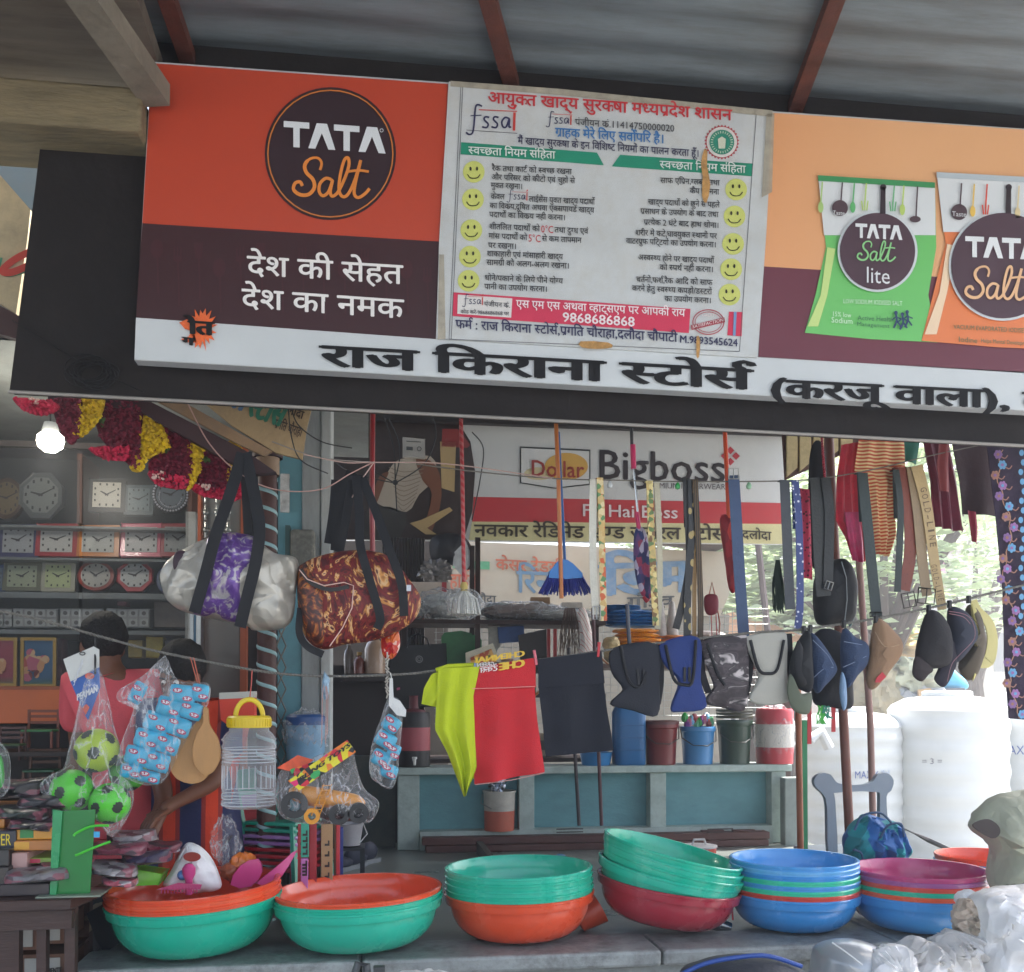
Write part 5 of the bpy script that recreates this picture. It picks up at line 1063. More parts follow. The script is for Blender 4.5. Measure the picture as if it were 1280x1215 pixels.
for (x_,lb) in [(826,'left of two pale cone shaped wrapped cups behind the belts'),(840,'right of two pale cone shaped wrapped cups behind the belts')]: g = G(); k = mpp(x_,4.4); c = at(x_,800,4.4); g.lathe([(0,0),(9 * k,0),(3 * k,46 * k),(0,48 * k)],20,c); solo('cone_cup',g,M('a9a29c',.5,var=.25,vs_=30),lb,'cups','pale cone shaped cups')

# ---- big advertising board across the back
YN = 5.0
ad = thing('advertising_board','large white red and yellow underwear advertising board with a black logo name','billboard',at(790,675,YN))
def al(k): return YN - .004 * k
def ap(name,g,h): return part(name,g,M(h,.45,var=.05,vs_=2,dirt=.12,dirtc='8b857a'),ad,False)
g = G(); g.poly([(404,522),(984,534),(984,680),(404,674)],YN,.05); ap('board',g,'cfcfcb')
g = G(); g.poly([(592,621),(984,629),(984,655),(590,652)],al(1)); ap('red_band',g,'c23a3e')
g = G(); g.poly([(590,652),(984,655),(984,680),(586,675)],al(1)); ap('yellow_band',g,'d8cf9a')
g = G(); g.poly([(404,522),(572,526),(588,552),(594,590),(590,640),(580,674),(404,674)],al(2)); ap('photo_ground',g,'33241f')
g = G(); g.text('Bigboss',(746,598),(908,603),36,al(2),.012); ap('lettering',g,'2a2022')
g = G()
for dx,dy in ((0,-7),(7,0),(0,7),(-7,0)): g.poly([(913 + dx,570 + dy - 5),(913 + dx + 5,570 + dy),(913 + dx,570 + dy + 5),(913 + dx - 5,570 + dy)],al(2))
ap('diamond_emblem',g,'bf2c38')
g = G(); g.text('PREMIUM INNERWEAR',(808,610),(907,612),7,al(2),.0); ap('lettering',g,'4a3f3f')
g = G(); g.text('Fit Hai Boss',(727,645),(848,648),15,al(3),.012); ap('lettering',g,'e4d9d6')
g = G(); g.text('नवकार रेडिमेड एण्ड जनरल स्टोर्स',(593,670),(908,675),14,al(3),.02); g.text('दलोदा',(928,673),(964,675),10,al(3),.02); ap('lettering',g,'3a2f22')
g = G(); g.poly([(650,558),(738,562),(738,606),(694,611),(650,604)],al(2)); ap('logo_box_edge',g,'2a2a2a')
g = G(); g.poly([(651.5,560),(736.5,564),(736.5,604.5),(694,609.5),(651.5,603)],al(3)); ap('logo_box',g,'d4d3ce')
g = G(); g.disc(708,583,27,17,al(4),32); ap('logo_oval',g,'d3a44a')
g = G(); g.disc(674,592,19,8,al(3.5),26); ap('logo_oval',g,'cdbf92')
g = G(); g.text('Dollar',(663,595),(730,597),20,al(5),.012); ap('lettering',g,'9c2f26')
# printed figure: headless torso in a ribbed white vest and dark trousers
g = G(); g.poly([(486,588),(500,574),(538,570),(546,596),(524,618),(508,640),(470,628),(478,606)],al(3),0,3); ap('printed_vest',g,'b9ab98')
g = G(); g.poly([(466,632),(508,641),(502,668),(496,674),(458,674),(456,650)],al(3),0,2); ap('printed_trousers',g,'3a3733')
g = G(); g.poly([(520,572),(545,582),(552,620),(540,664),(530,662),(540,618),(528,600)],al(4),0,3); g.poly([(486,590),(480,604),(470,630),(464,624),(474,596)],al(4),0,3); ap('printed_arms',g,'7a4a30')
g = G(); g.poly([(512,654),(526,650),(562,634),(566,638),(534,660),(546,668),(532,668)],al(5)); g.poly([(550,552),(570,552),(568,615),(552,610)],al(3)); ap('printed_shapes',g,'b89c6a')
g = G()
for i in range(9): g.stroke([(486 + i * 1.5,584 + i * 6),(505,590 + i * 6),(530 - i * 1.5,586 + i * 5)],1,al(4),3)
ap('printed_ribs',g,'8f7f6c')
g = G(); g.poly([(553,536),(572,536),(588,556),(584,560),(552,558)],al(3)); ap('printed_red_patch',g,'8f2f2a')
# small meter box and wires in front of it
t = thing('meter_box','pale electric meter plate with wires above the printed torso','meter',at(518,570,4.6))
g = G(); g.poly([(504,547),(531,549),(531,572),(504,570)],4.6,.04); part('case',g,M('a9a49a',.5,var=.15),t,False,bevel=.004)
g = G(); g.poly([(508,558),(516,558.5),(516,563),(508,562.5)],4.596); g.ring(524,561,3,3,1,4.596,14); g.poly([(508,551),(526,552),(526,553),(508,552)],4.596); part('dial',g,M('4a4a48',.5),t,False)
wires = [[(480,520),(492,560),(494,600),(496,640)],[(494,604),(530,580),(545,545),(540,520)],[(494,604),(470,590),(430,560),(400,520)],[(590,540),(604,560),(600,600),(590,650)],[(380,520),(400,560),(440,590),(494,604)],[(494,600),(500,560),(485,520)]]
g = G()
for wv in wires: g.tube([at(p.x,p.y,4.4) for p in cat([(a,b,0) for a,b in wv],6)],.004,5)
g.ball(at(494,603,4.4),.018,10); solo('cable_tangle',g,M('181818',.5),'tangle of thin black cables in front of the advertising board','cable')
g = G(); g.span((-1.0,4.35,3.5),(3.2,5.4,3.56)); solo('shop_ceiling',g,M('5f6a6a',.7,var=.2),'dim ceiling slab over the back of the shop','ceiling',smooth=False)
g = G(); a = at(400,524,4.95); g.span((at(400,520,4.9).x,4.9,a.z + .0),(3.05,4.96,a.z + .5)); solo('dark_header',g,M('2b2423',.6,var=.2),'dark header band above the advertising board','header',smooth=False)
# slanted cream shutter boards at the right of the board
t = thing('cream_shutter','slanting cream plank shutter in brown frame right of the advertising board','shutter',at(1010,590,3.9))
for i,(xa,xb) in enumerate([(984,997),(1000,1014),(1017,1030),(1033,1048),(1051,1066)]):
    g = G(); g.poly([(xa,538),(xb,540),(xb,590 - (xb - 984) * .42),(xa,596 - (xa - 984) * .42)],3.9,.02); part('plank',g,M('bfae84',.7,var=.2,vs_=12,dirt=.4,dirtc='7a6a4a'),t,False)
g = G(); g.poly([(978,534),(1080,536),(1080,556),(982,600)],3.925,.02); part('backing',g,M('4d2e25',.6),t,False)


C0.y += BACK
for o in set(bpy.data.objects) - _before:
    if o.parent is None: o.location.y += BACK
bpy.context.view_layer.update()
t = thing('storage_can','light blue round container with dark blue lid wrapped in plastic beside the pale pillar','container',(at(382,960,3.5).x,3.5,at(382,958,3.5).z))
k = mpp(382,3.5); r = 24 * k; h = at(382,893,3.5).z - at(382,958,3.5).z
g = G(); g.lathe([(0,0),(r * .9,0),(r,h * .3),(r,h * .8)],32); part('body',g,M('6f9cba',.4,var=.15),t,local=True)
g = G(); g.lathe([(r * 1.03,h * .8),(r * 1.03,h * .95),(r * .9,h),(0,h)],32); part('lid',g,M('284f86',.4),t,local=True)
g = G(); g.crumple((0,0,h * .68),(r * 1.2,r * 1.15,h * .42),.2,7,40,4); part('plastic_wrap',g,film(),t,local=True)

g = G(); zc = at(382,958,3.5).z; a = at(350,960,3.5); b = at(414,960,3.5); g.span((a.x,3.38,zc - .03),(b.x,3.6,zc - .001))
for x_ in (a.x + .02,b.x - .02):
    for y_ in (3.4,3.58): g.span((x_ - .015,y_ - .015,FZ),(x_ + .015,y_ + .015,zc - .03))
solo('stand',g,M('2a2826',.6),'low dark stand under the light blue container','stand',smooth=False)

# ================================================================== ROPES AND WHAT HANGS FROM THEM
R1 = [(-80,752),(0,764),(60,777),(130,797),(200,815),(320,838),(400,845),(500,843),(545,838),(600,831),(680,824),(750,814),(830,803),(940,791),(1000,787),(1090,774),(1175,757),(1290,729),(1340,720)]
R2 = [(300,588),(345,612),(400,608),(440,590),(470,577),(520,580),(600,590),(690,598),(760,600),(860,602),(985,601),(1040,596),(1100,585),(1170,568),(1290,543),(1340,533)]
Y1,Y2_ = 2.78,2.95
def ry(Rp,x):
    for (a,b),(c,d) in zip(Rp[:-1],Rp[1:]):
        if a <= x <= c: return b + (d - b) * (x - a) / (c - a)
    return Rp[0][1] if x < Rp[0][0] else Rp[-1][1]
def r1(x): return ry(R1,x)
def r2(x): return ry(R2,x)
g = G(); P = [at(p.x,p.y,Y1) for p in cat([(x,y,0) for x,y in R1],6)]; g.tube(P,.0042,6)
W_ = G()
for ph in (0,math.pi):      # two strands twisted round the core
    Q = []
    L_ = 0
    for a,b in zip(P[:-1],P[1:]):
        n = max(1,int((b - a).length / .006))
        for i in range(n): L_ += (b - a).length / n; p = a.lerp(b,i / n); Q.append(p + Vector((0,math.cos(L_ * 250 + ph),math.sin(L_ * 250 + ph))) * .004)
    g.tube(Q,.0024,4,cap=False)
solo('rope',g,M('6f6d66',.8,var=.3,vs_=60),'twisted grey rope strung low across the stall with caps and cloths on it','rope')
g = G(); g.tube([at(p.x,p.y,Y2_) for p in cat([(x,y,0) for x,y in R2[5:]],6)],.0026,6); solo('upper_cord',g,M('6f6a60',.7),'thin upper cord carrying the belts','cord')
for i,(P_,c_,lb) in enumerate([([(235,505),(262,555),(300,592),(345,612),(400,612),(438,592),(468,577)],'b08a80','twisted pinkish wire drooping from the garland to the flame bag'),([(380,568),(430,578),(470,578),(560,580),(690,598)],'b79a90','pinkish wire running from the pillar towards the advertising board'),([(340,552),(400,572),(468,578)],'8f8880','greyish wire from the painted board to the red pole'),([(362,500),(372,530),(402,552),(440,560)],'1d1d1d','black cable looping beside the pale pillar'),([(360,505),(364,545),(376,575),(410,592)],'1f1f20','black cable crossing the tan painted board'),([(468,577),(452,600),(440,622)],'b79a90','short wire tail hanging by the flame bag straps')]):
    g = G(); g.tube([at(p.x,p.y,2.9) for p in cat([(a,b,0) for a,b in P_],8)],.0024,5); solo('wire',g,M(c_,.5),lb,'wire')

# ---- silver and purple sports bag
silver = crinkle('silver_satin','b5b1a6',5,.36,.8,.35,.12,.05)
t = thing('sports_bag','shiny silver sports bag with a purple printed middle hanging from black straps','bag',at(285,790,2.9))
YB1 = 2.9
ol = [(200,722),(206,706),(224,690),(262,672),(290,666),(318,674),(345,692),(372,700),(370,740),(366,772),(352,786),(318,788),(306,782),(250,770),(224,762),(208,748)]
g = G(); g.pillow(ol,YB1,.2,.022,13,1,nr=14,sm=6,exp=.42,ridge=.009,rc=(290,600)); part('body',g,silver,t)
g = G(); g.pillow([(262,671),(290,666),(322,674),(326,700),(318,740),(310,778),(270,772),(240,764),(246,720),(256,690)],YB1 - .012,.205,.022,13,1,nr=14,sm=6,exp=.42,ridge=.009,rc=(290,600)); part('printed_middle',g,pat('purple_print','noise',['8f8a8a','a9a4a6','6a4a8e','5a3a84','7d5aa0'],stops=[0,.4,.47,.6,.8],scale=14,rough=.3,metal=.25,dist=3),t)
g = G(); g.pillow([(220,690),(232,690),(228,712),(220,716),(216,704)],YB1 - .06,.03); part('end_patch',g,M('35202c',.5),t)
sm_ = M('15161a',.75,var=.1,bump=.2,bs=300)
g = G(); g.strap([(303,566),(290,610),(270,668),(256,720),(243,766)],15,YB1 - .02,.004,6,YB1 - .125); part('strap',g,sm_,t)
g = G(); g.strap([(306,566),(314,600),(324,655),(320,700),(308,750),(300,784)],15,YB1 - .02,.004,6,YB1 - .12); part('strap',g,sm_,t)
g = G(); g.strap([(303,568),(306,600),(310,680)],10,YB1 + .02,.004,5,YB1 + .05); part('rear_strap',g,sm_,t)
# ---- flame patterned duffel
fl = pat('flame_print','noise',['1c0b0e','4a1318','7d2422','5a171b','c98a42','d9b384','4f1519'],stops=[0,.38,.46,.54,.6,.64,.69],scale=8,rough=.62,dist=4.5,stretch=(1.3,1,.8),bump=.3,bs=60)
t = thing('duffel_bag','dark red duffel bag with an orange flame print and black straps','bag',at(450,818,2.92))
ol = [(371,720),(374,708),(400,695),(440,688),(470,690),(492,700),(512,725),(526,748),(520,772),(500,788),(470,800),(430,806),(405,812),(384,800),(374,770)]
g = G(); g.pillow(ol,2.92,.2,.014,12,4,nr=14,sm=6,exp=.42,ridge=.002,rc=(450,640)); part('body',g,fl,t)
piping = M('d9b8ac',.5)
g = G(); g.tube([at(x,y,2.815) for x,y in [(374,712),(384,724),(405,732),(430,728),(442,732),(440,760),(428,785),(412,808)]],.002,5); part('piping',g,piping,t)
g = G(); g.strap([(376,712),(388,728),(412,737),(436,733)],5,2.818,.003,5); part('zip',g,M('1a1514',.5),t)
g = G(); g.pillow([(372,715),(392,706),(412,740),(410,800),(392,806),(378,780)],2.90,.17,.01,12,9,nr=8); part('end_panel',g,pat('flame_dark','noise',['1c0e0f','3a1715','7a3a22','b5702f','2a1212'],stops=[0,.45,.55,.62,.68],scale=10,dist=4,rough=.45),t)
for P_,y2 in [([(445,594),(449,640),(450,680),(462,725),(475,770),(471,786)],2.80),([(452,596),(470,640),(488,690),(502,730),(505,770)],2.81),([(440,600),(432,650),(424,690)],2.93)]:
    g = G(); g.strap(P_,11,2.9,.004,6,y2); part('strap',g,sm_,t)
g = G(); g.strap([(376,760),(374,790),(384,808),(404,818)],9,2.86,.004,6); part('strap',g,sm_,t)
g = G(); g.box(at(511,735,2.79),(.016,.004,.022)); part('brand_tag',g,M('c9cfd6',.4),t)
g = G(); g.strap([(425,600),(422,640),(416,680)],22,3.0,.006,5); g.strap([(440,590),(425,630),(420,688)],14,2.98,.006,5); solo('dark_strap_bundle',g,sm_,'bundle of wide black straps hanging behind the flame duffel','straps')

# ---- vertical poles, mops, umbrellas hooked under the fascia
def pole(P_,Y,r,c_,name,label,c): g = G(); g.tube([at(x,y,Y) for x,y in P_],r,8); return solo(name,g,M(c_,.35,coat=.2),label,c)
pole([(466,505),(465,640),(466,700)],3.05,.010,'8e1f22','red_pole','thin dark red pole behind the flame bag straps','pole')
t = thing('rope_mop','white mop in clear plastic on a red patterned handle','mop',at(577,772,3.1))
g = G(); g.tube([at(576,512,3.1),at(578,600,3.1),at(580,738,3.1)],.008,8); part('handle',g,pat('red_white_twist','wave',['a3242a','c8b8ae','a3242a'],stops=[0,.8,.9],scale=14,rot=(0,R(50),0),dist=0,bump=0),t)
g = G(); g.lathe([(.012,0),(.016,.03),(.01,.045)],14,at(580,742,3.1)); part('collar',g,M('b9a458',.5),t)
g = G(); k = mpp(577,3.1)
for i in range(120):
    a = random.uniform(0,6.28); r_ = random.uniform(.02,.065); c = at(580,740,3.1)
    g.tube([c + Vector((r_ * .2 * math.cos(a),r_ * .2 * math.sin(a),0)),c + Vector((r_ * .8 * math.cos(a),r_ * .8 * math.sin(a),-.03)),c + Vector((r_ * math.cos(a),r_ * math.sin(a),-.09))],.005,4)
part('mop_strands',g,M('c3c2ba',.8,var=.2),t)['kind'] = 'stuff'
g = G(); g.crumple(at(580,755,3.1),(.075,.07,.06),.15,5,40,4); part('plastic_wrap',g,film(),t)
t = thing('blue_brush','blue fan shaped brush beside an orange wooden stick','brush',at(705,745,3.02))
g = G(); g.tube([at(698,540,3.03),at(706,700,3.02)],.006,8); part('handle',g,M('2a5f9e',.35),t)
g = G(); g.poly([(694,706),(700,700),(710,700),(722,710),(728,722),(686,722)],3.0,.03,2); part('head',g,M('2c73b8',.35),t)
g = G()
for i in range(90): x_ = 686 + 42 * i / 90; g.tube([at(x_,719,3.01 + random.uniform(-.008,.01)),at(707 + (x_ - 707) * 1.6 + random.uniform(-2,2),742 + random.uniform(-3,4) + abs(x_ - 707) * -.1,3.01 + random.uniform(-.015,.02))],.0028,4)
part('bristles',g,M('28307a',.5,var=.3,vs_=40),t)['kind'] = 'stuff'
pole([(695,528),(698,600),(702,748)],3.0,.0085,'b5692c','broom_stick','orange brown wooden stick in front of the blue brush','stick')
t = thing('umbrella','folded dark floral umbrella with pink handle and steel shaft','umbrella',at(802,752,3.0))
g = G(); g.tube([at(789,530,3.0),at(790,558,3.0)],.007,8); part('tip',g,M('3a3a3c',.4),t)
g = G(); g.tube([at(791,556,3.0),at(792,586,3.0)],.011,10); g.tube([at(796,640,3.0),at(799,664,3.0)],.009,10); part('pink_grip',g,M('c42a5e',.4),t)
g = G(); g.tube([at(792,586,3.0),at(797,640,3.0)],.005,8); part('shaft',g,M('b9bcbf',.2,metal=.9),t)
g = G(); g.pillow([(794,662),(806,662),(812,690),(815,720),(816,742),(808,750),(798,735),(792,700)],3.0,.045,.006,40,6,nr=7); part('canopy',g,pat('floral_dark','cell',['23264f','8a2a4a','2b3566','a8a2b5','3a2a5a','5a3a6a'],scale=60,stretch=(1,1,.5)),t)
g = G(); g.tube([at(805,745,3.0),at(810,752,3.0)],.01,8); part('red_end',g,M('a82430',.4),t)
t = thing('red_umbrella','folded dark red umbrella on an orange handle beside the blue belt','umbrella',at(915,738,3.0))
g = G(); g.tube([at(906,538,3.0),at(909,600,3.0),at(911,648,3.0)],.009,10); part('handle',g,M('cf4a1c',.35),t)
g = G(); g.pillow([(900,648),(913,648),(918,680),(922,716),(920,738),(912,738),(906,700)],3.0,.05,.006,40,2,nr=7); part('canopy',g,pat('red_dark','cell',['7a1c24','a3262e','8a2028','c9473c'],scale=40,stretch=(1,1,.4)),t)
for (x_,c_,lb) in [(762,'b9bdbd','small white bulb on the upper cord'),(847,'3fa357','small green bulb on the upper cord left of the logo name'),(936,'8fbf9a','small pale green bulb on the upper cord right of the blue belt')]:
    g = G(); c = at(x_,r2(x_) + 6,Y2_); g.lathe([(0,-.014),(.009,-.01),(.011,0),(.006,.012),(0,.016)],14,c); solo('string_bulb',g,M(c_,.2,var=.05),lb,'bulb','small bulbs on the upper cord')

# ---- belts
_bn = 0; _by = [0]
def belt(P_,w_,c_,label,Y=Y2_,m=None,loop=True,buckle=None,holes=False,t_=.0035,Yb=None,name='belt'):
    global _bn; _bn += 1; Y = Y - .007 * (_bn % 4); Yb = Y; _by[0] = Y; x0_ = P_[0][0]; c0 = at(P_[-1][0],P_[-1][1],Y); t = thing(name,label,'belt',c0,group='belts hung over the upper cord')
    g = G(); g.strap(P_,w_,Y - .012,t_,5,(Yb or Y) - .012); part('strap',g,m or M(c_,.45,var=.12,vs_=12,bump=.2,bs=90),t)
    if loop:
        g = G(); a = at(P_[0][0],P_[0][1],Y - .01); k = mpp(x0_,Y)
        g.tube([a,a + Vector((0,.006,.008)),a + Vector((0,.018,.008)),a + Vector((0,.026,-.01)),a + Vector((.004,.03,-.1))],w_ * k * .5 if not isinstance(w_,list) else w_[0] * k * .5,4,flat=(1.4,.09),side=(1,0,0)) if False else g.strap([(P_[0][0],P_[0][1] + 1),(P_[0][0] + w_ * .2,P_[0][1] + 60)],w_,Y + .012,t_,0)
        g.span((a.x - w_ * k / 2,Y - .012,a.z - .001),(a.x + w_ * k / 2,Y + .015,a.z + .003)); part('rear_run',g,m or M(c_,.45,var=.12,vs_=12,bump=.2,bs=90),t,False)
    if buckle:
        bx,by,bw,bh,bc,rot = buckle; g = G(); k = 1
        P4 = [(-bw / 2,-bh / 2),(bw / 2,-bh / 2),(bw / 2,bh / 2),(-bw / 2,bh / 2),(-bw / 2,-bh / 2)]
        cr,sr = math.cos(rot),math.sin(rot); Q = [at(bx + a * cr - b * sr,by + a * sr + b * cr,Y - .02) for a,b in P4]; g.tube(Q,.0028,6); g.tube([at(bx - sr * -bh * .5,by - bh * .5 * cr,Y - .022),at(bx + sr * -bh * .5,by + bh * .5 * cr,Y - .024)],.0022,6)
        part('buckle',g,M(bc,.28,metal=.9),t)
    if holes:
        Q = cat([(x,y,0) for x,y in P_],8); n = len(Q)
        for i in range(n // 2,n - 2,2): g = G(); c = at(Q[i].x,Q[i].y,(Yb or Y) - .0132 + 0); g.lathe([(0,0),(.0016,0)],8,c + Vector((0,-.0006,0)),Matrix.Rotation(R(90),3,'X')); part('hole',g,M('120e0c',.6),t)
    return t
belt([(742,600),(741,660),(742,720),(745,768)],9,'c9c6b8','plain off white belt at the left end of the hanging belts',buckle=(746,766,9,16,'9a9a98',0),holes=False)
belt([(750,598),(752,640),(753,700),(755,776)],8,'c9a56a','cream belt with orange and green pattern beside the off white belt',m=pat('belt_floral','cell',['c9b078','c9643a','d9c89a','5f8a5a','c9a86a'],scale=55))
belt([(812,602),(814,660),(818,740),(820,782)],8,'b5a26a','yellowish patterned belt right of the folded floral umbrella',m=pat('belt_floral2','cell',['b5a26a','d9c88a','7a5a3a','5f7a4a','c9ad6a'],scale=65))
belt([(821,604),(824,660),(825,730),(822,786)],7,'b9b39a','pale greenish cream belt next to the yellowish patterned belt')
belt([(858,599),(860,640),(862,700),(856,742),(845,786)],9,'1f1d1c','plain black belt curling left at its end')
belt([(864,600),(865,660),(860,740),(859,802)],9,'191919','black belt with gold oval studs',m=pat('gold_oval','vor',['a8935a','1a1a1a','1a1a1a'],stops=[0,.28,.6],scale=24,stretch=(1.2,1,.8),rough=.35))
belt([(869,600),(873,680),(876,760),(875,810)],7,'8a6a3a','black belt edged with tan lines at the centre of the bunch',m=pat('belt_lines','wave',['1c1a18','b58d56','1c1a18'],stops=[0,.7,.85],scale=38,dist=0))
belt([(866,600),(868,680),(868,760),(868,806)],5,'a8875a','narrow tan belt inside the bunch')
belt([(917,594),(920,640),(924,710),(930,796)],14,'33486a','wide slate blue belt with steel buckle above the camouflage belt',buckle=(917,592,12,13,'a9a9a5',0),holes=True,loop=False)
belt([(981,601),(983,650),(986,720),(988,762)],12,'3a3e44','charcoal belt left of the studded navy belt')
belt([(994,601),(998,640),(1000,700),(1000,760),(997,786)],9,'33416e','navy belt with rows of white dots',m=pat('dot_navy','vor',['d3d6e0','36447a','36447a'],stops=[0,.25,.6],scale=55,rough=.5))
belt([(1022,598),(1024,650),(1028,720),(1030,745)],18,'1f211f','wide black belt left of the twisted black belt')
belt([(1032,598),(1037,640),(1036,700),(1035,735)],12,'181a19','black belt with thin stitched edge and hook buckle',buckle=(1036,732,9,10,'8f8f8c',.3))
belt([(1078,592),(1083,640),(1090,710),(1096,770)],13,'23302f','dark green black belt reaching down to the low rope',buckle=(1095,768,15,5,'2a2a2a',0))
belt([(1120,588),(1126,640),(1122,740)],8,'26302e','narrow dark belt behind the brown belt')
belt([(1126,585),(1136,630),(1138,690),(1130,738)],15,'7a3b2a','reddish brown leather belt with holes and dark buckle',buckle=(1136,750,16,18,'2f2b28',-.2),holes=True)
belt([(1140,583),(1148,640),(1153,700),(1159,745)],[14,12],'8f7a5c','tan leather belt with a square black buckle',buckle=(1158,745,21,19,'2a2622',.1),loop=False)
gl = belt([(1146,582),(1158,630),(1168,700),(1178,762)],[15,11],'b39a6c','pale tan belt printed with a gold lettered brand name',loop=False)
def belt_text(s,P_,hpx,Yt):
    """lettering running down a hanging belt, letter by letter"""
    g = G(); Q = cat([(x,y,0) for x,y in P_],10); n = len(s)
    for i,ch in enumerate(s):
        p = lerp_poly(Q,(i + .1) / n); p2 = lerp_poly(Q,(i + .85) / n); d = (p2 - p); nn = Vector((-d.y,d.x,0)).normalized() * -1
        if ch == ' ': continue
        V2,F,wd = text_geo(ch,0); V = [at(p.x + d.x * x / wd - nn.x * hpx * (.5 - y / .69) * 1 ,p.y + d.y * x / wd - nn.y * hpx * (.5 - y / .69),Yt) for x,y,_ in V2]; g.add(V,F)
    return g
part('lettering',belt_text('GOLD-LINE',[(1154,608),(1162,650),(1167,685)],8,_by[0] - .0135),M('5f4a30',.5),gl,False); part('lettering',belt_text('GOLD-LINE',[(1167,705),(1172,730),(1177,752)],7,_by[0] - .0135),M('5f4a30',.5),gl,False)

# ---- clothes at upper right
def cl(name,Lp,Rp,Y,m,label,c_='clothing',**k): g = G(); g.cloth(Lp,Rp,Y,**k); return solo(name,g,m,label,c_)
cl('dotted_cloth',[(1000,610),(1002,660),(1006,722)],[(1012,612),(1014,660),(1016,725)],3.05,pat('pink_dots','vor',['5a1020','d23a5a','d23a5a'],stops=[0,.3,.6],scale=60),'crimson pink strip of cloth with dark dots between the belts',folds=1)
cl('red_blouse',[(1052,556),(1046,600),(1046,650),(1058,672),(1068,700)],[(1076,552),(1074,600),(1080,660),(1082,702)],3.02,M('c4273c',.6,var=.3,vs_=12,bump=.3,bs=60,sheen=.3),'bright red satin garment left of the striped cloth',folds=3,amp=.012)
cl('pink_sleeve',[(1056,640),(1060,670),(1067,700)],[(1074,640),(1078,670),(1081,704)],2.99,M('b5295a',.4,var=.4,vs_=20,bump=.4,bs=40),'shiny magenta sleeve hanging below the red garment',folds=2,amp=.008,nv=12)
cl('striped_cloth',[(1074,548),(1068,588),(1086,600),(1090,650),(1096,692)],[(1130,550),(1132,588),(1120,630),(1122,670),(1112,696)],2.98,pat('red_stripes','wave',['c2502c','e6cf9a'],stops=[0,.52],scale=22,rot=(0,R(90),0),dist=1.2,rough=.7),'cloth with narrow red and cream wavy stripes hanging from the fascia',folds=3,amp=.015,nu=20,nv=30)
cl('green_cloth',[(1127,552),(1130,576)],[(1150,552),(1146,580)],2.99,M('2f6b5c',.7,var=.2),'small dark green cloth piece under the fascia',folds=1,nv=6)
cl('maroon_cloth',[(1154,552),(1164,600),(1168,658)],[(1186,553),(1196,600),(1206,665)],3.02,M('6e1430',.55,var=.3,vs_=9,bump=.3,bs=50,sheen=.3),'dark maroon garment with shiny sleeve right of the gold lettered belt',folds=3,amp=.015)
cl('maroon_sleeve',[(1174,553),(1172,580),(1176,613)],[(1186,553),(1186,580),(1187,615)],2.95,M('7f3030',.6,var=.2),'short brownish red sleeve in front of the maroon garment',folds=1,nv=10)
cl('crimson_sleeve',[(1210,638),(1213,660),(1216,676)],[(1220,640),(1222,660),(1222,680)],3.1,M('a3223c',.6,var=.2),'small crimson sleeve end hanging at the far right',folds=1,nv=8)
cl('dark_banner',[(1190,553),(1200,600),(1206,642)],[(1300,560),(1300,605),(1300,650)],3.25,M('34191d',.7,var=.3,vs_=4,bump=.2),'very dark brown cloth sheet at the upper right',folds=2,amp=.015)
# embroidered hanging
emb = thing('embroidered_cloth','long dark purple cloth with an embroidered flower border at the right edge','cloth',at(1262,900,2.86))
g = G(); g.cloth([(1234,558),(1244,640),(1254,740),(1256,820),(1262,898)],[(1330,562),(1330,700),(1330,800),(1330,904)],2.86,10,30,.006,1.2); part('cloth',g,M('2a1a33',.75,var=.2,vs_=6,bump=.2),emb)
fc = {'c9': M('7d5a8e',.6),'62': M('5f9ac2',.6),'b5': M('966a58',.6),'pk': M('94659a',.6)}
gs = {k: G() for k in fc}; stem = G()
xs_ = lambda y: 1252 + (y - 560) * .055 + 6 * math.sin(y * .05)
for i,y in enumerate(range(568,898,13)):
    x = xs_(y) + (4 if i % 2 else -4); kk = list(fc)[i % 4]
    for p_ in range(6):
        a = p_ * math.pi / 3 + i; gs[kk].disc(x + 3.5 * math.cos(a),y + 3.5 * math.sin(a),2.1,2.6,2.843 - .0004 * p_,8)
    gs[list(fc)[(i + 2) % 4]].disc(x,y,2,2,2.84,8)
    gs['b5'].stroke([(x,y),(x + 8,y + 5),(x + 12,y + 1)],1.4,2.844,3)
stem.stroke([(xs_(y) + 2 * math.sin(y),y) for y in range(562,900,8)],1.3,2.846,2)
for k_,gg in gs.items(): part('embroidery',gg,fc[k_],emb,False)['kind'] = 'stuff'
part('stem',stem,M('a3785a',.6),emb,False)
g = G()
for y in range(566,780,12): g.disc(1276 + (y % 5),y,3,4,2.843,10)
part('embroidery',g,fc['62'],emb,False)['kind'] = 'stuff'

# ---- low rope: cloths
def peg(x,y,c_,lab,rot=.1):
    t = thing('clothes_peg',lab,'peg',at(x,y,Y1 - .02),(0,rot,0),'clothes pegs on the low rope')
    for s_ in (-1,1): g = G(); g.box((0,s_ * .005,.0),(.009,.005,.055)); part('leg',g,M(c_,.4),t,False,True,bevel=.001)
    g = G(); g.tube([(-.006,0,.004),(.006,0,.004)],.006,8); part('spring',g,M('9a9a9a',.3,metal=.9),t,local=True)
peg(593,838,'7a8fb5','pale blue clothes peg between the lime and the red cloth'); peg(669,822,'c9606c','pink clothes peg between the red and the black cloth',-.15); peg(748,812,'b8252f','red clothes peg at the right corner of the black cloth')
lm = M('b3c21a',.75,var=.1,vs_=8,bump=.3,bs=200)
t = thing('lime_cloth','lime yellow cloth hanging in a long point from the rope','cloth',at(570,990,Y1))
g = G(); g.cloth([(556,838),(540,842),(530,860),(527,880)],[(600,832),(590,850),(570,870),(547,884)],Y1 - .015,10,12,.006,1.2); part('short_flap',g,lm,t)
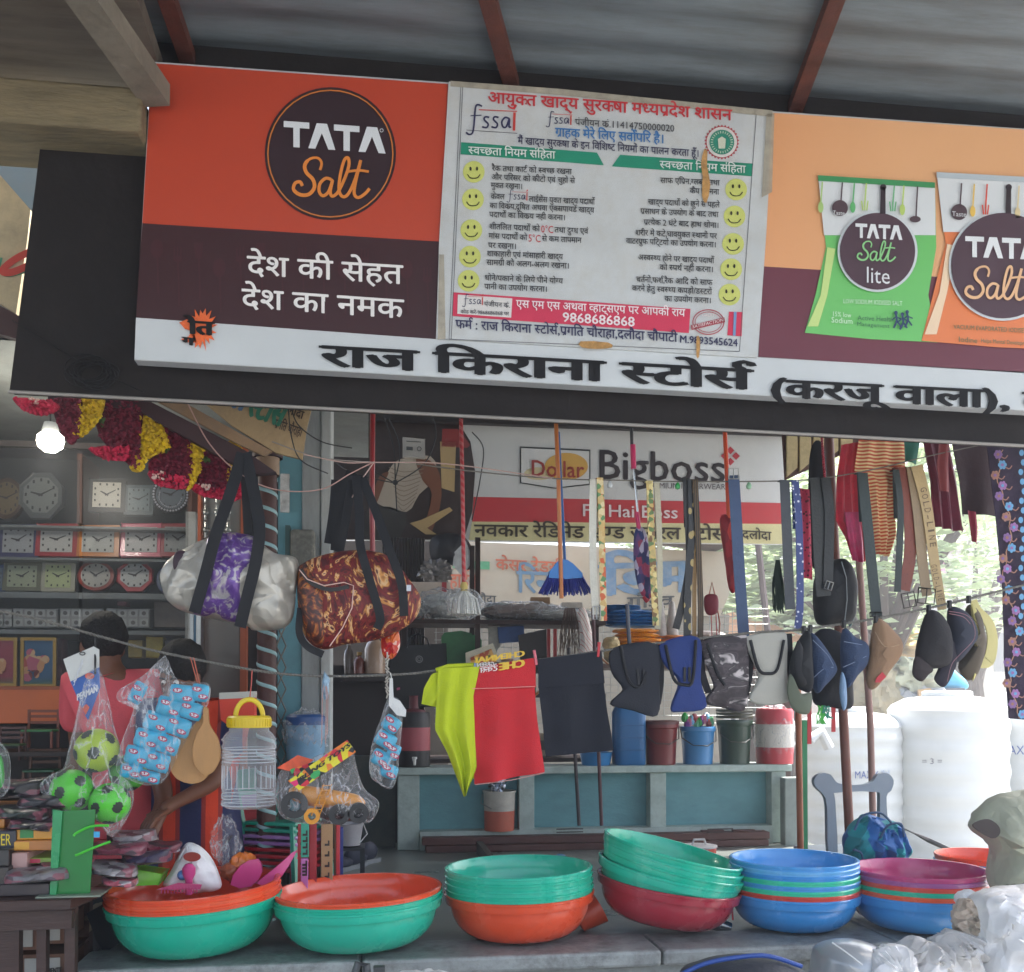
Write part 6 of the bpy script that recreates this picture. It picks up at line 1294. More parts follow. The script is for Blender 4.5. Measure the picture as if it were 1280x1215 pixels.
g = G(); g.cloth([(548,836),(546,870),(544,912),(560,942),(580,996)],[(600,833),(592,870),(594,920),(596,960),(583,994)],Y1 - .03,18,26,.018,2.0,1,wr=.01); part('long_fall',g,lm,t)
g = G(); g.cloth([(586,836),(590,880),(590,920),(588,972)],[(604,833),(600,880),(602,920),(594,974)],Y1 + .01,8,16,.006,1); part('rear_fold',g,lm,t)
g = G(); g.tube([at(545,838,Y1 - .01),at(560,833,Y1 - .012),at(598,831,Y1 - .01)],.009,10); part('rolled_edge',g,lm,t)
rd = M('c4282f',.85,var=.12,vs_=7,bump=.35,bs=260,dirt=.12,dirtc='8f1c24')
t = thing('red_cloth_bag','red non woven cloth bag with yellow and white print, pegged upside down','cloth bag',at(630,978,Y1))
g = G(); g.cloth([(583,836),(583,861)],[(669,822),(670,859)],Y1 - .022,10,6,.002,1,wr=.002); part('folded_top',g,rd,t)
g = G(); g.cloth([(585,858),(590,900),(594,981)],[(668,856),(671,900),(681,965)],Y1 - .016,18,22,.012,1.8,wr=.012); part('front',g,rd,t)
g = G(); g.tube([at(584,861,Y1 - .027),at(625,860,Y1 - .028),at(669,858,Y1 - .027)],.0018,5); part('seam',g,M('d98a84',.7),t)
g = G(); g.tube([at(594,981,Y1 - .018),at(640,975,Y1 - .02),at(681,966,Y1 - .018)],.0014,5); part('hem',g,M('d9a49c',.7),t)
g = G(); g.text('CHENNAI',(594,829),(656,820),7,Y1 - .03,.03,flip=True); part('print',g,M('d9b23a',.6),t,False)
g = G(); g.text('GREEN',(596,834),(618,832),5,Y1 - .031,.02,flip=True); g.text('टेक्स',(600,841),(622,838),6,Y1 - .031,.02,flip=True); part('print',g,M('e2d9d4',.6),t,False)
g = G(); g.text('CHE',(624,838),(656,833),9,Y1 - .031,.04,flip=True); part('print',g,M('d9b23a',.6),t,False)
bk = M('171a24',.85,var=.15,vs_=7,bump=.3,bs=240)
t = thing('black_cloth_bag','plain dark navy black cloth bag pegged next to the red one','cloth bag',at(715,943,Y1))
g = G(); g.cloth([(673,824),(673,860)],[(752,814),(756,854)],Y1 - .024,10,6,.002,1,wr=.002); part('folded_top',g,bk,t)
g = G(); g.cloth([(673,856),(678,900),(683,946)],[(754,852),(760,895),(766,938)],Y1 - .016,18,22,.012,1.6,wr=.012); part('front',g,bk,t)

# ---- waist support belts
def support(ol,Y,m,label,inner=None,edge='14151a',strips=()):
    t = thing('waist_belt',label,'support belt',at(ol[-1][0],max(p[1] for p in ol),Y),group='folded waist support belts on the low rope')
    g = G(); g.pillow(ol,Y,.035,.003,20,ol[0][0],nr=6,sm=4,exp=.35); part('panel',g,m,t)
    if inner: g = G(); g.tube([at(x,y,Y - .022) for x,y in [(p.x,p.y) for p in cat([(a,b,0) for a,b in inner],5)]],.006,6); part('binding',g,M(edge,.7),t)
    for s_ in strips: g = G(); g.strap(s_,3,Y - .024,.003,3); part('webbing',g,M(edge,.6),t)
    return t
support([(766,810),(822,805),(824,850),(822,894),(790,888),(762,880),(778,862),(764,840)],Y1,M('181b25',.75,var=.12,bump=.2,bs=200),'black waist support belt first from the left on the rope',[(776,808),(786,850),(800,858),(808,840)],strips=[[(797,836),(799,856)],[(805,836),(807,856)]])
support([(826,804),(874,797),(876,850),(883,884),(850,890),(838,886),(848,852),(830,830)],Y1,M('1e3470',.75,var=.15,bump=.2,bs=200),'navy blue waist support belt with black binding',[(832,806),(842,848),(856,856),(866,850),(870,800)],strips=[[(856,834),(856,852)],[(862,834),(862,852)]])
support([(878,800),(926,794),(934,800),(936,850),(930,888),(900,884),(880,878),(892,860),(882,830)],Y1,pat('camo','noise',['1e1a1e','2e2629','4a4044','1a171b','bdb4b2'],stops=[0,.44,.5,.56,.64],scale=9,dist=1.5,stretch=(1,1,2.2)),'camouflage patterned waist support belt, dark grey and white',[(884,804),(896,840),(906,856)])
support([(932,796),(976,790),(984,800),(984,850),(990,874),(960,882),(936,874),(948,846),(938,820)],Y1,M('a8a69c',.75,var=.08,bump=.2,bs=200),'pale beige grey waist support belt with black binding',[(938,800),(948,836),(960,842),(972,836),(980,800)])
for (a,b,lb) in [([(825,806),(826,850),(822,880)],'15161c','thin black strap between the black and the navy support belt'),([(876,800),(878,840),(886,866)],'15161c','black webbing between the navy and the camouflage belt'),([(930,796),(938,830),(932,870)],'141519','black elastic between the camouflage and the beige belt'),([(986,792),(988,830),(992,872)],'16171b','black elastic right of the beige support belt')]:
    g = G(); g.strap(a,8,Y1 + .012,.006,5); solo('elastic_strap',g,M(b,.75),lb,'strap')
pole([(784,755),(785,780),(787,808)],Y1 + .1,.008,'1e2436','dark_strap','upright dark navy strap end above the black support belt','strap')

# ---- caps
def cap_(ol,Y,m,label,brim=None,bm_=None,dep=.1,seams=(),sc='d0d0d0',extra=None,band=None):
    t = thing('cap',label,'cap',at(sum(p[0] for p in ol) / len(ol),max(p[1] for p in ol + (brim or [])),Y),group='caps clipped on the low rope')
    g = G(); g.pillow(ol,Y,dep,.004,18,ol[0][0],nr=8,sm=4,exp=.5); part('crown',g,m,t)
    if brim: g = G(); g.pillow(brim,Y - dep * .22,.028,.002,10,2,nr=5,sm=4,exp=.4); part('brim',g,bm_ or m,t)
    for s_ in seams: g = G(); g.tube([at(p.x,p.y,Y - dep * .5 * math.sqrt(max(.05,1 - .5)) - .012) for p in cat([(a,b,0) for a,b in s_],4)],.0011,4); part('stitching',g,M(sc,.7),t)
    if band: g = G(); g.pillow(band,Y - dep * .3,.03,.002,10,3,nr=4); part('sweatband',g,M('15161a',.7),t)
    x_ = ol[0][0]; g = G(); c = at(x_,r1(x_),Y1); g.box(c + Vector((0,-.004,-.003)),(.012,.02,.03)); part('clip',g,M('16171a',.4),t,False,bevel=.002)
    return t
jm = M('33435f',.85,var=.22,vs_=25,bump=.4,bs=180)
cap_([(1004,792),(1012,792),(1014,830),(1014,862),(1004,864),(988,850),(990,820)],Y1 - .02,M('1b1d20',.8,var=.15),'black and olive cap with hollow side showing, left of the denim caps',[(988,842),(1000,866),(1014,866),(1014,885),(1008,893),(992,888),(984,866)],M('5f6656',.8,var=.12),band=[(998,800),(1010,830),(1008,856),(996,850),(992,826)])
cap_([(1012,792),(1028,806),(1043,830),(1044,842),(1030,858),(1020,866),(1013,840)],Y1,jm,'blue denim cap with pointed crown, left one of two',seams=[[(1016,800),(1034,818),(1042,832)],[(1016,848),(1030,836),(1042,834)]],sc='8a97ad')
cap_([(1054,786),(1068,796),(1084,806),(1083,830),(1070,846),(1058,860),(1052,830)],Y1,jm,'blue denim cap beside the brown pipe, right one of two',[(1052,840),(1057,852),(1058,880),(1054,888),(1050,866)],M('7f9ab8',.7),seams=[[(1055,802),(1078,806)],[(1054,834),(1072,826),(1083,820)]],sc='8a97ad')
cap_([(1094,775),(1104,776),(1116,788),(1127,802),(1125,820),(1110,840),(1098,856),(1088,862),(1083,846),(1088,810)],Y1,M('8f7258',.85,var=.12,vs_=10,bump=.25,bs=160),'tan brown cap with a small red patch',seams=[[(1094,790),(1106,808),(1124,806)]],sc='b39a80',extra=None)
g = G(); g.poly([(1096,847),(1103,840),(1108,846),(1100,853),(1094,853)],Y1 - .045,.004); solo('cap_patch',g,M('b5303a',.6),'small red stitched patch on the tan cap','patch')
cap_([(1160,764),(1176,768),(1186,786),(1190,810),(1186,830),(1166,836),(1146,830),(1148,800)],Y1 - .01,M('1f1d20',.8,var=.18,vs_=14,bump=.3,bs=150),'black cap with a light mesh crown hanging at the right',[(1146,820),(1166,836),(1160,844),(1152,852),(1142,846),(1141,834)],M('2c2325',.8))
cap_([(1186,760),(1202,762),(1216,776),(1220,796),(1210,814),(1196,828),(1186,820),(1188,790)],Y1 + .02,M('2a2f3e',.8,var=.15),'navy grey cap with pink piping on its edge',[(1190,800),(1196,826),(1186,852),(1178,859),(1168,850),(1172,838)],M('221f2c',.8),seams=[[(1186,764),(1206,768),(1216,778),(1218,798),(1200,818),(1190,830),(1184,852)],[(1186,767),(1204,771),(1213,780)]],sc='a8767c')
cap_([(1210,757),(1222,764),(1228,790),(1230,812),(1216,850),(1200,838),(1214,812),(1220,790)],Y1 + .05,M('5c5346',.8,var=.15),'dark khaki cap lining behind the navy cap',[(1214,756),(1224,772),(1229,812),(1216,852),(1220,812)],M('c2b878',.8))
g = G(); g.strap([(1217,750),(1222,762),(1236,778),(1241,800),(1236,826),(1222,826)],[8,16],Y1 + .06,.006,5); solo('yellow_cloth',g,M('c9bf84',.8,var=.1),'pale yellow cap brim curving beside the purple cloth','cap brim')
t = thing('backpack','black backpack with teal side hanging behind the belts','backpack',at(1045,782,3.1))
g = G(); g.pillow([(1040,700),(1056,700),(1066,720),(1068,750),(1062,778),(1040,782),(1022,776),(1020,730),(1028,706)],3.1,.16,.01,12,4,nr=8,exp=.35); part('body',g,M('17181b',.65,var=.2,bump=.2),t)
g = G(); g.pillow([(1060,706),(1068,718),(1070,760),(1062,784),(1060,750)],3.13,.06,.004,10,2,nr=5); part('side_panel',g,M('2b5f63',.6),t)
g = G(); g.tube([at(x,y,3.015) for x,y in [(1052,702),(1058,722),(1059,750),(1056,776)]],.0022,5); part('zip',g,M('8a8f90',.4),t)
t = thing('black_bag','black cloth bag hanging below the rope behind the denim caps','bag',at(1044,886,3.0))
g = G(); g.pillow([(1020,790),(1052,792),(1062,830),(1066,870),(1062,886),(1036,884),(1018,878),(1016,840)],3.0,.1,.01,10,8,nr=8,exp=.35); part('body',g,M('14161d',.75,var=.2,bump=.2),t)
g = G(); g.pillow([(1014,560),(1030,560),(1034,640),(1028,700),(1014,706),(1010,640)],3.12,.05,.008,10,2); solo('black_garment',g,M('17171a',.8,var=.2),'black garment hanging behind the wide black belt','clothing')
for i,(x_,yb_,yt_,c_,lb) in enumerate([(1012,930,880,'b52a30','red ribbon handle hanging under the olive cap'),(1027,905,882,'3fb03c','tangle of bright green cord under the black bag'),(1042,915,880,'b52a30','narrow red strip hanging under the black bag'),(1034,898,882,'2a8a72','teal cord tuft under the black bag')]):
    g = G()
    if 'tangle' in lb or 'tuft' in lb:
        for q_ in range(8): g.tube([at(x_ + random.uniform(-5,5),yt_,2.98),at(x_ + random.uniform(-6,6),(yt_ + yb_) / 2,2.97),at(x_ + random.uniform(-7,7),yb_,2.98)],.003,5)
    else: g.strap([(x_,yt_),(x_,(yt_ + yb_) / 2),(x_,yb_)],5,2.99,.004,4)
    solo('ribbon',g,M(c_,.5),lb,'ribbon')
# red pouch and net seen in daylight beyond
t = thing('red_pouch','small dark red pouch on a cord hanging in the daylight gap','pouch',at(888,770,3.2))
g = G(); g.pillow([(882,744),(896,744),(898,760),(894,768),(884,768),(880,756)],3.2,.04,.003,30,2); part('body',g,M('7a2430',.6,var=.2),t)
g = G(); g.tube([at(x,y,3.2) for x,y in [(886,745),(890,728),(894,745)]],.003,5); g.tube([at(x,y,3.2) for x,y in [(897,762),(900,780),(899,792),(896,786)]],.003,5); part('cord',g,M('a85a4a',.6),t)
for x_ in (889,895): g = G(); g.tube([at(x_,768,3.2),at(x_ + 1,795,3.2)],.002,5); part('tassel',g,M('b8404a',.6),t)
t = thing('net_bag','dark green net bundle hanging between the belts','net',at(975,772,3.15)); g = G()
for i in range(70): a_ = random.uniform(-7,7); g.tube([at(972 + a_ * .3,700,3.15),at(972 + a_,730,3.15 + random.uniform(-.02,.02)),at(973 + a_ * .8 + random.uniform(-3,3),755 + random.uniform(-4,12),3.15)],.0022,3)
part('net_strands',g,M('27382f',.8),t)['kind'] = 'stuff'
# red beads and cord beside the shutters
g = G()
for i in range(26): g.ball(at(1027 + i * .25,545 + i * 3.2,3.0),.006,8)
solo('bead_string',g,M('a8283a',.4,var=.4,vs_=50),'string of red and white beads beside the cream shutter','beads',kind='stuff')

# ---- left cluster --------------------------------------------------------
def hook_line(x,y0_,x1_,y1_,Y,c_='8a3a2a',r=.0016): g = G(); g.tube([at(x,y0_,Y),at((x + x1_) / 2 + .5,(y0_ + y1_) / 2,Y),at(x1_,y1_,Y)],r,5); return g
# blue header card
t = thing('blister_card','blue and white printed header card hung at the left end of the rope','card',at(105,905,2.74))
g = G(); g.poly([(79,824),(117,808),(124,812),(124,836),(88,852)],2.74,.003); part('white_tab',g,M('c9cac4',.5),t,False)
g = G(); g.poly([(88,852),(124,834),(125,860),(110,900),(106,894)],2.74,.003); part('blue_panel',g,M('2456a0',.4),t,False)
g = G(); g.text('SUPER',(92,858),(104,830),8,2.7385,.03); g.text('PERMAN',(96,876),(122,864),8,2.738,.03); part('lettering',g,M('d6d9dc',.5),t,False)
g = G(); g.disc(112,845,6,4,2.737,14); g.poly([(102,885),(108,880),(112,884),(107,894)],2.737); part('orange_mark',g,M('c9543a',.5),t,False)
g = G(); g.ring(103,817,4,2.5,1.4,2.736,16); part('hang_hole',g,M('3a3a38',.6),t,False)
# bag of balls
t = thing('ball_bag','clear plastic bag of toy footballs hanging from the rope','bag',at(112,1030,2.7))
g = G(); g.pillow([(114,838),(124,838),(134,870),(142,910),(158,960),(166,995),(160,1020),(142,1046),(128,1030),(104,1022),(70,1010),(52,985),(62,970),(80,960),(88,930),(98,890),(106,860)],2.7,.2,.018,16,3,nr=14,sm=5,exp=.45,ridge=.006,rc=(119,835)); part('plastic_bag',g,film('clear_bag',.05,.45,10,'f2f4f6',.1),t)
g = G(); g.tube([at(119,797,2.76),at(119,822,2.74),at(119,842,2.71)],.004,6); part('knot',g,M('1c1c1c',.5),t)
for (bx,by,br,bc,lb) in [(121,938,29,'9db52c','yellow green toy football with dark patches, topmost in the bag'),(90,988,28,'4fc22a','bright green toy football, lower left in the bag'),(137,1004,27,'56c832','bright green toy football, lower right in the bag'),(160,966,24,'4a9a3a','darker green toy football behind the blue packets')]:
    Yb = 2.7 if br > 25 else 2.76; c = at(bx,by,Yb); r_ = br * mpp(bx,Yb) * .98
    bt = thing('toy_ball',lb,'ball',c,group='toy footballs in the hanging bag')
    g = G(); g.ball(c,r_,32); part('skin',g,M(bc,.45,var=.08),bt)
    phi = (1 + 5 ** .5) / 2; ico = [Vector(v).normalized() for v in [(0,1,phi),(0,1,-phi),(0,-1,phi),(0,-1,-phi),(1,phi,0),(1,-phi,0),(-1,phi,0),(-1,-phi,0),(phi,0,1),(phi,0,-1),(-phi,0,1),(-phi,0,-1)]]
    rm_ = Matrix.Rotation(bx * .07,3,'X') @ Matrix.Rotation(by * .05,3,'Z')
    for v in ico:
        v = rm_ @ v
        if v.y > .3: continue
        a_ = v.orthogonal().normalized(); b_ = v.cross(a_); g = G(); P_ = [c + (v + (a_ * math.cos(h) + b_ * math.sin(h)) * (.3 if i % 2 == 0 else .25 + .05 * math.sin(i * 7))).normalized() * (r_ + .0012) for i,h in [(i,2 * math.pi * i / 20) for i in range(20)]]
        g.add(P_ + [c + v * (r_ + .0025)],[(20,i,(i + 1) % 20) for i in range(20)]); part('patch',g,M('2f3a2e',.6,var=.3,vs_=80),bt)
# bag with blue printed packets
bp = thing('packet_bag','clear bag packed with rolled light blue printed packets','bag',at(195,980,2.68))
g = G(); g.pillow([(203,822),(208,822),(222,850),(246,852),(262,856),(260,880),(244,905),(222,945),(206,975),(186,982),(160,974),(146,962),(152,930),(168,880),(148,876),(150,862),(178,845)],2.68,.14,.012,16,8,nr=12,sm=5,ridge=.005,rc=(205,830)); part('plastic_bag',g,film('clear_bag',.05,.45,10,'f2f4f6',.1),bp)
bl_m = M('2fa5c8',.35,var=.25,vs_=30,coat=.3); pk_m = M('b02a55',.4); wt_m = M('dbe3e6',.4)
def packs(par_,cells,Y):
    for (x,y,w_,h_,an) in cells:
        ca,sa = math.cos(an),math.sin(an)
        q_ = lambda a,b: (x + a * ca - b * sa,y + a * sa + b * ca)
        g = G(); g.pillow([q_(-w_ / 2,-h_ / 2),q_(0,-h_ / 2 - 1),q_(w_ / 2,-h_ / 2),q_(w_ / 2 + 1,0),q_(w_ / 2,h_ / 2),q_(0,h_ / 2 + 1),q_(-w_ / 2,h_ / 2),q_(-w_ / 2 - 1,0)],Y,.03,.003,40,x,nr=5,sm=2); part('packet',g,bl_m,par_)
        for (u,v) in [(-.22,-.2),(.22,.22)]:
            cx_,cy_ = q_(w_ * u,h_ * v); g = G(); g.poly([(cx_ + 6.2 * math.cos(h) * ca - 3.2 * math.sin(h) * sa,cy_ + 6.2 * math.cos(h) * sa + 3.2 * math.sin(h) * ca) for h in [i * math.pi / 8 for i in range(16)]],Y - .0185); part('oval_mark',g,pk_m,par_,False)
            g = G(); g.text('S.P',(cx_ - 4 * ca,cy_ - 4 * sa + 1.6),(cx_ + 4 * ca,cy_ + 4 * sa + 1.6),3.4,Y - .0195,.03); part('mark_lettering',g,wt_m,par_,False)
packs(bp,[(228,868,30,22,.1),(250,866,20,20,.15),(212,884,30,22,.3),(238,888,28,20,.3),(196,903,30,22,.35),(222,908,30,22,.35),(184,924,30,22,.3),(208,930,30,22,.35),(172,945,30,22,.25),(196,952,30,22,.3),(164,964,26,16,.15),(186,971,26,14,.2),(172,866,16,26,.5)],2.67)
# second small bag with a spoon card further right
t = thing('teether_bag','small clear bag of pink and blue printed packets with a white handle','bag',at(487,985,2.74))
g = G(); g.pillow([(486,872),(500,876),(503,900),(499,940),(497,968),(489,986),(474,980),(462,966),(465,930),(476,898)],2.74,.09,.008,20,8,nr=9,ridge=.003,rc=(488,850)); part('plastic_bag',g,film('clear_bag',.05,.45,10,'f2f4f6',.1),t)
packs(t,[(489,905,20,18,.6),(482,925,24,18,.5),(492,940,14,18,.4),(476,948,22,18,.5),(486,964,20,16,.4)],2.74)
g = G(); g.poly([(487,848),(491,848),(492,872),(500,876),(508,888),(507,896),(496,894),(486,882)],2.715,.006); part('handle',g,M('cfd0cc',.4),t,False)
g = hook_line(488,841,489,850,2.75); part('tie',g,M('d9d9d4',.5),t)
# wooden paddles
wd_ = M('b0834f',.55,var=.12,vs_=5,stretch=(6,6,.8),bump=.1)
for (sx,ang,ln,lb,Yp) in [(238,.25,1.0,'round wooden rolling paddle, larger one behind',2.69),(253,-.12,.92,'oval wooden paddle, smaller one in front',2.66)]:
    if ang > 0: P_ = [(255,892),(260,894),(256,915),(262,945),(262,965),(250,978),(230,978),(215,966),(213,945),(222,925),(242,906)]
    else: P_ = [(254,886),(260,886),(262,905),(273,925),(275,948),(266,965),(254,968),(243,955),(241,935),(247,915),(254,903)]
    g = G(); g.poly(P_,Yp,.012,4); solo('wooden_paddle',g,wd_,lb,'paddle','wooden paddles hung on the rope',bevel=.002)
g = hook_line(238,822,256,890,2.7,r=.002); g.tube([at(242,822,2.7),at(257,888,2.68)],.002,5); solo('twine',g,M('b5604a',.7),'reddish twine holding the wooden paddles','twine')
# jar
t = thing('plastic_jar','large clear ribbed plastic jar with yellow screw lid and handle','jar',at(311,1012,2.72))
k = mpp(311,2.72); c = at(311,1010,2.72); H_ = 106 * k; g = G(); pr = [(0,.004),(28 * k,.002),(31 * k,.008)]
for i in range(40):
    v = i / 39; z = .01 + v * H_ * .8; rad = 33.5 * k + .003 * math.sin(v * 52) * (1 if (v < .28 or v > .62) else .15); pr.append((rad,z))
pr += [(33 * k,H_ * .84),(29 * k,H_ * .9),(25 * k,H_ * .93),(25 * k,H_ * .99)]
g.lathe(pr,48,c); part('jar_body',g,film('jar_plastic',.13,.36,22,'e6ecef',.05,.12,(1,1,.25),.75,0),t)
for z_ in (.05,.09,.13,.17,.21,.56,.60,.64,.68,.72): g = G(); g.tube([c + Vector((34.3 * k * math.cos(a),34.3 * k * math.sin(a),H_ * z_)) for a in [i * math.pi / 20 for i in range(41)]],.0014,6,cap=False); part('rib',g,M('e4eaee',.12,alpha=.45,var=0),t)
for a_ in range(14): a = -math.pi * (a_ + .5) / 14; g = G(); g.tube([c + Vector((33.6 * k * math.cos(a),33.6 * k * math.sin(a),H_ * z_)) for z_ in (.25,.4,.52)],.0016,6); part('flute',g,M('e4eaee',.12,alpha=.35,var=0),t)
g = G(); g.lathe([(0,H_ * .97),(27 * k,H_ * .97),(27.5 * k,H_ * 1.09),(25 * k,H_ * 1.11),(0,H_ * 1.11)],40,c)
for i in range(40): a = i * math.pi / 20; g.box(c + Vector((27.6 * k * math.cos(a),27.6 * k * math.sin(a),H_ * 1.03)),(.003,.003,H_ * .09),rz=a)
part('lid',g,M('d3b81a',.35,var=.05),t)
g = G(); g.tube([c + Vector((17 * k * math.cos(a),0,H_ * 1.1 + 22 * k * math.sin(a))) for a in [i * math.pi / 14 for i in range(15)]],.0055,8,flat=(1,1.6),side=(0,1,0)); part('handle',g,M('d9be20',.35),t)
g = hook_line(315,838,312,874,2.74,r=.0022); part('hook',g,M('b04a3c',.5),t)
# orange carton with white top behind the jar
t = thing('orange_carton','orange red carton with a white rim behind the jar lid','carton',at(280,895,2.95))
g = G(); g.poly([(274,874),(318,872),(318,905),(290,910),(276,900)],2.95,.08); part('carton',g,M('cf3a20',.5),t,False)
g = G(); g.poly([(274,866),(318,864),(318,872),(274,874)],2.945,.09); part('rim',g,M('b5b4aa',.5),t,False)
# toys in bag on strings
t = thing('toy_truck_bag','clear crinkled bag with an orange and black toy truck and a printed header','toy pack',at(408,1032,2.68))
g = G(); g.pillow([(352,962),(376,955),(395,945),(425,935),(440,932),(445,955),(455,985),(474,1004),(462,1028),(440,1026),(400,1030),(372,1028),(350,1018),(344,990)],2.68,.16,.02,22,5,nr=12,ridge=.006,rc=(400,950)); part('plastic_bag',g,film('toy_bag',.08,.62,12,'f4f4f6',.1,1),t)
g = G(); g.poly([(360,976),(434,925),(445,940),(374,988)],2.60,.004); part('header_card',g,pat('toy_header','cell',['c92a3a','d9d03a','3aa35a','e07a2a','d92a6a','2a2a2a','d9c92a'],scale=42,bump=0),t,False)
g = G(); g.text('BLING TOYS',(374,978),(438,933),6,2.597,.03); part('header_lettering',g,M('1f1a1a',.5),t,False)
g = G(); g.poly([(346,960),(372,944),(392,950),(370,966)],2.63,.01); part('orange_flap',g,M('d4522a',.5,var=.3,vs_=30),t,False)
g = G(); g.poly([(362,962),(400,950),(405,966),(372,978)],2.625,.01); part('printed_flap',g,pat('toy_header','cell',[],42) if 'toy_header' in _m else None,t,False)
ym = M('d08a1a',.4,var=.15); bm2 = M('1a1b1e',.4,var=.2)
g = G(); g.pillow([(362,986),(380,982),(420,988),(448,994),(456,1006),(430,1010),(392,1008),(366,1000)],2.66,.07,.004,20,2,nr=5); part('truck_cab',g,ym,t)
g = G(); g.pillow([(398,1000),(440,998),(462,1006),(458,1024),(424,1026),(402,1022)],2.68,.08,.006,30,3,nr=5); part('truck_body',g,bm2,t)
for (x_,y_,r_,m_) in [(368,1006,17,bm2),(390,1020,10,ym),(424,1018,13,bm2),(448,1016,13,bm2)]:
    c = at(x_,y_,2.62); kk = mpp(x_,2.62); g = G(); g.lathe([(r_ * .5 * kk,-.012),(r_ * kk,-.012),(r_ * kk,.012),(r_ * .5 * kk,.012)],24,c,Matrix.Rotation(R(90),3,'X')); part('wheel',g,m_,t)
for i in range(6): g = G(); g.box(at(396 + i * 2.4,1012 - i * 6,2.61),(.03,.003,.003)); part('ladder_rung',g,ym,t,False)
for s_ in (-5,5): g = G(); g.tube([at(394 + s_,1020,2.61),at(410 + s_,980,2.61)],.002,5); part('ladder_rail',g,ym,t)
for (x_,xe) in [(403,402),(408,411),(410,425)]:
    g = G(); g.tube([at(406,845,2.74),at(x_,870,2.7),at(x_ - 1,930 if xe != 425 else 918,2.67)],.0015,5); part('string',g,M('b58a80',.6),t)
g = G(); g.crumple(at(407,858,2.73),(.012,.012,.045),.4,3,16); solo('tied_wrapper',g,M('8aa8bd',.3,var=.5,vs_=50),'small silvery blue wrapper knotted on the rope above the toy truck','wrapper')
# small red stickers pack near the duffel
g = G(); g.pillow([(478,790),(496,786),(500,808),(490,824),(478,818)],3.0,.05,.01,30,4,ridge=.004); solo('red_packet',g,pat('red_foil','cell',['c2301f','d96a2a','b8202a','e0b0a0'],scale=50,rough=.25),'shiny red and orange foil packet below the duffel bag','packet')
g = G(); 
for i in range(14): g.tube([at(484 + 3 * math.sin(i),815 + i * 4,2.85),at(484 - 3 * math.sin(i),821 + i * 4,2.85)],.003,5)
solo('chain',g,M('b5aea2',.5),'pale knotted cord chain hanging left of the black carrier bag','cord')
# green bottle pack at the left edge
t = thing('green_toy_pack','clear pack with a bright green toy at the far left edge','toy pack',at(0,995,2.6))
g = G(); g.pillow([(-30,920),(0,928),(12,950),(8,992),(-30,1000)],2.6,.1,.01,20,3); part('plastic_bag',g,film('clear_bag',.05,.45,10,'f2f4f6',.1),t)
g = G(); g.pillow([(-26,940),(-4,940),(4,956),(2,984),(-26,988)],2.6,.06,.003); part('toy',g,M('3fa345',.4),t)
# ================================================================== PLASTIC TUBS ON THE LEDGE
LEDGE = FZ + .013
TC = {'green': '17b291','green2': '27b798','orange': 'e04f2a','orange2': 'e35a35','maroon': 'a52c3c','blue': '3b8fd2','blue2': '4a9ad8','lblue': '66aede','mint': '35c59b','mauve': 'a05a92','pink': 'b83c74','coral': 'cf4538'}
_tm = {}
def tub_mesh(Rr,h):
    if (Rr,h) in _tm: return _tm[(Rr,h)]
    g = G(); b = .036; pr = [(0,0),(Rr * .50,0),(Rr * .53,.004)]
    for i in range(1,13): t = i / 12; pr.append((Rr * (.53 + .40 * math.sin(t * math.pi / 2) ** .95),(h - b) * (1 - math.cos(t * math.pi / 2)) ** .92 + .004 * (1 - t)))
    pr += [(Rr * .955,h - b),(Rr * .985,h - b + .001),(Rr * .992,h - b + .006),(Rr * .995,h - .010),(Rr * 1.008,h - .008),(Rr * 1.01,h - .002),(Rr * .995,h + .001),(Rr * .965,h),(Rr * .955,h - .006)]
    for i in range(12,-1,-1): t = i / 12; pr.append((Rr * (.51 + .405 * math.sin(t * math.pi / 2) ** .95),.006 + (h - b) * (1 - math.cos(t * math.pi / 2)) ** .92))
    pr.append((0,.006)); g.lathe(pr,72); _tm[(Rr,h)] = g; return g
def stack(px,pyc,wpx,Y,cols,h,step,label,tilt=(0,0,0),zoff=0,each=None,grp=None):
    c = at(px,pyc,Y); Rr = wpx / 2 * mpp(px,Y); base = Vector((c.x,Y,LEDGE + zoff)); rm_ = Matrix.Rotation(tilt[1],3,'Y') @ Matrix.Rotation(tilt[0],3,'X'); out = []
    for i,cc in enumerate(cols):
        rr = Rr * (1 - .004 * i); g = tub_mesh(round(rr,4),h); off = rm_ @ Vector((0,0,step * i))
        extra = Vector((0,0,0)); rot = (tilt[0],tilt[1],0)
        if each: extra,rot = each(i,rot,Rr)
        me = mesh('tub',g,M(TC[cc],.24,var=.09,vs_=4,coat=.3,bump=.07,bs=5,dirt=.06,dirtc='b8b4a4')); o = bpy.data.objects.new('tub',me); COL.objects.link(o)
        o.location = base + off + extra; o.rotation_euler = rot; o['category'] = 'tub'; o['group'] = grp
        nm = {'green': 'green','green2': 'green','mint': 'mint green','orange': 'orange','orange2': 'orange','coral': 'coral red','lblue': 'pale blue','blue2': 'blue'}.get(cc,cc)
        place = 'bottom' if i == 0 else ('topmost' if i == len(cols) - 1 else ['second','third','fourth','fifth','sixth','seventh'][i - 1] + ' from the bottom')
        o['label'] = '%s plastic tub, %s of %s' % (nm,place,label); out.append(o)
    return out
stack(246,1150,218,2.80,['green','orange','orange2','orange'],.178,.017,'the leftmost stack on the ledge',tilt=(.02,-.045,0),zoff=.012,grp='tubs in the leftmost stack')
stack(450,1150,210,2.79,['green2','green','orange'],.165,.017,'the stack beside the leftmost one',tilt=(.0,-.035,0),zoff=.010,grp='tubs in the second stack')
stack(650,1120,183,2.86,['orange','green','green2','green','green2'],.166,.0225,'the straight middle stack',tilt=(0,-.02,0),zoff=.006,grp='tubs in the middle stack')
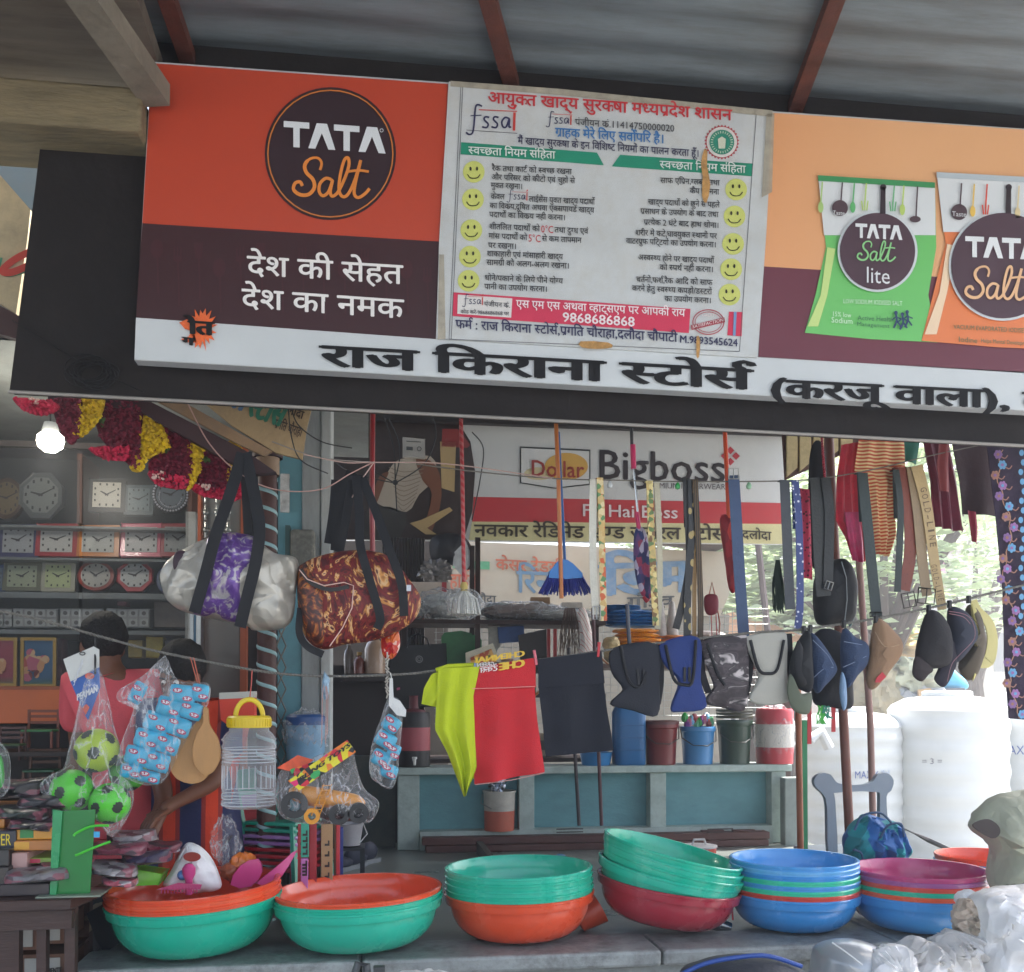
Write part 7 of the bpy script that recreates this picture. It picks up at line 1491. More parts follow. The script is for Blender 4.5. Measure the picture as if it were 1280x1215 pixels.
def each4(i,rot,Rr):
    if i == 0: return Vector((0,0,.03)),(.03,.14,0)
    return Vector((-.012 + .012 * (i > 1),-.0,.052 + .005 * i)),(.05,.215 + (.03 if i > 1 else 0),0)
stack(829,1120,172,2.90,['maroon','green2','green','green2','green'],.155,.022,'the tilted stack',each=each4,grp='tubs in the tilted stack')
stack(992,1110,152,2.88,['blue','coral','mint','blue2','mint','blue','lblue','blue2'],.140,.018,'the blue stack',grp='tubs in the blue stack')
stack(1149,1115,155,2.80,['blue','orange2','green','coral','mauve','pink'],.140,.0175,'the stack with a pink inside',grp='tubs in the pink topped stack')
stack(1232,1085,112,3.02,['blue','coral','green','blue2','orange'],.15,.022,'the stack behind the grain sack',grp='tubs in the rear right stack')

# ---- things in the first tub
zt1 = LEDGE + .17
t = thing('carrier_bag','white plastic carrier bag with punched handle hole in the leftmost orange tub','carrier bag',at(242,1110,2.84))
ol = [(204,1106),(214,1088),(228,1060),(236,1053),(250,1058),(262,1070),(272,1088),(276,1110),(250,1116),(220,1114)]
g = G(); g.pillow(ol,2.84,.12,.014,18,3,nr=10,ridge=.003,rc=(240,1050)); part('bag',g,crinkle('carrier_film','e9eaeb',8,.35,.5,0,.05,.03),t)
g = G(); g.disc(240,1071,11,6,2.765,20); part('handle_hole',g,M('8e2a1c',.6),t,False)
g = G(); g.lathe([(0,0),(.012,0),(.013,.05),(.022,.07),(.023,.09),(.012,.105),(0,.108)],22,at(236,1118,2.75)); solo('pink_scoop',g,M('c94a86',.3),'pink rounded plastic handle standing in front of the white carrier bag','scoop')
g = G(); g.ball(at(228,1094,2.76),.018,14); solo('blue_ball',g,M('5a7fb5',.35),'small blue round toy inside the white carrier bag','toy')
for (P_,c_,lb) in [([(288,1106),(300,1082),(322,1075),(328,1090),(314,1108)],'c23a7c','pink plastic dustpan lying in the leftmost orange tub'),([(320,1104),(340,1088),(366,1066),(368,1070),(352,1096),(338,1104)],'d0508e','bright pink plastic scoop pointing up to the right in the tub')]:
    g = G(); g.poly([(x,y) for x,y in P_],2.86,.02,2); o = solo('dustpan',g,M(c_,.3,coat=.3),lb,'dustpan',bevel=.002)
t = thing('comb_packet','pink comb and small net packet at the front of the leftmost tub','comb',at(225,1112,2.66)); g = G(); g.poly([(196,1112),(222,1104),(252,1106),(250,1112)],2.66,.01); part('spine',g,M('b84070',.4),t,False)
for i in range(12): g = G(); g.box(at(202 + i * 4,1113,2.66),(.003,.004,.02)); part('tooth',g,M('b84070',.4),t,False)
t = thing('slipper_tray','lime green plastic tray resting on the tub rim','tray',at(160,1104,2.75)); g = G(); g.poly([(128,1102),(150,1094),(170,1088),(204,1092),(198,1106),(150,1108),(130,1110)],2.75,.10,0); part('tray',g,M('6cc22e',.3,coat=.3),t,False,bevel=.004)
g = G(); g.poly([(126,1111),(160,1104),(164,1108),(132,1118)],2.74,.04); solo('orange_tray',g,M('dd6a2a',.35),'orange plastic piece under the lime tray','tray',smooth=False,bevel=.003)
for (xx,yy,c_,lb) in [(292,1090,'a85a3a','clear pouch with orange brown content in the leftmost tub'),(304,1078,'d8762a','small orange packet at the back of the leftmost tub')]: g = G(); g.crumple(at(xx,yy,2.92),(.045,.03,.035),.35,xx,24); solo('pouch',g,M(c_,.3,var=.4,vs_=30),lb,'pouch')
g = G(); g.crumple(at(282,1052,2.98),(.05,.03,.09),.35,8,36); solo('clear_bag',g,film('clear_bag'),'empty clear plastic bag standing behind the leftmost tub','bag')

# ---- small orange buckets behind
def small_bucket(px,pyb,pyt,wpx,c,lid,label):
    b_ = atz(px,pyb,FZ); k = mpp(px,b_.y); r = wpx / 2 * k; h = (pyb - pyt) * k * 1.05; t = thing('small_bucket',label,'bucket',b_)
    g = G(); g.lathe([(0,0),(r * .8,0),(r * .98,h),(r * .9,h),(r * .74,.01),(0,.01)],30); part('body',g,M(c,.3),t,local=True)
    if lid: g = G(); g.lathe([(r * 1.03,h),(r * 1.03,h + .008),(r * .5,h + .012),(0,h + .012)],30); part('lid',g,M(lid,.4),t,local=True); g = G(); g.tube([(-r * .4,0,h + .01),(-r * .3,0,h + .035),(r * .3,0,h + .035),(r * .4,0,h + .01)],.006,8); part('handle',g,M(lid,.4),t,local=True)
small_bucket(874,1108,1063,42,'c9442a','c9c4bf','small orange bucket with white lid behind the tilted tubs')
g = G(); g.lathe([(.05,0),(.062,.1),(.055,.1),(.044,.01),(0,.01),(0,0)],28,at(722,1150,2.98),Matrix.Rotation(R(62),3,'Y')); solo('orange_mug',g,M('c44a2c',.35),'orange mug lying between the middle stack and the tilted tubs','mug')
g = G(); g.poly([(738,1130),(749,1128),(747,1158),(736,1158)],2.96,.006); solo('white_card',g,M('c9cac8',.5),'white card behind the lying orange mug','card',smooth=False)
g = G(); g.tube([at(912,1082,2.95),at(914,1112,2.9),at(916,1150,2.86)],.007,6,flat=(1,.4)); solo('red_scissors',g,M('b5303a',.4),'thin red and white tool between the tilted and the blue stack','tool')
g = G(); g.tube([at(907,1074,3.0),at(914,1084,2.97),at(920,1098,2.95)],.006,6); solo('steel_rod',g,M('c9cdd0',.2,metal=.8),'short shiny rod behind the red tool','rod')
t = thing('glass_tumbler','shiny steel tumbler lying beside the base of the blue stack','tumbler',at(915,1150,2.86)); g = G(); g.lathe([(0,0),(.022,0),(.03,.08),(.027,.08),(.02,.005),(0,.005)],24,at(912,1160,2.9),Matrix.Rotation(R(-70),3,'Y')); part('body',g,M('b9bdbf',.15,metal=.9),t)
g = G(); g.crumple(at(1078,1128,3.0),(.03,.05,.05),.15,3,24); solo('blue_pot',g,M('2f5fa0',.35),'rounded blue plastic pot between the blue and the pink topped stacks','pot')

# ---- stack of small chairs
def kid_chair():
    t = thing('kid_chair','','chair',(0,0,0)); m = None
    return t
ck = mpp(350,3.4)
cx_,cy_ = at(352,1100,3.4).x,3.42
for i,(cc,lb) in enumerate([('b3202e','lowest red plastic child chair in the stack behind the jar'),('b8242f','second red child chair of the stack'),('c02a34','third red child chair of the stack'),('b01f2c','upper red child chair of the stack'),('9f72b0','lower mauve child chair in the stack'),('a880b8','upper mauve child chair in the stack'),('2fa085','lower green child chair at the top of the stack'),('2a9a80','topmost green child chair of the stack')]):
    t = thing('child_chair',lb,'chair',(cx_,cy_,FZ + .026 * i),(0,0,R(62)),'stacked child chairs'); t.scale = (1 + .012 * (7 - i),) * 2 + (1,); m = M(cc,.35,var=.08,coat=.3)
    g = G(); g.box((0,-.02,.21),(.25,.24,.016)); part('seat',g,m,t,False,True,bevel=.006)
    g = G(); V = []; F = []
    for a in range(13):
        h = -1.0 + 2.0 * a / 12; x = .135 * math.sin(h) / math.sin(1.0); y = .10 + .05 * math.cos(h)
        V += [(x,y,.34),(x * 1.04,y + .012,.42),(x * 1.04,y + .022,.42),(x,y + .01,.34)]
    for a in range(12):
        for k_ in range(4): F.append((a * 4 + k_,a * 4 + (k_ + 1) % 4,(a + 1) * 4 + (k_ + 1) % 4,(a + 1) * 4 + k_))
    F += [(0,1,2,3),(51,50,49,48)]; g.add(V,F); part('backrest',g,m,t,local=True)
    for sx in (-1,1):
        g = G(); g.tube([(sx * .135,.13,.35),(sx * .125,.105,.21),(sx * .145,.13,0)],.016,4,flat=(1,.6),side=(1,0,0)); part('leg',g,m,t,False,True)
        g = G(); g.tube([(sx * .118,-.125,.21),(sx * .14,-.15,0)],.018,4,flat=(1,.6),side=(1,0,0)); part('leg',g,m,t,False,True)
# upright flat packs beside the chairs
for (x0_,x1_,y0_,y1_,Y,c_,lb) in [(372,384,1030,1100,3.0,'b52432','upright red plastic piece beside the child chairs'),(376,386,1028,1072,2.985,'2ba389','green slotted strip on the red upright piece'),(376,385,1073,1096,2.985,'c57ac0','pink slotted strip below the green strip'),(386,396,1030,1100,3.02,'a0222e','dark red upright leg piece next to the strips'),(401,416,1030,1104,3.05,'a98b62','tan wooden slotted piece standing on the floor'),(417,424,1030,1090,3.1,'7a5f44','darker brown wooden strip behind the tan piece'),(424,429,1034,1085,3.14,'2b3f8a','narrow blue strip beside the wooden pieces'),(420,425,1030,1052,3.08,'b52a35','short red strip above the blue one')]:
    a = at(x0_,y1_,Y); b = at(x1_,y0_,Y); t = thing('upright_piece',lb,'upright',((a.x + b.x) / 2,Y,FZ),group='upright pieces beside the child chairs')
    g = G(); zb_ = a.z if y1_ < 1085 and Y < 3 else FZ; g.span((a.x,Y,zb_ if 'strip' in lb and Y < 3 else FZ),(b.x,Y + .012,b.z)); part('board',g,M(c_,.4,var=.12),t,False,bevel=.002)
    if x1_ - x0_ > 8 and Y != 3.02:
        for j in range(4): c = at((x0_ + x1_) / 2,y0_ + (y1_ - y0_) * (.35 + .18 * j),Y); g = G(); g.span((c.x - .008,Y - .002,c.z - .004),(c.x + .01,Y - .0005,c.z + .004)); g.span((c.x + .004,Y - .002,c.z + .004),(c.x + .01,Y - .0005,c.z + .016)); part('slot',g,M('2a2422',.6),t,False)
# white mug bucket, shoes
t = thing('white_bucket','small white plastic bucket hanging above the shoes','bucket',at(437,1055,3.5)); c = at(437,1056,3.5); k = mpp(437,3.5)
g = G(); g.lathe([(0,0),(13 * k,0),(17 * k,26 * k),(18 * k,27 * k),(15 * k,27 * k),(12 * k,.006),(0,.006)],28,c); part('body',g,M('a9a7ab',.4),t)
g = G(); g.tube([c + Vector((17 * k,0,26 * k)),c + Vector((22 * k,-.02,14 * k)),c + Vector((12 * k,-.06,4 * k))],.0025,6); part('handle',g,M('a3a3a3',.3),t)
g = G(); a = at(422,1058,3.5); b = at(456,1058,3.5); g.span((a.x,3.44,a.z - .012),(b.x,3.6,a.z - .001)); g.span((a.x,3.5,FZ),(a.x + .02,3.52,a.z - .012)); g.span((b.x - .02,3.5,FZ),(b.x,3.52,a.z - .012)); solo('small_stool',g,M('23262c',.6),'small dark stool under the white bucket','stool',smooth=False)
for i,(px_,py_,lb) in enumerate([(436,1086,'dark shoe with grey sole, left of the pair on the floor'),(454,1080,'dark navy shoe with pale sole, right of the pair on the floor')]):
    b_ = atz(px_,py_,FZ); b_.y = max(b_.y,3.42); t = thing('shoe',lb,'shoe',b_,(0,0,R(-35)),'pair of shoes on the floor')
    g = G(); P_ = cat([(-.035,.12,0),(.035,.12,0),(.04,0,0),(.045,-.11,0),(0,-.15,0),(-.045,-.11,0),(-.035,0,0)],4,True); g.prism([Vector(p) for p in P_],Vector((0,0,.022))); part('sole',g,M('7f8488',.6),t,local=True)
    g = G(); g.crumple((0,.045,.06),(.036,.075,.055),.08,2,24); g.crumple((0,-.06,.04),(.04,.085,.03),.08,3,24); part('upper',g,M('23283a',.7),t,local=True)

# ================================================================== TABLE WITH HOSIERY PACKS, LEFT
YT = 2.42; zt_t = at(60,1124,YT).z
t = thing('goods_table','dark brown wooden table covered with packs at the lower left','table',(at(20,1130,YT).x,2.7,LZ))
tm = M('3f2a24',.45,var=.3,vs_=5,bump=.2,stretch=(.5,3,3),dirt=.3,dirtc='5f4d44'); xr_ = at(126,1130,YT + .3).x
g = G(); g.prism([Vector((-2.3,YT,zt_t)),Vector((at(88,1124,YT).x,YT,zt_t)),Vector((xr_ + .02,YT + .28,zt_t)),Vector((xr_ + .02,3.0,zt_t)),Vector((-2.3,3.0,zt_t))],Vector((0,0,-.035))); part('top',g,tm,t,False,bevel=.005)
g = G(); g.span((-2.28,YT + .03,zt_t - .10),(at(86,1124,YT).x,YT + .055,zt_t - .037)); part('apron',g,tm,t,False)
for (xa,xb) in [(44,56),(79,92),(-8,22)]:
    a = at(xa,1200,YT + .05).x; b = at(xb,1200,YT + .05).x; g = G(); g.span((a,YT + .06,LZ),(b,YT + .1,zt_t - .037)); part('leg',g,tm,t,False)
for (xa,xb,ya,yb,lb) in [(24,46,1150,1188,'upper white printed carton under the table, left'),(56,80,1150,1180,'upper white printed carton under the table, right'),(26,80,1192,1240,'lower white carton with black lettering under the table')]:
    a = at(xa,yb,2.75); b = at(xb,ya,2.75); t = thing('carton',lb,'carton',((a.x + b.x) / 2,2.85,a.z)); g = G(); g.span((a.x,2.75,a.z),(b.x,3.0,b.z)); part('box',g,M('6b4a38',.7,var=.15),t,False)
    g = G(); g.span((a.x + .012,2.746,a.z + .012),(b.x - .012,2.7495,b.z - .012)); part('label_sheet',g,M('a9a7a0',.5,var=.1),t,False)
    if yb < 1200: continue
    g = G(); g.text('CEMENTE',(xa + 26 if yb > 1200 else xa + 4,ya + 26 if yb > 1200 else yb - 6),(xb - 3,ya + 24 if yb > 1200 else yb - 9),7,2.744,.03); part('lettering',g,M('2a2826',.6),t,False)
a = at(22,1190,2.8); g = G(); g.span((a.x - .1,2.76,a.z - .012),(at(92,1190,2.8).x,3.05,a.z)); g.span((a.x - .1,3.0,LZ),(at(92,1190,2.8).x,3.05,a.z + .2)); solo('lower_shelf',g,M('4a2f26',.6),'brown shelf board carrying cartons under the table','shelf',smooth=False)
g = G(); V = []; g.poly([(108,1142),(134,1128),(148,1180),(130,1192),(120,1175)],2.92,.03); solo('black_cloth',g,M('15151a',.8,var=.2),'black cloth hanging between the table and the leftmost tub','cloth',smooth=False)
g = G(); g.poly([(92,1150),(116,1142),(112,1165),(92,1178)],3.0,.3); solo('tan_box',g,M('8d8068',.7,var=.2),'tan board seen beyond the table leg','board',smooth=False)
# green sunglasses stand
t = thing('spectacle_stand','green acrylic stand with lime sunglasses arms at the front of the table','display stand',at(95,1120,YT + .03))
YG = YT + .04
g = G(); a = at(48,1127,YG); b = at(128,1122,YG); g.span((a.x,YG - .03,zt_t + .001),(b.x,YG + .12,zt_t + .006)); part('base',g,M('7f8a7a',.3),t,False)
ga = M('07762f',.3,var=.15)
g = G(); g.poly([(72,1014),(119,1012),(112,1120),(66,1119)],YG + .01,.006); part('back_plate',g,ga,t,False)
g = G(); g.poly([(66,1012),(78,1014),(70,1119),(62,1119)],YG - .0,.008); part('side_plate',g,M('1c8f55',.25),t,False)
for (x_,y_) in [(92,1045),(94,1072)]:
    g = G(); g.tube([at(p.x,p.y,YG - .03) for p in cat([(x_,y_ + (0 if y_ < 1060 else -3),0),(x_ + 4,y_ - 4,0),(x_ + 22,y_ - 12,0),(x_ + 44,y_ - (13 if y_ < 1060 else 20),0)],5)],.004,8); part('glasses_arm',g,M('4fc23a',.3),t)
g = G(); g.box(at(121,1043,YG - .0),(.016,.01,.018)); part('blue_tag',g,M('3a9fd0',.4),t,False)
# packs on the table: flat boxes, films
zt_q = zt_t + .002
def box_at(xa,xb,ya,yb,Y,dep,c,name,label,cat_,txt=None,tc='d8d8d4',rz=0,m=None,c2=None):
    a = at(xa,yb,Y); b = at(xb,ya,Y); cx = (a.x + b.x) / 2; z0_ = max(a.z,zt_q); t = thing(name,label,cat_,(cx,Y + dep / 2,z0_),(0,0,rz),'packs heaped on the left table')
    g = G(); hh = max(.012,b.z - a.z); g.box((0,0,hh / 2),(b.x - a.x,dep,hh)); part('box',g,m or M(c,.35,var=.12,coat=.3),t,False,True,bevel=.003)
    if c2: g = G(); g.box((-(b.x - a.x) * .22,-dep / 2 - .0008,hh / 2),((b.x - a.x) * .35,.001,hh * .7)); part('printed_panel',g,M(c2,.4),t,False,True)
    if txt:
        V2,F,wd = text_geo(txt,0); g = G(); s_ = hh * .62; W_ = (b.x - a.x) * (.5 if c2 else .8); ox = (b.x - a.x) * (.0 if c2 else -.4)
        g.add([(ox + x / wd * W_,-dep / 2 - .0018,hh * .2 + y / .69 * s_) for x,y,_ in V2],F); part('lettering',g,M(tc,.5),t,False,True)
    return t
box_at(-40,20,1038,1062,2.55,.25,'1b2030','hosiery_box','dark navy box lettered in yellow at the left edge of the table','box','HOOPER','d9c22a')
box_at(20,68,1034,1050,2.56,.22,'d0901c','hosiery_box','orange yellow printed box in the heap on the left table','box',None,c2='3c8a4a')
box_at(12,66,1050,1064,2.55,.24,'b5702a','hosiery_box','orange box right under the yellow one','box',None,c2='d9a23a')
box_at(-40,11,1062,1084,2.5,.25,'1f2022','hosiery_box','black box with white label at the left table edge','box',None,c2='a9b0ae')
box_at(-40,11,1084,1108,2.48,.25,'2a2320','hosiery_box','dark box with a yellow label at the left table edge','box',None,c2='d0a82a')
box_at(14,34,1066,1092,2.52,.2,'b08a84','hosiery_box','pale pink grey pack beside the black boxes','box')
box_at(34,70,1072,1080,2.55,.2,'7fa03a','hosiery_box','thin green and pink pack in front of the heap','box',c2='c93a5a')
box_at(-40,62,1108,1126,2.47,.2,'2a2226','hosiery_box','long dark pack lying lowest on the left table','box')
box_at(-40,6,1010,1036,2.62,.25,'c07a20','hosiery_box','orange pack under the clear wraps at the left edge','box')
fm = film('pack_film',-.12,.3,30,'f0f0f2',.1,1,fres=.12)
random.seed(21)
for (xx,yy,w_,h_,Y,c_,lb) in [(20,985,90,30,2.75,'1d1d20','black packed garment in film at the upper left of the heap'),(60,1000,70,26,2.72,'26262a','black folded garment with white logo in the heap'),(30,1015,60,20,2.66,'2a332d','dark green garment pack in the heap'),(90,1025,50,16,2.68,'8a3a50','pink shiny pack behind the green stand'),(45,1030,60,14,2.62,'1f1f22','flat black pack above the yellow box'),(50,1092,80,20,2.5,'6d6a6c','clear wrapped grey pack in front on the table'),(85,1080,60,16,2.6,'b5606a','rose coloured film pack left of the stand'),(150,1060,70,18,2.7,'7a3a4a','crinkled maroon pack behind the leftmost tub'),(165,1045,60,16,2.8,'8a8488','silvery film pack below the pink shirt'),(140,1085,60,18,2.62,'7a7678','silvery film pack right of the green stand'),(185,1070,60,22,2.72,'2a2440','navy garment pack with white stripes by the carrier bag'),(200,1058,50,14,2.78,'6a2434','dark red striped garment pack by the carrier bag'),(150,1100,40,10,2.6,'a5505e','small rose pack at the table corner')]:
    Y_ = min(Y,2.97); k = mpp(xx,Y_); c = at(xx,yy,Y_); zc = max(c.z,zt_q + h_ * k * .35); yy = min(yy,1114 - h_ / 2); t = thing('garment_pack',lb,'garment pack',(c.x,c.y,zc - h_ * k * .35),group='film wrapped packs on the left table')
    q_ = lambda e,f: [(xx + (sx * w_ / 2 + random.uniform(-2,2)) * e,yy + (sy * h_ / 2 + random.uniform(-1,1)) * f + sx * sk) for sx,sy in [(-1,-.5),(-.85,-1),(0,-.9),(.85,-1),(1,-.5),(1,.6),(.9,1),(0,1),(-.9,1),(-1,.6)]]
    sk = random.uniform(-3,3); g = G(); g.pillow(q_(1,.8),Y_,.2,.012,25,xx,nr=7,sm=3,exp=.4); o = part('garment',g,pat('pack_' + c_,'cell',[c_,c_,'a9a6a8',c_,'3a2a34',c_,'7a4450'],scale=26,stretch=(1,1,2.2),rough=.35,bump=.5,bs=30),t)
    g = G(); g.pillow(q_(1.08,1.05),Y_,.235,.02,22,xx + 2,nr=9,sm=4,exp=.4,ridge=.004); part('film_wrap',g,fm,t)
for i in range(5): g = G(); a = at(205 + i * 5,1062 + i % 2 * 4,2.6); g.box(a,(.006,.003,.045),M=Matrix.Rotation(.5,3,'Y')); solo('white_stripe',g,M('c5c8d0',.5),'white stripe band %s of the navy striped garment by the carrier bag' % ['first','second','third','fourth','last'][i],'garment stripe',smooth=False) if False else None

# ================================================================== RIGHT FOREGROUND: SACKS AND BAGS
def sack(ol,Y,dep,m,name,label,cat_='sack',wr=.02,seed=1,c=None,ridge=.005,rc=None): g = G(); g.pillow(ol,Y,dep,wr,12,seed,nr=16,sm=6,exp=.45,c=c,ridge=ridge,rc=rc); return solo(name,g,m,label,cat_)
wp = crinkle('white_film','f1f0ee',5,.45,.7,0,.06,.06,'c9c4ba')
t = thing('grain_sack','open greenish white printed woven sack at the right edge','sack',at(1262,1110,2.5))
g = G(); g.pillow([(1218,1030),(1236,1000),(1262,990),(1310,992),(1320,1060),(1318,1130),(1290,1130),(1252,1124),(1244,1100),(1250,1070),(1240,1050)],2.5,.28,.03,9,4,nr=14,sm=6,ridge=.004); part('sack',g,crinkle('woven_sack','a9ab96',5,.7,.6,0,.15,.05,'8d8f7a'),t)
g = G(); g.poly([(1262,1020),(1310,1016),(1310,1118),(1260,1112)],2.335,0); part('printed_panel',g,pat('sack_print','cell',['c9ccc0','b8bcae','c9cbb9','b5423a','4f8a4a','c9a83a','c3c7ba'],scale=22,bump=0,rough=.7),t,False) if False else None
g = G(); g.poly([(1217,1034),(1222,1027),(1236,1024),(1248,1032),(1250,1042),(1240,1048)],2.365,.006,3); part('dark_mouth',g,M('3a3230',.8),t,False)
g = G(); g.text('er carton',(1254,1112),(1320,1106),9,2.352,.02,.1); part('lettering',g,M('2f3a2c',.6),t,False)
sack([(1226,1150),(1232,1120),(1262,1112),(1330,1108),(1340,1180),(1340,1260),(1228,1260),(1222,1200)],2.2,.34,wp,'white_bag','large bulging white plastic bag at the lower right corner','bag',.04,3,ridge=.02,rc=(1280,1090))
sack([(1196,1140),(1206,1124),(1224,1128),(1236,1150),(1232,1190),(1216,1200),(1204,1180),(1194,1160)],2.28,.16,crinkle('printed_film','d0c0ac',14,.4,1,0,.3,.05,'a8574a'),'printed_bag','crumpled cream printed bag between the tubs and the white bag','bag',.03,5)
sack([(1132,1190),(1150,1172),(1166,1180),(1180,1168),(1200,1164),(1224,1180),(1240,1260),(1110,1260),(1112,1216)],2.25,.24,crinkle('grey_film','dddbd8',6,.5,.75,0,.1,.06,'a9a49a'),'grey_bag','crumpled grey white sack spread at the lower right','bag',.05,7,ridge=.022,rc=(1170,1150))
sack([(1088,1200),(1108,1184),(1130,1182),(1140,1200),(1150,1260),(1080,1260)],2.2,.16,wp,'small_white_bag','small white crumpled bag left of the grey sack','bag',.03,9,ridge=.014)
sack([(1196,1118),(1214,1112),(1222,1128),(1212,1142),(1198,1136)],2.45,.08,wp,'white_knot','white knotted bag top peeking over the tubs','bag',.012,12)
sack([(1020,1200),(1030,1182),(1056,1175),(1084,1178),(1104,1190),(1090,1205),(1080,1260),(1020,1260)],2.3,.26,M('a3a8ab',.3,metal=.2,var=.1,coat=.3),'grey_cushion','smooth grey rounded cover with a pale seam at the bottom right','cover',.006,2,ridge=0)
g = G(); g.tube([at(1040,1178,2.19),at(1060,1192,2.165),at(1078,1206,2.165)],.003,5); solo('seam_cord',g,M('c9ccca',.5),'pale cord lying across the grey rounded cover','cord')
t = thing('padded_mat','dark seat cushion with blue edging cut by the bottom of the picture','seat',at(930,1240,2.0))
g = G(); g.pillow([(850,1222),(880,1204),(920,1196),(960,1196),(990,1206),(1006,1222),(1000,1290),(860,1290)],2.0,.3,.006,10,2,nr=10,ridge=0); part('cushion',g,M('2b3038',.6,var=.2,bump=.3),t)
g = G(); g.tube([at(p.x,p.y,1.96) for p in cat([(848,1220,0),(880,1205,0),(920,1197,0),(960,1195,0),(1002,1208,0)],6)],.007,8); part('edging',g,M('23468f',.5),t)
t = thing('metal_bracket','small grey metal bracket peeking in at the bottom edge','bracket',at(455,1230,2.2))
g = G(); g.tube([at(436,1240,2.2),at(448,1204,2.2),at(458,1206,2.2),at(462,1240,2.2)],.012,8); part('arch',g,M('5a5d5e',.5,metal=.6),t)
g = G(); g.box(at(474,1218,2.2),(.035,.03,.05)); part('block',g,M('4a4c4c',.5,metal=.5),t,False,bevel=.003)
g = G(); g.crumple(at(530,1226,2.25),(.1,.05,.03),.3,4,30); solo('white_paper',g,M('c9c9c4',.6),'white paper edge at the bottom of the picture','paper')
# ================================================================== OUTSIDE, RIGHT AND BEHIND
# plastic water tanks
def tank(px,wpx,ytop,Y,label,txt=None,rings=9):
    k = mpp(px,Y); c = at(px,900,Y); r = wpx / 2 * k; zt_ = at(px,ytop,Y).z; t = thing('water_tank',label,'water tank',(c.x,Y,0),group='white plastic water tanks'); pr = [(0,0),(r * .97,0),(r,.03)]
    H_ = zt_ - .16
    for i in range(rings * 6 + 1): v = i / (rings * 6); pr.append((r * (1 + .016 * math.sin(v * rings * 2 * math.pi)) ,.04 + (H_ - .04) * v))
    pr += [(r * .93,H_ + .05),(r * .7,H_ + .11),(r * .42,H_ + .13)]
    g = G(); g.lathe(pr,64); part('body',g,M('c9ccca',.4,var=.06,vs_=2,dirt=.18,dirtc='a9aca6'),t,local=True)
    g = G(); g.lathe([(r * .42,H_ + .12),(r * .42,H_ + .17),(r * .36,H_ + .18),(0,H_ + .18)],40); part('lid',g,M('bfc3c2',.4),t,local=True)
    return t
t1 = tank(1062,120,886,8.0,'white plastic water tank with blue lettering behind the grey chair')
t2 = tank(1184,132,866,7.8,'large ribbed white tank right of the brown pipe, overexposed by daylight',rings=7)
t3 = tank(1296,124,860,8.0,'white tank with blue lettering at the right edge, partly behind the sack',rings=6)
def wrap_text(par_,s,x0,x1,y,hpx,c_,px,wpx,Y,b=.03):
    """print that follows the round wall of the tank"""
    k = mpp(px,Y); cx = at(px,900,Y).x; r = wpx / 2 * k * 1.018; V2,F,wd = text_geo(s,0); ref = .69; V = []
    for (x,yy,d) in V2:
        q_ = at(x0 + (x1 - x0) * x / wd,y - yy / ref * hpx,Y); dr = q_ - C0                      # sight line meets the cylinder
        A_ = dr.x ** 2 + dr.y ** 2; ox,oy = C0.x - cx,C0.y - Y; B_ = 2 * (ox * dr.x + oy * dr.y); C_ = ox * ox + oy * oy - r * r
        D_ = max(0,B_ * B_ - 4 * A_ * C_); u = (-B_ - math.sqrt(D_)) / (2 * A_); p = C0 + dr * u; V.append((p.x,p.y - .001 - .0004 * d,p.z))
    g = G(); g.add(V,F); return part('lettering',g,M(c_,.5),par_,False)
wrap_text(t1,'MAXX',1068,1098,973,9,'2a4f9a',1062,120,8.0); wrap_text(t1,'Well',1101,1112,970,8,'8aa0bd',1062,120,8.0)
wrap_text(t2,'= 3 =',1152,1178,955,7,'4f5560',1184,132,7.8); wrap_text(t3,'MAXX',1250,1290,943,11,'2a4f9a',1296,124,8.0)
g = G(); g.tube([at(1012,925,7.5),at(1026,914,7.5),at(1036,935,7.5)],.05,10); part('spout',g,M('c3c6c6',.4),t1)
g = G()
for i in range(4): g.poly([(1018,938 + i * 9),(1024,938 + i * 9),(1024,944 + i * 9),(1018,944 + i * 9)],4.68)
part('side_print',g,M('7d8487',.5),t1,False) if False else None
# grey chair back shaped with round ears
t = thing('plastic_chair','grey plastic chair with knobbed upright back frame','chair',(at(1068,1060,3.75).x,3.9,0)); gm = M('7f8b98',.4,var=.08)
g = G(); P_ = [(1036,1066),(1034,1010),(1030,994),(1020,984),(1018,974),(1026,967),(1038,968),(1046,978),(1060,981),(1080,981),(1092,976),(1098,968),(1110,967),(1117,976),(1114,988),(1108,996),(1110,1030),(1112,1062),(1100,1062),(1100,1000),(1094,990),(1046,991),(1044,1000),(1047,1066)]
g.poly(P_,3.75,.03,3); part('back_frame',g,gm,t,bevel=.004)
g = G(); a = at(1034,1066,3.75); b = at(1112,1066,3.75); g.span((a.x,3.75,a.z - .05),(b.x,4.15,a.z - .02)); part('seat',g,gm,t,False,bevel=.006)
for xx in (a.x + .02,b.x - .02):
    for yy in (3.78,4.12): g = G(); g.span((xx - .02,yy - .02,0),(xx + .02,yy + .02,a.z - .05)); part('leg',g,gm,t,False)
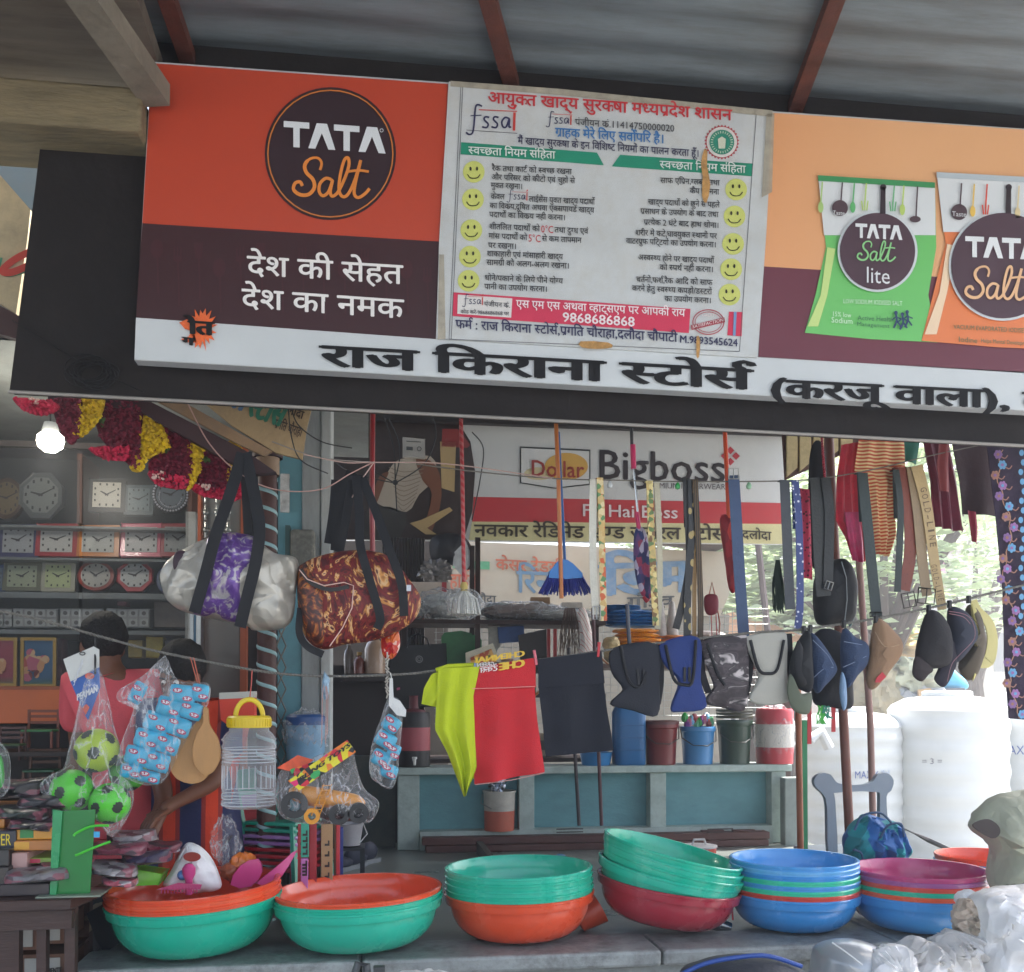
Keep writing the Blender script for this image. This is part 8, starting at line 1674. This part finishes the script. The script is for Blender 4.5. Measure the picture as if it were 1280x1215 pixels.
# brown pipe support
g = G(); g.tube([at(1049,885,3.55),at(1064,1045,3.5)],.017,14); g2 = g
t = thing('brown_pipe','slanting brown painted pipe post rising behind the caps','post',(at(1064,1045,3.5).x,3.5,0)); pm_ = M('6d3b2c',.45,var=.2,dirt=.25)
bt_ = at(1062,1045,3.5); tp = at(1036,545,3.5); part('pipe',(lambda G_: G_.tube([Vector((bt_.x + .02,3.5,0)),bt_,tp],.021,14))(G()),pm_,t)
g = G(); g.tube([at(1088,905,4.2),at(1064,560,4.2)],.018,12); g.tube([Vector((at(1088,905,4.2).x + .03,4.2,0)),at(1088,905,4.2)],.018,12); solo('thin_pole',g,M('8a6a62',.5),'thinner pinkish brown pole behind the brown pipe','post')
g = G(); g.tube([Vector((at(1002,900,3.95).x,3.95,0)),at(997,840,3.95)],.016,10); solo('orange_pipe',g,M('9a5a3a',.5),'short orange brown pipe right of the striped jug','post')
g = G(); g.span((at(1002,900,4.0).x,3.99,0),(at(1008,900,4.0).x,4.01,at(1004,900,4.0).z)); solo('green_strip',g,M('2f8a5a',.5),'narrow green strip beside the orange brown pipe','strip',smooth=False)
g = G(); g.tube([Vector((at(992,800,7.5).x,7.5,0)),at(946,665,7.5)],.03,8); solo('far_pole',g,M('6b5f5c',.6),'thin dark pole in the bright gap under the advertising board','post')
# teal cloth bag
t = thing('teal_bag','teal and blue gathered cloth bag with thin handles behind the pink topped tubs','bag',(at(1098,1066,3.2).x,3.2,LEDGE)); bagm = pat('teal_patch','cell',['147a80','1a5fa0','1c8f96','12407a','1f9aa0'],scale=13,rough=.6,bump=.4,bs=30)
g = G(); g.pillow([(1056,1066),(1056,1048),(1068,1032),(1080,1018),(1100,1022),(1124,1030),(1130,1050),(1136,1068),(1120,1086),(1070,1084)],3.2,.2,.03,14,3,nr=12,ridge=.014,rc=(1096,1010)); part('body',g,bagm,t)
for P_ in ([(1068,1038),(1078,1020),(1100,1016),(1114,1028)],[(1100,1048),(1110,1032),(1126,1030),(1130,1046)],[(1066,1062),(1076,1066),(1080,1080)]): g = G(); g.tube([at(p.x,p.y,3.1) for p in cat([(a_,b_,0) for a_,b_ in P_],5)],.005,7); part('handle',g,M('2f4f6f',.6),t)
g = G(); g.tube([Vector((at(1132,1058,3.6).x,3.6,0)),at(1128,1035,3.6),at(1160,1050,3.6),at(1200,1068,3.6)],.012,6); solo('black_bar',g,M('1c1b1e',.5),'black slanting bar behind the teal bag','bar')

# street beyond: heaps, tarps, motorbike
def heap(px,py,w_,h_,Y,c_,label,name='bundle',sd_=1,amp=.25,m=None):
    k = mpp(px,Y); c = at(px,py,Y); g = G(); g.crumple((c.x,Y,c.z),(w_ * k / 2,.35,h_ * k / 2),amp,sd_,44,3); return solo(name,g,m or M(c_,.6,var=.25,vs_=5,bump=.4,bs=8),label,name.replace('_',' '))
def table_out(xa,xb,yt,Y,c_,label):
    a = at(xa,yt,Y); b = at(xb,yt,Y); g = G(); g.span((a.x,Y - .4,a.z - .05),(b.x,Y + .4,a.z))
    for x_ in (a.x + .05,b.x - .05):
        for y_ in (Y - .36,Y + .36): g.span((x_ - .03,y_ - .03,0),(x_ + .03,y_ + .03,a.z - .05))
    return solo('street_table',g,M(c_,.6),label,'table',smooth=False)
table_out(1010,1260,905,11,'8b857a','pale stall table in the street under the bundles')
heap(1090,865,60,80,11,'a3987c','tan sacking bundle behind the brown pipe','bundle',3)
heap(1135,880,80,50,11,'b0b4ba','grey white plastic covered heap in the street','bundle',5,.4)
heap(1140,845,70,40,11,'b5b8a0','pale green and white cloth heap in the street','bundle',8,.4)
heap(1150,806,80,30,12,'d0b07a','cream and orange tarp roof bundle beyond the caps','bundle',9)
g = G(); g.poly([(1082,822),(1148,822),(1148,846),(1088,848)],11.6,.3); solo('blue_tarp',g,M('2f78c2',.5,var=.15),'flat blue tarpaulin hanging beyond the tan cap','tarpaulin',smooth=False)
g = G(); g.pillow([(1156,862),(1160,842),(1182,834),(1204,848),(1206,862)],10.9,.3,.02,6,2); solo('cyan_cover',g,M('2aa0c9',.4),'bright cyan rounded cover beyond the black cap','cover')
g = G(); g.poly([(1152,862),(1206,860),(1206,882),(1152,884)],10.7,.4); solo('grey_crate',g,M('5c6066',.6),'grey crate under the cyan cover','crate',smooth=False)
g = G(); g.poly([(1148,862),(1164,860),(1164,884),(1150,884)],10.6,.03); solo('tan_board',g,M('b5946a',.6),'tan board beside the grey crate','board',smooth=False)
g = G(); g.poly([(1154,886),(1204,884),(1200,896),(1160,898)],10.6,.3); solo('pink_tray',g,M('b52f5f',.5),'crimson pink tray under the grey crate','tray',smooth=False)
t = thing('motorbike','parked motorbike, dark frame, seen beyond the right tanks','motorbike',at(1236,925,13.0)); dk = M('2b2a2c',.4,metal=.4)
Ym = 13.0; base_z = 0
cxm = at(1232,900,Ym).x; 
for dx in (-.6,.65):
    V_ = G(); V_.tube([(cxm + dx + .3 * math.cos(a),Ym,.31 + .3 * math.sin(a)) for a in [i * math.pi / 12 for i in range(25)]],.045,8,cap=False); part('wheel',V_,M('1c1c1e',.7),t)
    V_ = G(); V_.lathe([(0,-.04),(.09,-.04),(.09,.04),(0,.04)],16,(cxm + dx,Ym,.31),Matrix.Rotation(R(90),3,'X')); part('hub',V_,M('8d8f92',.3,metal=.8),t)
g = G(); g.tube([(cxm - .6,Ym,.31),(cxm - .35,Ym,.75),(cxm - .25,Ym,1.02),(cxm - .3,Ym - .02,1.08)],.03,8); g.tube([(cxm - .35,Ym,.75),(cxm + .1,Ym,.4),(cxm + .65,Ym,.31)],.03,8); g.tube([(cxm - .3,Ym,.8),(cxm + .6,Ym,.72)],.03,8); part('frame',g,dk,t)
g = G(); g.ball((cxm - .05,Ym,.85),(.26,.13,.12),20); part('tank',g,M('7a1c24',.25,coat=.6),t); g = G(); g.ball((cxm + .42,Ym,.84),(.34,.13,.06),20); part('seat',g,M('1b1b1d',.6),t)
g = G(); g.tube([(cxm - .32,Ym - .33,1.06),(cxm - .28,Ym,1.02),(cxm - .32,Ym + .33,1.06)],.015,8); part('handlebar',g,dk,t); g = G(); g.ball((cxm - .42,Ym,.92),(.08,.09,.09),16); part('headlight',g,M('c9ccd0',.15),t)
g = G(); g.tube([(cxm - .34,Ym - .28,1.06),(cxm - .36,Ym - .3,1.22)],.006,5); g.ball((cxm - .36,Ym - .3,1.25),(.05,.01,.035),12); part('mirror',g,dk,t)
g = G(); g.box((cxm + .05,Ym,.42),(.3,.2,.24)); part('engine',g,M('6d6f72',.35,metal=.7),t,False,bevel=.03)

# painted hoardings and kiosk beyond the rack
YH = 8.0
t = thing('kiosk','cream painted kiosk with rusty tin eave and large blue Hindi letters behind the rack','kiosk',at(770,900,YH))
g = G(); g.poly([(560,676),(912,690),(912,742),(900,770),(560,762)],YH,.08); part('signboard',g,M('b3a893',.7,var=.25,vs_=1.5,dirt=.6,dirtc='b39a80'),t,False)
g = G(); g.poly([(560,760),(912,768),(900,980),(560,980)],YH + .05,1.5); part('wall',g,M('989184',.8,var=.25,vs_=1.5,dirt=.5),t,False)
g = G(); g.poly([(626,652),(690,646),(872,650),(884,666),(884,676),(628,666)],YH - .35,.02); part('tin_eave',g,M('8d6f5a',.7,var=.5,vs_=5,dirt=.7,dirtc='4f362b'),t,False)
g = G(); g.poly([(820,642),(900,646),(928,668),(912,682),(826,672)],YH - .3,.4); part('dark_eave',g,M('4f423e',.7,var=.2),t,False)
blu = M('5a7f9f',.7,var=.35,vs_=4,dirt=.5,dirtc='b3a893')
g = G(); g.text('डिम',(752,744),(866,740),38,YH - .01,.03); part('lettering',g,blu,t,False)
g = G(); g.text('रिन',(646,740),(690,742),26,YH - .01,.02); part('lettering',g,M('5a7f9a',.7,var=.3),t,False)
g = G(); g.text('केसर ट्रेडर्स',(620,712),(700,716),13,YH - .01,.02); g.text('हाईन',(562,734),(596,735),16,YH - .01,.02); part('lettering',g,M('c0603a',.7,var=.3),t,False)
g = G(); g.text('गौरव',(784,760),(842,758),13,YH - .04 + .02,.02); g.text('किराना स्टोर्स',(748,772),(830,774),12,YH - .02,.02); g.text('टोर्स,दलौदा',(560,752),(620,754),9,YH - .01,.02); part('lettering',g,M('3a3b3a',.7),t,False)
g = G(); g.poly([(566,700),(612,702),(612,712),(566,710)],YH - .008); part('green_band',g,M('4a9a6a',.7),t,False)
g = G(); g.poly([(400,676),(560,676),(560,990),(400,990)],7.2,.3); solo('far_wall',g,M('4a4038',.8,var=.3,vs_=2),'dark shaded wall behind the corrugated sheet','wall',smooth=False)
# pale low buildings beyond the street
def building(xa,xb,yt,Y,c_,label,wins=3,dep=6):
    a = at(xa,800,Y); b = at(xb,800,Y); z = at((xa + xb) / 2,yt,Y).z; t = thing('building',label,'building',((a.x + b.x) / 2,Y,0))
    g = G(); g.span((a.x,Y,0),(b.x,Y + dep,z)); part('wall',g,M(c_,.8,var=.08,vs_=.5,dirt=.15),t,False)
    g = G(); g.span((a.x - .2,Y - .25,z + .002),(b.x + .2,Y + dep,z + .18)); part('roof',g,M('b9b2a8',.8),t,False)
    for i in range(wins):
        x_ = a.x + (b.x - a.x) * (i + .5) / wins
        w_ = part('window',(lambda q: q.span((x_ - .5,Y - .03,z * .5),(x_ + .5,Y - .005,z * .5 + 1.1)))(G()),M('5d6468',.3),t,False); part('frame',(lambda q: q.span((x_ - .03,Y - .05,z * .5),(x_ + .03,Y - .031,z * .5 + 1.1)))(G()),M('c9c6c0',.6),w_,False)
    return t
building(1130,1222,690,22,'c9c2c0','pale low building far beyond the gold lettered belt',2)
building(880,985,742,24,'c4c0b8','whitish building far beyond the red pouch',3)
building(1230,1420,740,26,'bfb9ae','pale building behind the purple cloth',3)
g = G(); g.poly([(1166,690),(1182,688),(1182,735),(1166,738)],21.7,.1); solo('pink_hoarding',g,M('c47a9a',.6,var=.4,vs_=2),'small pink hoarding on the far pale building','hoarding',smooth=False)
# umbrellas and a few far stalls
for (px,py,Y,c_,lb) in [(952,790,14,'b9bcc4','distant pale stall canopy right of the blue belt'),(916,808,12,'c98f6a','distant orange stall canopy beneath the blue belt')]:
    c = at(px,py,Y); t = thing('stall_canopy',lb,'canopy',(c.x,Y,0)); g = G(); g.lathe([(1.2,c.z),(.6,c.z + .25),(.02,c.z + .45)],8,(c.x,Y,0)); part('canopy',g,M(c_,.7),t,False); g = G(); g.tube([(c.x,Y,0),(c.x,Y,c.z + .4)],.03,6); part('pole',g,M('6a6a68',.5),t)
# ---- trees
random.seed(31)
leafm = [leaf_mat('9cab88'),leaf_mat('b0bd9f'),leaf_mat('c2cdb6')]  # greens paled, putting haze and blown-out daylight into the leaf colour
def tree(px,ybase,Y,hgt,spread,label,m,n=2600,low=.35,leaf=.11):
    b_ = at(px,ybase,Y); x = b_.x; t = thing('tree',label,'tree',(x,Y,0)); g = G(); tips = []
    top = hgt; g.tube([(x,Y,0),(x + .1,Y,hgt * .2),(x - .05,Y,hgt * .42)],[.2,.16,.12],8)
    for i in range(11):
        a = 2.4 * i; rr = spread * random.uniform(.35,.9); z = hgt * random.uniform(low,.95); p1 = Vector((x + rr * .4 * math.cos(a),Y + rr * .4 * math.sin(a),hgt * .3 + (z - hgt * .3) * .5)); p2 = Vector((x + rr * math.cos(a),Y + rr * math.sin(a),z))
        g.tube([(x,Y,hgt * random.uniform(.2,.4)),p1,p2],[.07,.045,.02],6); tips += [p2,p1.lerp(p2,.6)]
    part('trunk',g,M('4a3b30',.8,var=.3,bump=.5),t)
    g = G(); cl_ = [(p,random.uniform(.5,.95) * spread * .42) for p in tips] + [(Vector((x + random.uniform(-.6,.6) * spread,Y + random.uniform(-.5,.5) * spread,hgt * random.uniform(low,1))),spread * .3) for _ in range(10)]
    for _ in range(n):
        c,r_ = random.choice(cl_); d = Vector((random.gauss(0,1),random.gauss(0,1),random.gauss(0,.8))).normalized() * r_ * random.uniform(.5,1) ** .5; p = c + d; l = leaf * random.uniform(.6,1.3)
        q_ = Matrix.Rotation(random.uniform(0,6.3),3,'Z') @ Matrix.Rotation(random.uniform(-.9,.9),3,'X')
        for s_ in range(3):
            o_ = Vector((random.uniform(-1,1),random.uniform(-1,1),random.uniform(-.6,.6))) * l * 1.2; g.add([p + o_ + q_ @ Vector(v) for v in [(-l,0,0),(0,l * .38,.1 * l),(l,0,-.15 * l),(0,-l * .38,.1 * l)]],[(0,1,2,3)])
    o = part('crown',g,m,t,False); o['kind'] = 'stuff'
tree(935,800,13,5.2,2.3,'leafy green tree beyond the advertising board, right of its lower edge',leafm[0],1900,.5)
tree(1105,800,11,5.6,2.0,'green tree seen between the striped cloth and the brown belt',leafm[1],1100,.5)
tree(1215,800,15,5.8,2.4,'pale green tree beside the purple embroidered cloth',leafm[2],1100,.5)
tree(985,800,18,6.0,2.8,'far tree behind the studded navy belt',leafm[2],1500,.5,.13)
tree(1170,800,24,7.5,3.4,'most distant tree behind the pale building',leafm[2],1300,.5,.16)
g = G(); c = at(1180,642,8); 
random.seed(4)
for i in range(160):
    p = Vector((c.x + random.uniform(-.5,.6),8 + random.uniform(-.2,.2),c.z + random.uniform(-.15,.25))); l = .07; q_ = Matrix.Rotation(random.uniform(0,6),3,'Y'); g.add([p + q_ @ Vector(v) for v in [(-l,0,0),(0,0,l * .3),(l,0,0),(0,0,-l * .3)]],[(0,1,2,3)])
g.tube([(c.x + .5,8.1,5.5),(c.x + .2,8,c.z + .3),(c.x - .3,8,c.z)],.012,5); solo('leaf_branch',g,leafm[1],'leafy branch drooping below the maroon garments','branch',kind='stuff')
# ================================================================== DUST AND GLARE HAZE
g = G(); g.span((-60,-40,-1),(60,70,14)); hz = solo('haze',g,None,'thin dusty haze added around the whole place as a pale glare veil',None,kind='stuff',smooth=False)  # volume added for the pale veil of glare and dust
hm = bpy.data.materials.new('dust_glare_haze'); hm.use_nodes = True; hn = hm.node_tree; hn.nodes.remove(hn.nodes['Principled BSDF'])
pv = hn.nodes.new('ShaderNodeVolumePrincipled'); pv.inputs['Color'].default_value = (.9,.92,.94,1); pv.inputs['Density'].default_value = .015; pv.inputs['Anisotropy'].default_value = .3
hn.links.new(pv.outputs[0],hn.nodes['Material Output'].inputs['Volume']); hz.data.materials.append(hm)
